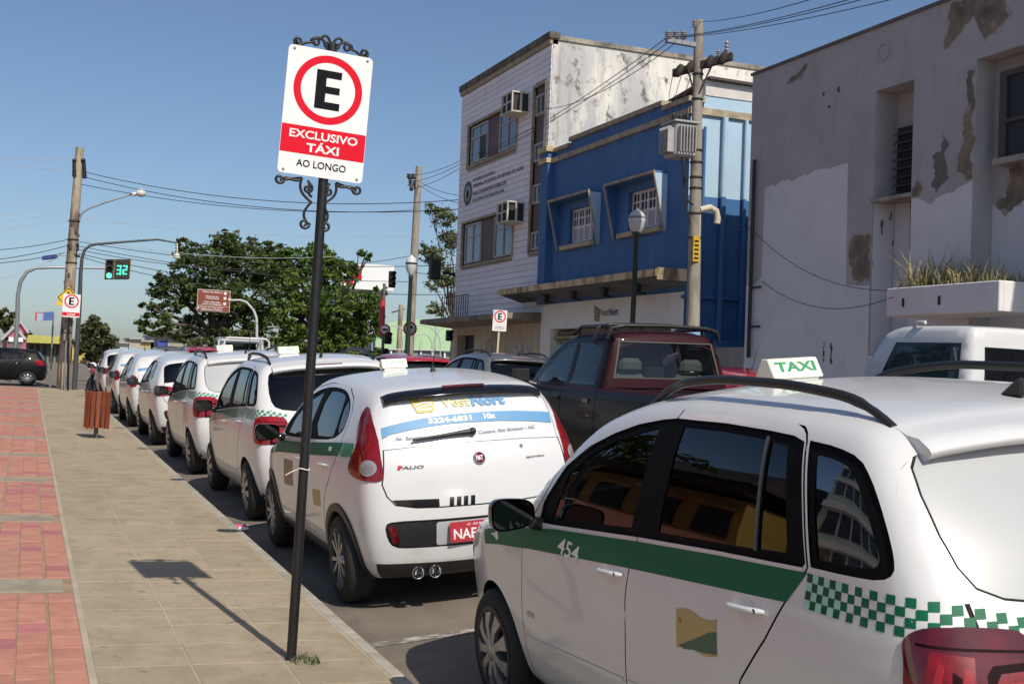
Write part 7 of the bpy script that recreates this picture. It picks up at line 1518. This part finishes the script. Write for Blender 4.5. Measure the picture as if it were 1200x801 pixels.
b.box(tr_.x+w0, tr_.x+w1_, tr_.y+d0, tr_.y+d1, tr_.z+h0, tr_.z+h1); tb_ = b.build('transformer_tank', TRF, pole, .03)
b = MB()
for i in range(6): b.box(tr_.x-.14+.055*i, tr_.x-.125+.055*i, tr_.y-.30, tr_.y-.20, tr_.z-.24, tr_.z+.18)
for i in range(6): b.box(tr_.x-.30, tr_.x-.18, tr_.y-.15+.055*i, tr_.y-.135+.055*i, tr_.z-.24, tr_.z+.18)
build_split(b, 'cooling_fin', TRF, tb_)
b = MB(); b.box(tr_.x-.22, tr_.x+.26, tr_.y-.24, tr_.y+.26, tr_.z+.255, tr_.z+.285); b.box(tr_.x+.2, tr_.x+.36, tr_.y-.03, tr_.y+.03, tr_.z+.05, tr_.z+.11); b.box(tr_.x+.2, tr_.x+.36, tr_.y-.03, tr_.y+.03, tr_.z-.22, tr_.z-.16); b.build('tank_lid', TRF, tb_)
for i in range(3): b = MB(); x = tr_.x-.12+.13*i; b.lathe([(.035, 0), (.045, .02), (.025, .05), (.045, .06), (.025, .09), (.04, .10), (.012, .15)], 10, (x, tr_.y, tr_.z+.28)); b.build('bushing', DARKI, tb_)
b = MB(); b.tube([tr_+Vector((.0, -.1, -.3)), R_(800, 200, -.05), R_(803, 225, -.05), R_(806, 250, -.1)], .012, 5); b.tube([tr_+Vector((.1, -.1, -.3)), R_(804, 205, -.1), R_(801, 235, -.1), R_(809, 262, -.1)], .010, 5)
for (x0, q0, x1, q1) in ((800, 205, 806, 212), (803, 219, 799, 230), (806, 235, 812, 240)): b.tube([R_(x0, q0, -.12), R_(x1, q1, -.1)], .016, 5)
b.tube([R_(786, 140), R_(784, 112), R_(788, 90, .3)], .006, 4); b.tube([R_(792, 140), R_(792, 110), R_(800, 84, .2)], .006, 4); b.tube([R_(799, 140), R_(802, 112), R_(812, 82, .1)], .006, 4); b.build('jumper_cable', WIRE, pole)
b = MB(); b.tube([R_(820, 246, -.05), R_(832, 243, -.05), R_(839, 247, -.05), R_(841, 256, -.05), R_(840, 262, -.05)], .055, 10); b.build('conduit_bend', mat('cream conduit', (.52, .46, .36), .6), pole); b = MB(); b.tube([R_(820, 250, -.08), R_(817, 384, -.08)], .018, 8); b.build('conduit', mat('cream conduit', (.52, .46, .36), .6), pole)
# pole and small things at the crossing
y5 = 43.0; pt2 = at(491, 195, y5); pm = at(479, 420, y5); d = pm-pt2; pb2 = pt2+d*((pt2.z-G*y5)/(-d.z))
pole3, po3 = pole_('utility_pole', [pb2, pb2.lerp(pt2, .5), pt2], [.19, .16, .12], CONC2, 'pale concrete power pole with a bracket of insulators, left of the office block', 'power pole', 'power poles')
b = MB(); q = lambda px, py: at(px, py, y5)-po3
for px, py in ((479, 206), (484, 206), (481, 213), (486, 214), (482, 221), (487, 220)): b.lathe([(.03, -.09), (.09, -.04), (.05, 0), (.09, .04), (.03, .09)], 8, q(px, py))
build_split(b, 'insulator', WOODD, pole3); b = MB(); b.tube([q(478, 209), q(490, 209)], .04, 6); b.tube([q(478, 217), q(489, 217)], .03, 6); build_split(b, 'bracket', WOODD, pole3)
y6 = 62; b0 = at(466, 430, y6); b0.z = G*y6; pole4, po4 = pole_('utility_pole', [b0, at(470, 357, y6)], [.16, .12], CONC, 'short brown pole far off between the trees and the green building', 'power pole', 'power poles')
b = MB(); b.tube([at(459, 366, y6)-po4, at(474, 362, y6)-po4], .04, 5); b.build('crossarm', WOODD, pole4)
ORD = ['topmost', 'second', 'third', 'fourth', 'fifth', 'sixth', 'seventh', 'eighth', 'lowest']; LABN = {}
def wire(a, c, sag, r=.012, m=WIRE, nm='overhead_cable', label=None, k=16):
    if label and label[0] == '@': label = label[1:]
    elif label: LABN[label] = LABN.get(label, -1)+1; label = ORD[LABN[label]]+' '+label; r *= .7
    a, c = Vector(a), Vector(c); b = MB(); b.tube([a.lerp(c, i/k)-Vector((0, 0, 4*sag*(i/k)*(1-i/k))) for i in range(k+1)], r, 5)
    o = b.build(nm, m); tag(o, label or 'black overhead cable strung between the poles above the street', 'cable', 'overhead cables'); return o
W1 = 'of the dark cables running from the corner power pole to the office block'
for (p, q_, s_) in (((97, 201), (540, 234), .5), ((97, 207), (540, 245), .5), ((95, 216), (490, 246), .4)): wire(at(*p, 43.4), at(q_[0], q_[1], 34.6) if q_[0] == 540 else at(*q_, 43.0), s_, .018, WIRE, label=W1)
W2 = 'of the pale thin cables crossing the street before the large trees'
for (p, q_, y_b, s_) in (((93, 256), (480, 277), 43, .2), ((94, 280), (400, 300), 46, .3)): wire(at(*p, 43.4), at(*q_, y_b), s_, .014, WIREL, label=W2)
W3 = 'of the dark low cables passing in front of the large trees'
for (p, q_, y_b, s_) in (((92, 283), (535, 310), 36, .35), ((91, 288), (480, 330), 43, .3), ((92, 297), (535, 345), 36, .4), ((92, 300), (440, 340), 40, .5), ((90, 292), (480, 300), 43, .6)): wire(at(*p, 43.4), at(*q_, y_b), s_, .017, WIRE, label=W3)
W4 = 'of the cables leaving the corner power pole towards the left'
for (p, q_, m_) in (((88, 186), (-60, 178), WIREL), ((87, 198), (-60, 182), WIREL), ((80, 236), (-60, 258), WIREL), ((80, 246), (-60, 262), WIREL), ((80, 254), (-60, 272), WIREL), ((78, 281), (-60, 294), WIRE), ((78, 288), (-60, 308), WIRE), ((76, 296), (-60, 310), WIRE), ((68, 302), (-60, 340), WIREL)):
    wire(at(*p, 43.4), at(q_[0], q_[1], 40), .12, .013 if m_ is WIREL else .017, m_, label=W4)
W5 = 'of the cables from the office block corner to the tall grey pole'
for (p, ya, q_, dy) in (((548, 184), 34.5, (783, 43), 0), ((548, 188), 34.5, (792, 43), 0), ((640, 128), 28.0, (801, 43), 0)): wire(at(*p, ya), at(*q_, yp+dy), .25, .011, WIRE, label=W5)
W6 = 'of the cables rising from the tall grey pole past the top edge'
for (q_, c_) in (((801, 44), (1075, -8)), ((792, 44), (1045, -10)), ((783, 44), (1015, -6)), ((819, 26), (980, -10))): wire(at(*q_, yp), at(*c_, 9.0), .06, .0075, WIRE, label=W6)
W7 = 'of the cables between the crossing pole and the office block corner'
for (p, q_) in (((480, 206), (548, 184)), ((481, 213), (548, 187)), ((483, 221), (548, 191)), ((490, 212), (548, 230)), ((490, 216), (548, 240))): wire(at(*p, 43), at(*q_, 34.5), .12, .013, WIRE, label=W7)
wire(at(882, 270, 18.3), at(1050, 340, 13.4), .3, .006, WIRE, 'overhead_cable', '@thin slack cable hanging across the white patch of the grey building'); wire(at(884, 322, 18.3), at(1046, 348, 13.4), .35, .006, WIRE, 'overhead_cable', '@lower slack cable looping across the grey building wall to the planter')
wire(at(835, 244, 17.1), at(880, 268, 18.4), .05, .008, WIRE, 'overhead_cable', '@short cable from the pole conduit to the grey building corner')
wire(at(482, 318, 43), at(545, 318, 34.6), .1, .012, WIRE, 'overhead_cable', '@low cable from the crossing pole to the hung traffic light')
# ---------------------------------------------------------------- trees
BARK = mat('grey brown bark', (.11, .09, .07), .9, var=.4, vscale=8, bump=.5, bscale=20)
def leafmat(name, c1, c2):
    m = mat(name, c1, .55, col2=c2, vscale=.9, ramp=(.35, .65), spec=.35)
    nt = m.node_tree; p = nt.nodes['Principled BSDF']; tr = nt.nodes.new('ShaderNodeBsdfTranslucent'); mx = nt.nodes.new('ShaderNodeMixShader'); mx.inputs[0].default_value = .28
    src = p.inputs['Base Color'].links[0].from_socket; nt.links.new(src, tr.inputs[0]); out = nt.nodes['Material Output']; nt.links.new(p.outputs[0], mx.inputs[1]); nt.links.new(tr.outputs[0], mx.inputs[2]); nt.links.new(mx.outputs[0], out.inputs[0]); return m
LF1 = leafmat('deep green foliage', (.06, .105, .025), (.12, .15, .045)); LF2 = leafmat('fresh green foliage', (.075, .15, .022), (.15, .21, .04)); LF4 = leafmat('pale olive foliage', (.13, .16, .055), (.19, .20, .08)); LF3 = leafmat('olive foliage', (.085, .10, .035), (.13, .13, .06))
def tree(base, blobs, nleaf, ls, m, label, name='tree', trunk=.22, cat='tree', trunk_h=2.0, seed=1, group=None, clump=.34, down=.15):
    """trunk with limbs into each blob (offset x,y,z,radius); crown of many small leaf faces gathered in clumps"""
    rg = np.random.default_rng(seed); e = empty(name, base, (0, 0, 0), label, cat, group); t = MB(); top = Vector((rg.uniform(-.15, .15), 0, trunk_h)); t.tube([(0, 0, -.2), (0, 0, trunk_h*.4), top], [trunk*1.25, trunk, trunk*.8], 9)
    leaves = MB(); tot = sum(bl[3]**2 for bl in blobs); V = []; F = []
    for bl in blobs:
        c = Vector(bl[:3]); mid = top.lerp(c, .5)+Vector((rg.uniform(-.3, .3), rg.uniform(-.3, .3), .2)); t.tube([top-Vector((0, 0, .2)), mid, c], [trunk*.55, trunk*.32, trunk*.12], 6)
        for k in range(4): q = c+Vector(rg.normal(0, .45, 3))*bl[3]; t.tube([mid.lerp(c, .5), q], [trunk*.16, trunk*.05], 4)
        n = int(nleaf*bl[3]**2/tot); nc = max(6, int(n/26))
        for ci in range(nc):
            u = rg.normal(size=3); u /= np.linalg.norm(u); cc_ = np.array(c)+u*bl[3]*(rg.uniform(.35, 1.0)**.6)*np.array([1, 1, .82]); cr = clump*bl[3]*rg.uniform(.35, .8)
            P_ = cc_+rg.normal(0, .5, (26, 3))*cr*np.array([1, 1, .6])
            for p in P_:
                nr = rg.normal(size=3)*.8+np.array([0, 0, 1.0])+u*.3; nr /= np.linalg.norm(nr); a = np.cross(nr, rg.normal(size=3)); a /= max(np.linalg.norm(a), 1e-6); b_ = np.cross(nr, a); s_ = ls*rg.uniform(.6, 1.3)
                k = len(V); V += [p-a*s_, p+b_*s_*.42-a*.1*s_, p+a*s_-nr*s_*down, p-b_*s_*.42-a*.1*s_]; F.append((k, k+1, k+2, k+3))
    leaves.v = [tuple(map(float, v)) for v in V]; leaves.f = F; leaves.sm = [False]*len(F); leaves.mi = [0]*len(F)
    t.build('trunk', BARK, e); leaves.build('crown', m, e); return e
def tb(px, y, py=None): p = at(px, 420, y); p.z = G*y-.03; return p
def blob_px(base, y, L):   # crown lobes given by their position in the photograph at the tree's own distance
    out = []
    for px, py, rpx, dy in L: p = at(px, py, y+dy)-base; out.append((p.x, p.y, p.z, rpx*(y+dy)*1.03/CAM_F))
    return out
y = 57.0; b0 = tb(252, y)
tree(b0, blob_px(b0, y, [(262, 300, 28, 0), (230, 318, 30, -.5), (290, 312, 32, .6), (205, 345, 26, 0), (182, 378, 20, -1), (250, 345, 34, -.5), (300, 350, 34, 1), (222, 292, 18, 1), (322, 322, 28, 1.5), (275, 378, 28, 1), (268, 284, 18, .5), (190, 330, 14, -.6), (320, 385, 26, 1), (232, 382, 22, 1.5), (226, 400, 16, -.5), (258, 398, 20, -.8), (288, 402, 18, -.4), (176, 362, 13, -.8), (210, 388, 14, 0), (316, 302, 24, 1), (300, 290, 16, .5)]), 26000, .125, LF1, 'large dark green leafy tree behind the brown tourist board', 'tree', .24, trunk_h=2.2, seed=3)
y = 49.0; b0 = tb(392, y)
tree(b0, blob_px(b0, y, [(378, 312, 24, 0), (352, 332, 26, 0), (392, 325, 27, .5), (345, 370, 30, 0), (392, 362, 34, -.8), (425, 357, 22, -.4), (428, 385, 26, -.5), (365, 400, 28, -.6), (405, 402, 28, -.8), (330, 315, 22, 1.5), (342, 306, 22, .5), (372, 299, 18, .4), (428, 300, 10, .5), (408, 312, 12, .2), (436, 343, 10, .2), (452, 341, 6, .2), (440, 420, 16, 0), (340, 405, 22, 0)]), 26000, .105, LF2, 'large fresh green tree right of the sign post, in front of the white hoarding', 'tree', .24, trunk_h=1.5, seed=4)
y = 44.5; b0 = tb(528, y)
tree(b0, blob_px(b0, y, [(520, 255, 15, 0), (530, 280, 15, .4), (512, 300, 14, 0), (524, 325, 15, .2), (508, 332, 10, -.4), (535, 350, 12, .4), (505, 245, 8, 0), (495, 292, 8, -.2), (512, 362, 10, 0)]), 5200, .075, LF4, 'thin sparse tree behind the left edge of the office block', 'tree', .075, trunk_h=3.0, seed=5, clump=.85)
y = 100.0; b0 = tb(112, y)
tree(b0, blob_px(b0, y, [(112, 392, 16, 0), (100, 405, 13, 0), (125, 402, 13, 0), (113, 378, 10, 0), (104, 386, 9, 1), (122, 386, 9, 1), (113, 412, 15, 0)]), 4200, .24, LF3, 'rounded olive green tree far up the road right of the corner poles', 'tree', .25, trunk_h=1.5, seed=6)
y = 110.0; b0 = tb(6, y)
tree(b0, blob_px(b0, y, [(6, 372, 11, 0), (-6, 380, 12, 0), (13, 384, 8, 0), (34, 392, 7, 4)]), 2000, .26, LF3, 'olive tree behind the pink house at the left edge', 'tree', .25, trunk_h=2.0, seed=7)
# ---------------------------------------------------------------- beyond the crossing
def bx_px(name, x0, x1, ytop, ybot, y, depth, m, parent=None, root=None):
    a = at(x0, ybot, y); c = at(x1, ybot, y); zt = at((x0+x1)/2, ytop, y).z; zb = min(a.z, G*y-.1) if ybot > 405 else a.z; mb = MB(); mb.box(a.x, c.x, y, y+depth, zb, zt)
    return mb, (a.x, c.x, zb, zt)
PINK = mat('pink house paint', (.52, .13, .22), .8, var=.2, vscale=2); GREENB = mat('pale green wall', (.42, .62, .36), .8, var=.12, vscale=1)
def part_px(root, name, x0, x1, yt, yb_, y, dep, m):
    mb, i = bx_px(name, x0, x1, yt, yb_, y, dep, m); o = mb.build(name, m, root); o.location = -root.location; return o
h = empty('pink_house', at(18, 412, 92), (0, 0, 0), 'small pink gabled house at the far left beyond the black car', 'house')
part_px(h, 'wall', 2, 30, 396, 416, 92, 6, PINK)
for (x0, x1, xm, yt, yb_, yy) in ((2, 30, 17, 383, 398, 92), (14, 33, 24, 377, 390, 96)):
    a, c_, e_ = at(x0, yb_, yy), at(x1, yb_, yy), at(xm, yt, yy); mb = MB(); mb.prism([(a.x, a.z), (c_.x, c_.z), (e_.x, e_.z)], (0, yy, 0), (1, 0, 0), (0, 0, 1), (0, 6, 0)); o = mb.build('gable', PINK, h); o.location = -h.location
    mb = MB()
    for s_, t_ in ((a, e_), (e_, c_)): mb.tube([Vector((s_.x, yy-.1, s_.z)), Vector((t_.x, yy-.1, t_.z))], .12, 5)
    o = mb.build('gable_trim', FRAMEW, h); o.location = -h.location
part_px(h, 'doorway', 10, 25, 401, 412, 91.9, .2, mat('grey shop inside', (.15, .13, .13), .8)); part_px(h, 'window', 3, 8, 398, 410, 91.9, .2, BLACKG); part_px(h, 'shop_sign', 10, 27, 395, 400, 91.8, .2, SIGNW)
g = empty('low_yellow_building', at(60, 412, 100), (0, 0, 0), 'long low building with yellow green fascia far left beyond the black car', 'building')
part_px(g, 'fascia', 29, 72, 393, 401, 100, 10, mat('yellow green fascia', (.52, .50, .12), .8, var=.2, vscale=2)); part_px(g, 'wall', 29, 72, 401, 425, 101, 9, mat('grey green wall', (.20, .21, .15), .85)); part_px(g, 'annex', 84, 104, 406, 425, 104, 9, mat('yellow annex', (.58, .46, .14), .8))
for i, px in enumerate((34, 42, 50, 58, 66)): part_px(g, 'window', px, px+5, 404, 412, 100.9, .2, BLACKG)
wv = empty('far_white_house', at(130, 412, 130), (0, 0, 0), 'low pale house with a dark roof far up the road under the large tree', 'house'); part_px(wv, 'wall', 196, 216, 390, 412, 70, 8, mat('beige far wall', (.36, .32, .26), .85)); part_px(wv, 'roof', 190, 218, 386, 390, 69.5, 9, mat('dark far roof', (.12, .11, .10), .85)); part_px(wv, 'blue_shutter', 184, 195, 399, 410, 70, 1, mat('blue shutter', (.04, .08, .35), .6))
wr = empty('far_roof_row', at(160, 412, 140), (0, 0, 0), 'row of low pale roofs on the skyline left of the large tree', 'building')
for (x0, x1, yt, m_) in ((140, 152, 402, 'Far pale wall'), (152, 166, 397, 'Far tan wall'), (166, 182, 400, 'Far ochre wall'), (176, 200, 394, 'Far grey wall')): part_px(wr, 'wall', x0, x1, yt, 420, 140, 8, mat(m_, {'Far pale wall': (.5, .5, .48), 'Far tan wall': (.4, .36, .3), 'Far ochre wall': (.42, .34, .16), 'Far grey wall': (.33, .34, .35)}[m_], .9)); part_px(wr, 'roof', x0-.6, x1+.6, yt-1.5, yt, 139.6, 9, mat('far tin roof', (.38, .36, .35), .7))
hb = empty('white_hoarding_building', at(430, 412, 70), (0, 0, 0), 'white topped building with a red emblem, half hidden by the fresh green tree', 'building')
part_px(hb, 'hoarding', 396, 461, 309, 337, 70, 1, SIGNW); part_px(hb, 'wall', 396, 446, 337, 440, 70.3, 8, mat('pale grey far wall', (.42, .42, .43), .85))
for (x0, x1, yt, yb_) in ((408, 424, 316, 330),): part_px(hb, 'red_emblem', x0, x1, 322, 326, 69.9, .1, SIGNR); part_px(hb, 'red_emblem', 416, 424, 313, 321, 69.9, .1, SIGNR); part_px(hb, 'red_emblem', 406, 414, 326, 332, 69.9, .1, SIGNR)
for i in range(4):
    for j in range(3): part_px(hb, 'window', 424+i*5.5, 428.6+i*5.5, 345+j*9, 352.5+j*9, 70.2, .15, WGLASS)
part_px(hb, 'red_column', 444.5, 448, 345, 440, 69.8, .3, SIGNR)
gn = empty('green_building', at(490, 412, 66), (0, 0, 0), 'long pale green building behind white arched railings at the crossing', 'building')
mb = MB(); a, c_ = at(440, 400, 66), at(545, 400, 66); zt = at(490, 384, 66).z
V = [(a.x+(c_.x-a.x)*t, 66, zt+.5*math.sin(PI*t)) for t in np.linspace(0, 1, 12)]; mb.add([(p[0], p[1], zt-1.3) for p in V]+V, [(i, i+1, 13+i, 12+i) for i in range(11)]); o = mb.build('roof', GREENB, gn); o.location = -gn.location
part_px(gn, 'wall', 440, 545, 400, 425, 66.3, 8, mat('grey shop wall', (.28, .32, .31), .8))
for px in (457, 478, 492, 506, 520): part_px(gn, 'column', px, px+2, 398, 424, 66.1, .2, SIGNW)
for px in (462, 482, 495, 509): part_px(gn, 'shop_window', px, px+9, 404, 416, 66.15, .1, mat('grey glass front', (.12, .15, .18), .2))
ar_ = empty('arched_railing', at(505, 425, 52), (0, 0, 0), 'white iron arches of a plaza railing across the side street', 'railing')
def arc(cx, cy, r, a0=0, a1=PI, y=52, n=20): return [at(cx+r*math.cos(t), cy-r*math.sin(t), y)-ar_.location for t in np.linspace(a0, a1, n)]
IRN = mat('pale painted iron', (.48, .50, .50), .5)
for c_ in ((494, 425, 22), (530, 425, 22), (494, 425, 12), (458, 425, 22)): b = MB(); b.tube([at(c_[0]+c_[2], 440, 52)-ar_.location]+arc(c_[0], c_[1]-22, c_[2])+[at(c_[0]-c_[2], 440, 52)-ar_.location], .028, 6); b.build('arch', IRN, ar_)
for c_ in ((495, 372, 22), (530, 372, 22)): b = MB(); b.tube(arc(c_[0], c_[1], c_[2], .1, PI-.1, 54), .022, 6); b.build('arch', IRN, ar_)
b = MB(); b.tube([at(440, 409, 52)-ar_.location, at(545, 411, 52)-ar_.location], .035, 6); b.tube([at(512, 348, 54)-ar_.location, at(510, 410, 54)-ar_.location], .03, 6); b.build('rail', IRN, ar_)
# ---------------------------------------------------------------- the near side of the street, behind and beside the photographer (seen in the car's paint and glass)
yb_ = empty('yellow_building', (-13, 32, 0), (0, 0, 0), 'yellow two storey building with dark roof on the plaza side', 'building')
YW = mat('yellow wall paint', (.58, .38, .09), .8, var=.15, vscale=1); mb = MB(); mb.box(-26, -13, 25, 48, -.3, 4.6); P(mb, 'wall', YW, yb_); mb = MB(); mb.box(-13.6, -12.0, 24.5, 48.5, 4.9, 5.5); mb.hexa([(-26, 24, 5.5), (-11.9, 24, 5.5), (-11.9, 47, 5.5), (-26, 47, 5.5), (-22, 27, 8), (-17, 27, 8), (-17, 44, 8), (-22, 44, 8)]); P(mb, 'roof', mat('dark tiled roof', (.07, .055, .05), .8), yb_)
for i in range(7): mb = MB(); mb.box(-12.98, -12.9, 26+3.1*i, 28+3.1*i, 1.0, 3.6); P(mb, 'window', BLACKG, yb_); mb = MB(); mb.box(-12.97, -12.6, 25.8+3.1*i, 28.2+3.1*i, 3.7, 4.0); P(mb, 'window_hood', YW, yb_)
pg = empty('pale_green_block', (-16, 12, 0), (0, 0, 0), 'pale green multi storey block with bands of windows on the plaza side', 'building')
mb = MB(); mb.box(-30, -16, 8, 24, -.3, 13); P(mb, 'wall', mat('pale mint wall', (.50, .62, .53), .8), pg)
for j in range(4):
    mb = MB(); mb.box(-16.25, -15.9, 8, 24, 1.0+3*j+2.1, 1.0+3*j+2.5); P(mb, 'floor_band', SIGNW, pg)
    for i in range(8): mb = MB(); mb.box(-16.06, -15.98, 8.3+1.95*i, 9.9+1.95*i, 1.2+3*j, 2.9+3*j); P(mb, 'window', WGLASS, pg)
b0 = Vector((-8.5, 27, G*27-.1)); tree(b0, [(0, 0, 6.2, 1.8), (1.2, 1, 5.6, 1.5), (-1.1, -1, 5.5, 1.5), (.4, -1.6, 6.4, 1.3), (-.3, 1.8, 6.6, 1.4)], 2500, .22, LF1, 'leafy plaza tree on the left of the street before the yellow building', 'tree', .22, trunk_h=3.5, seed=9)
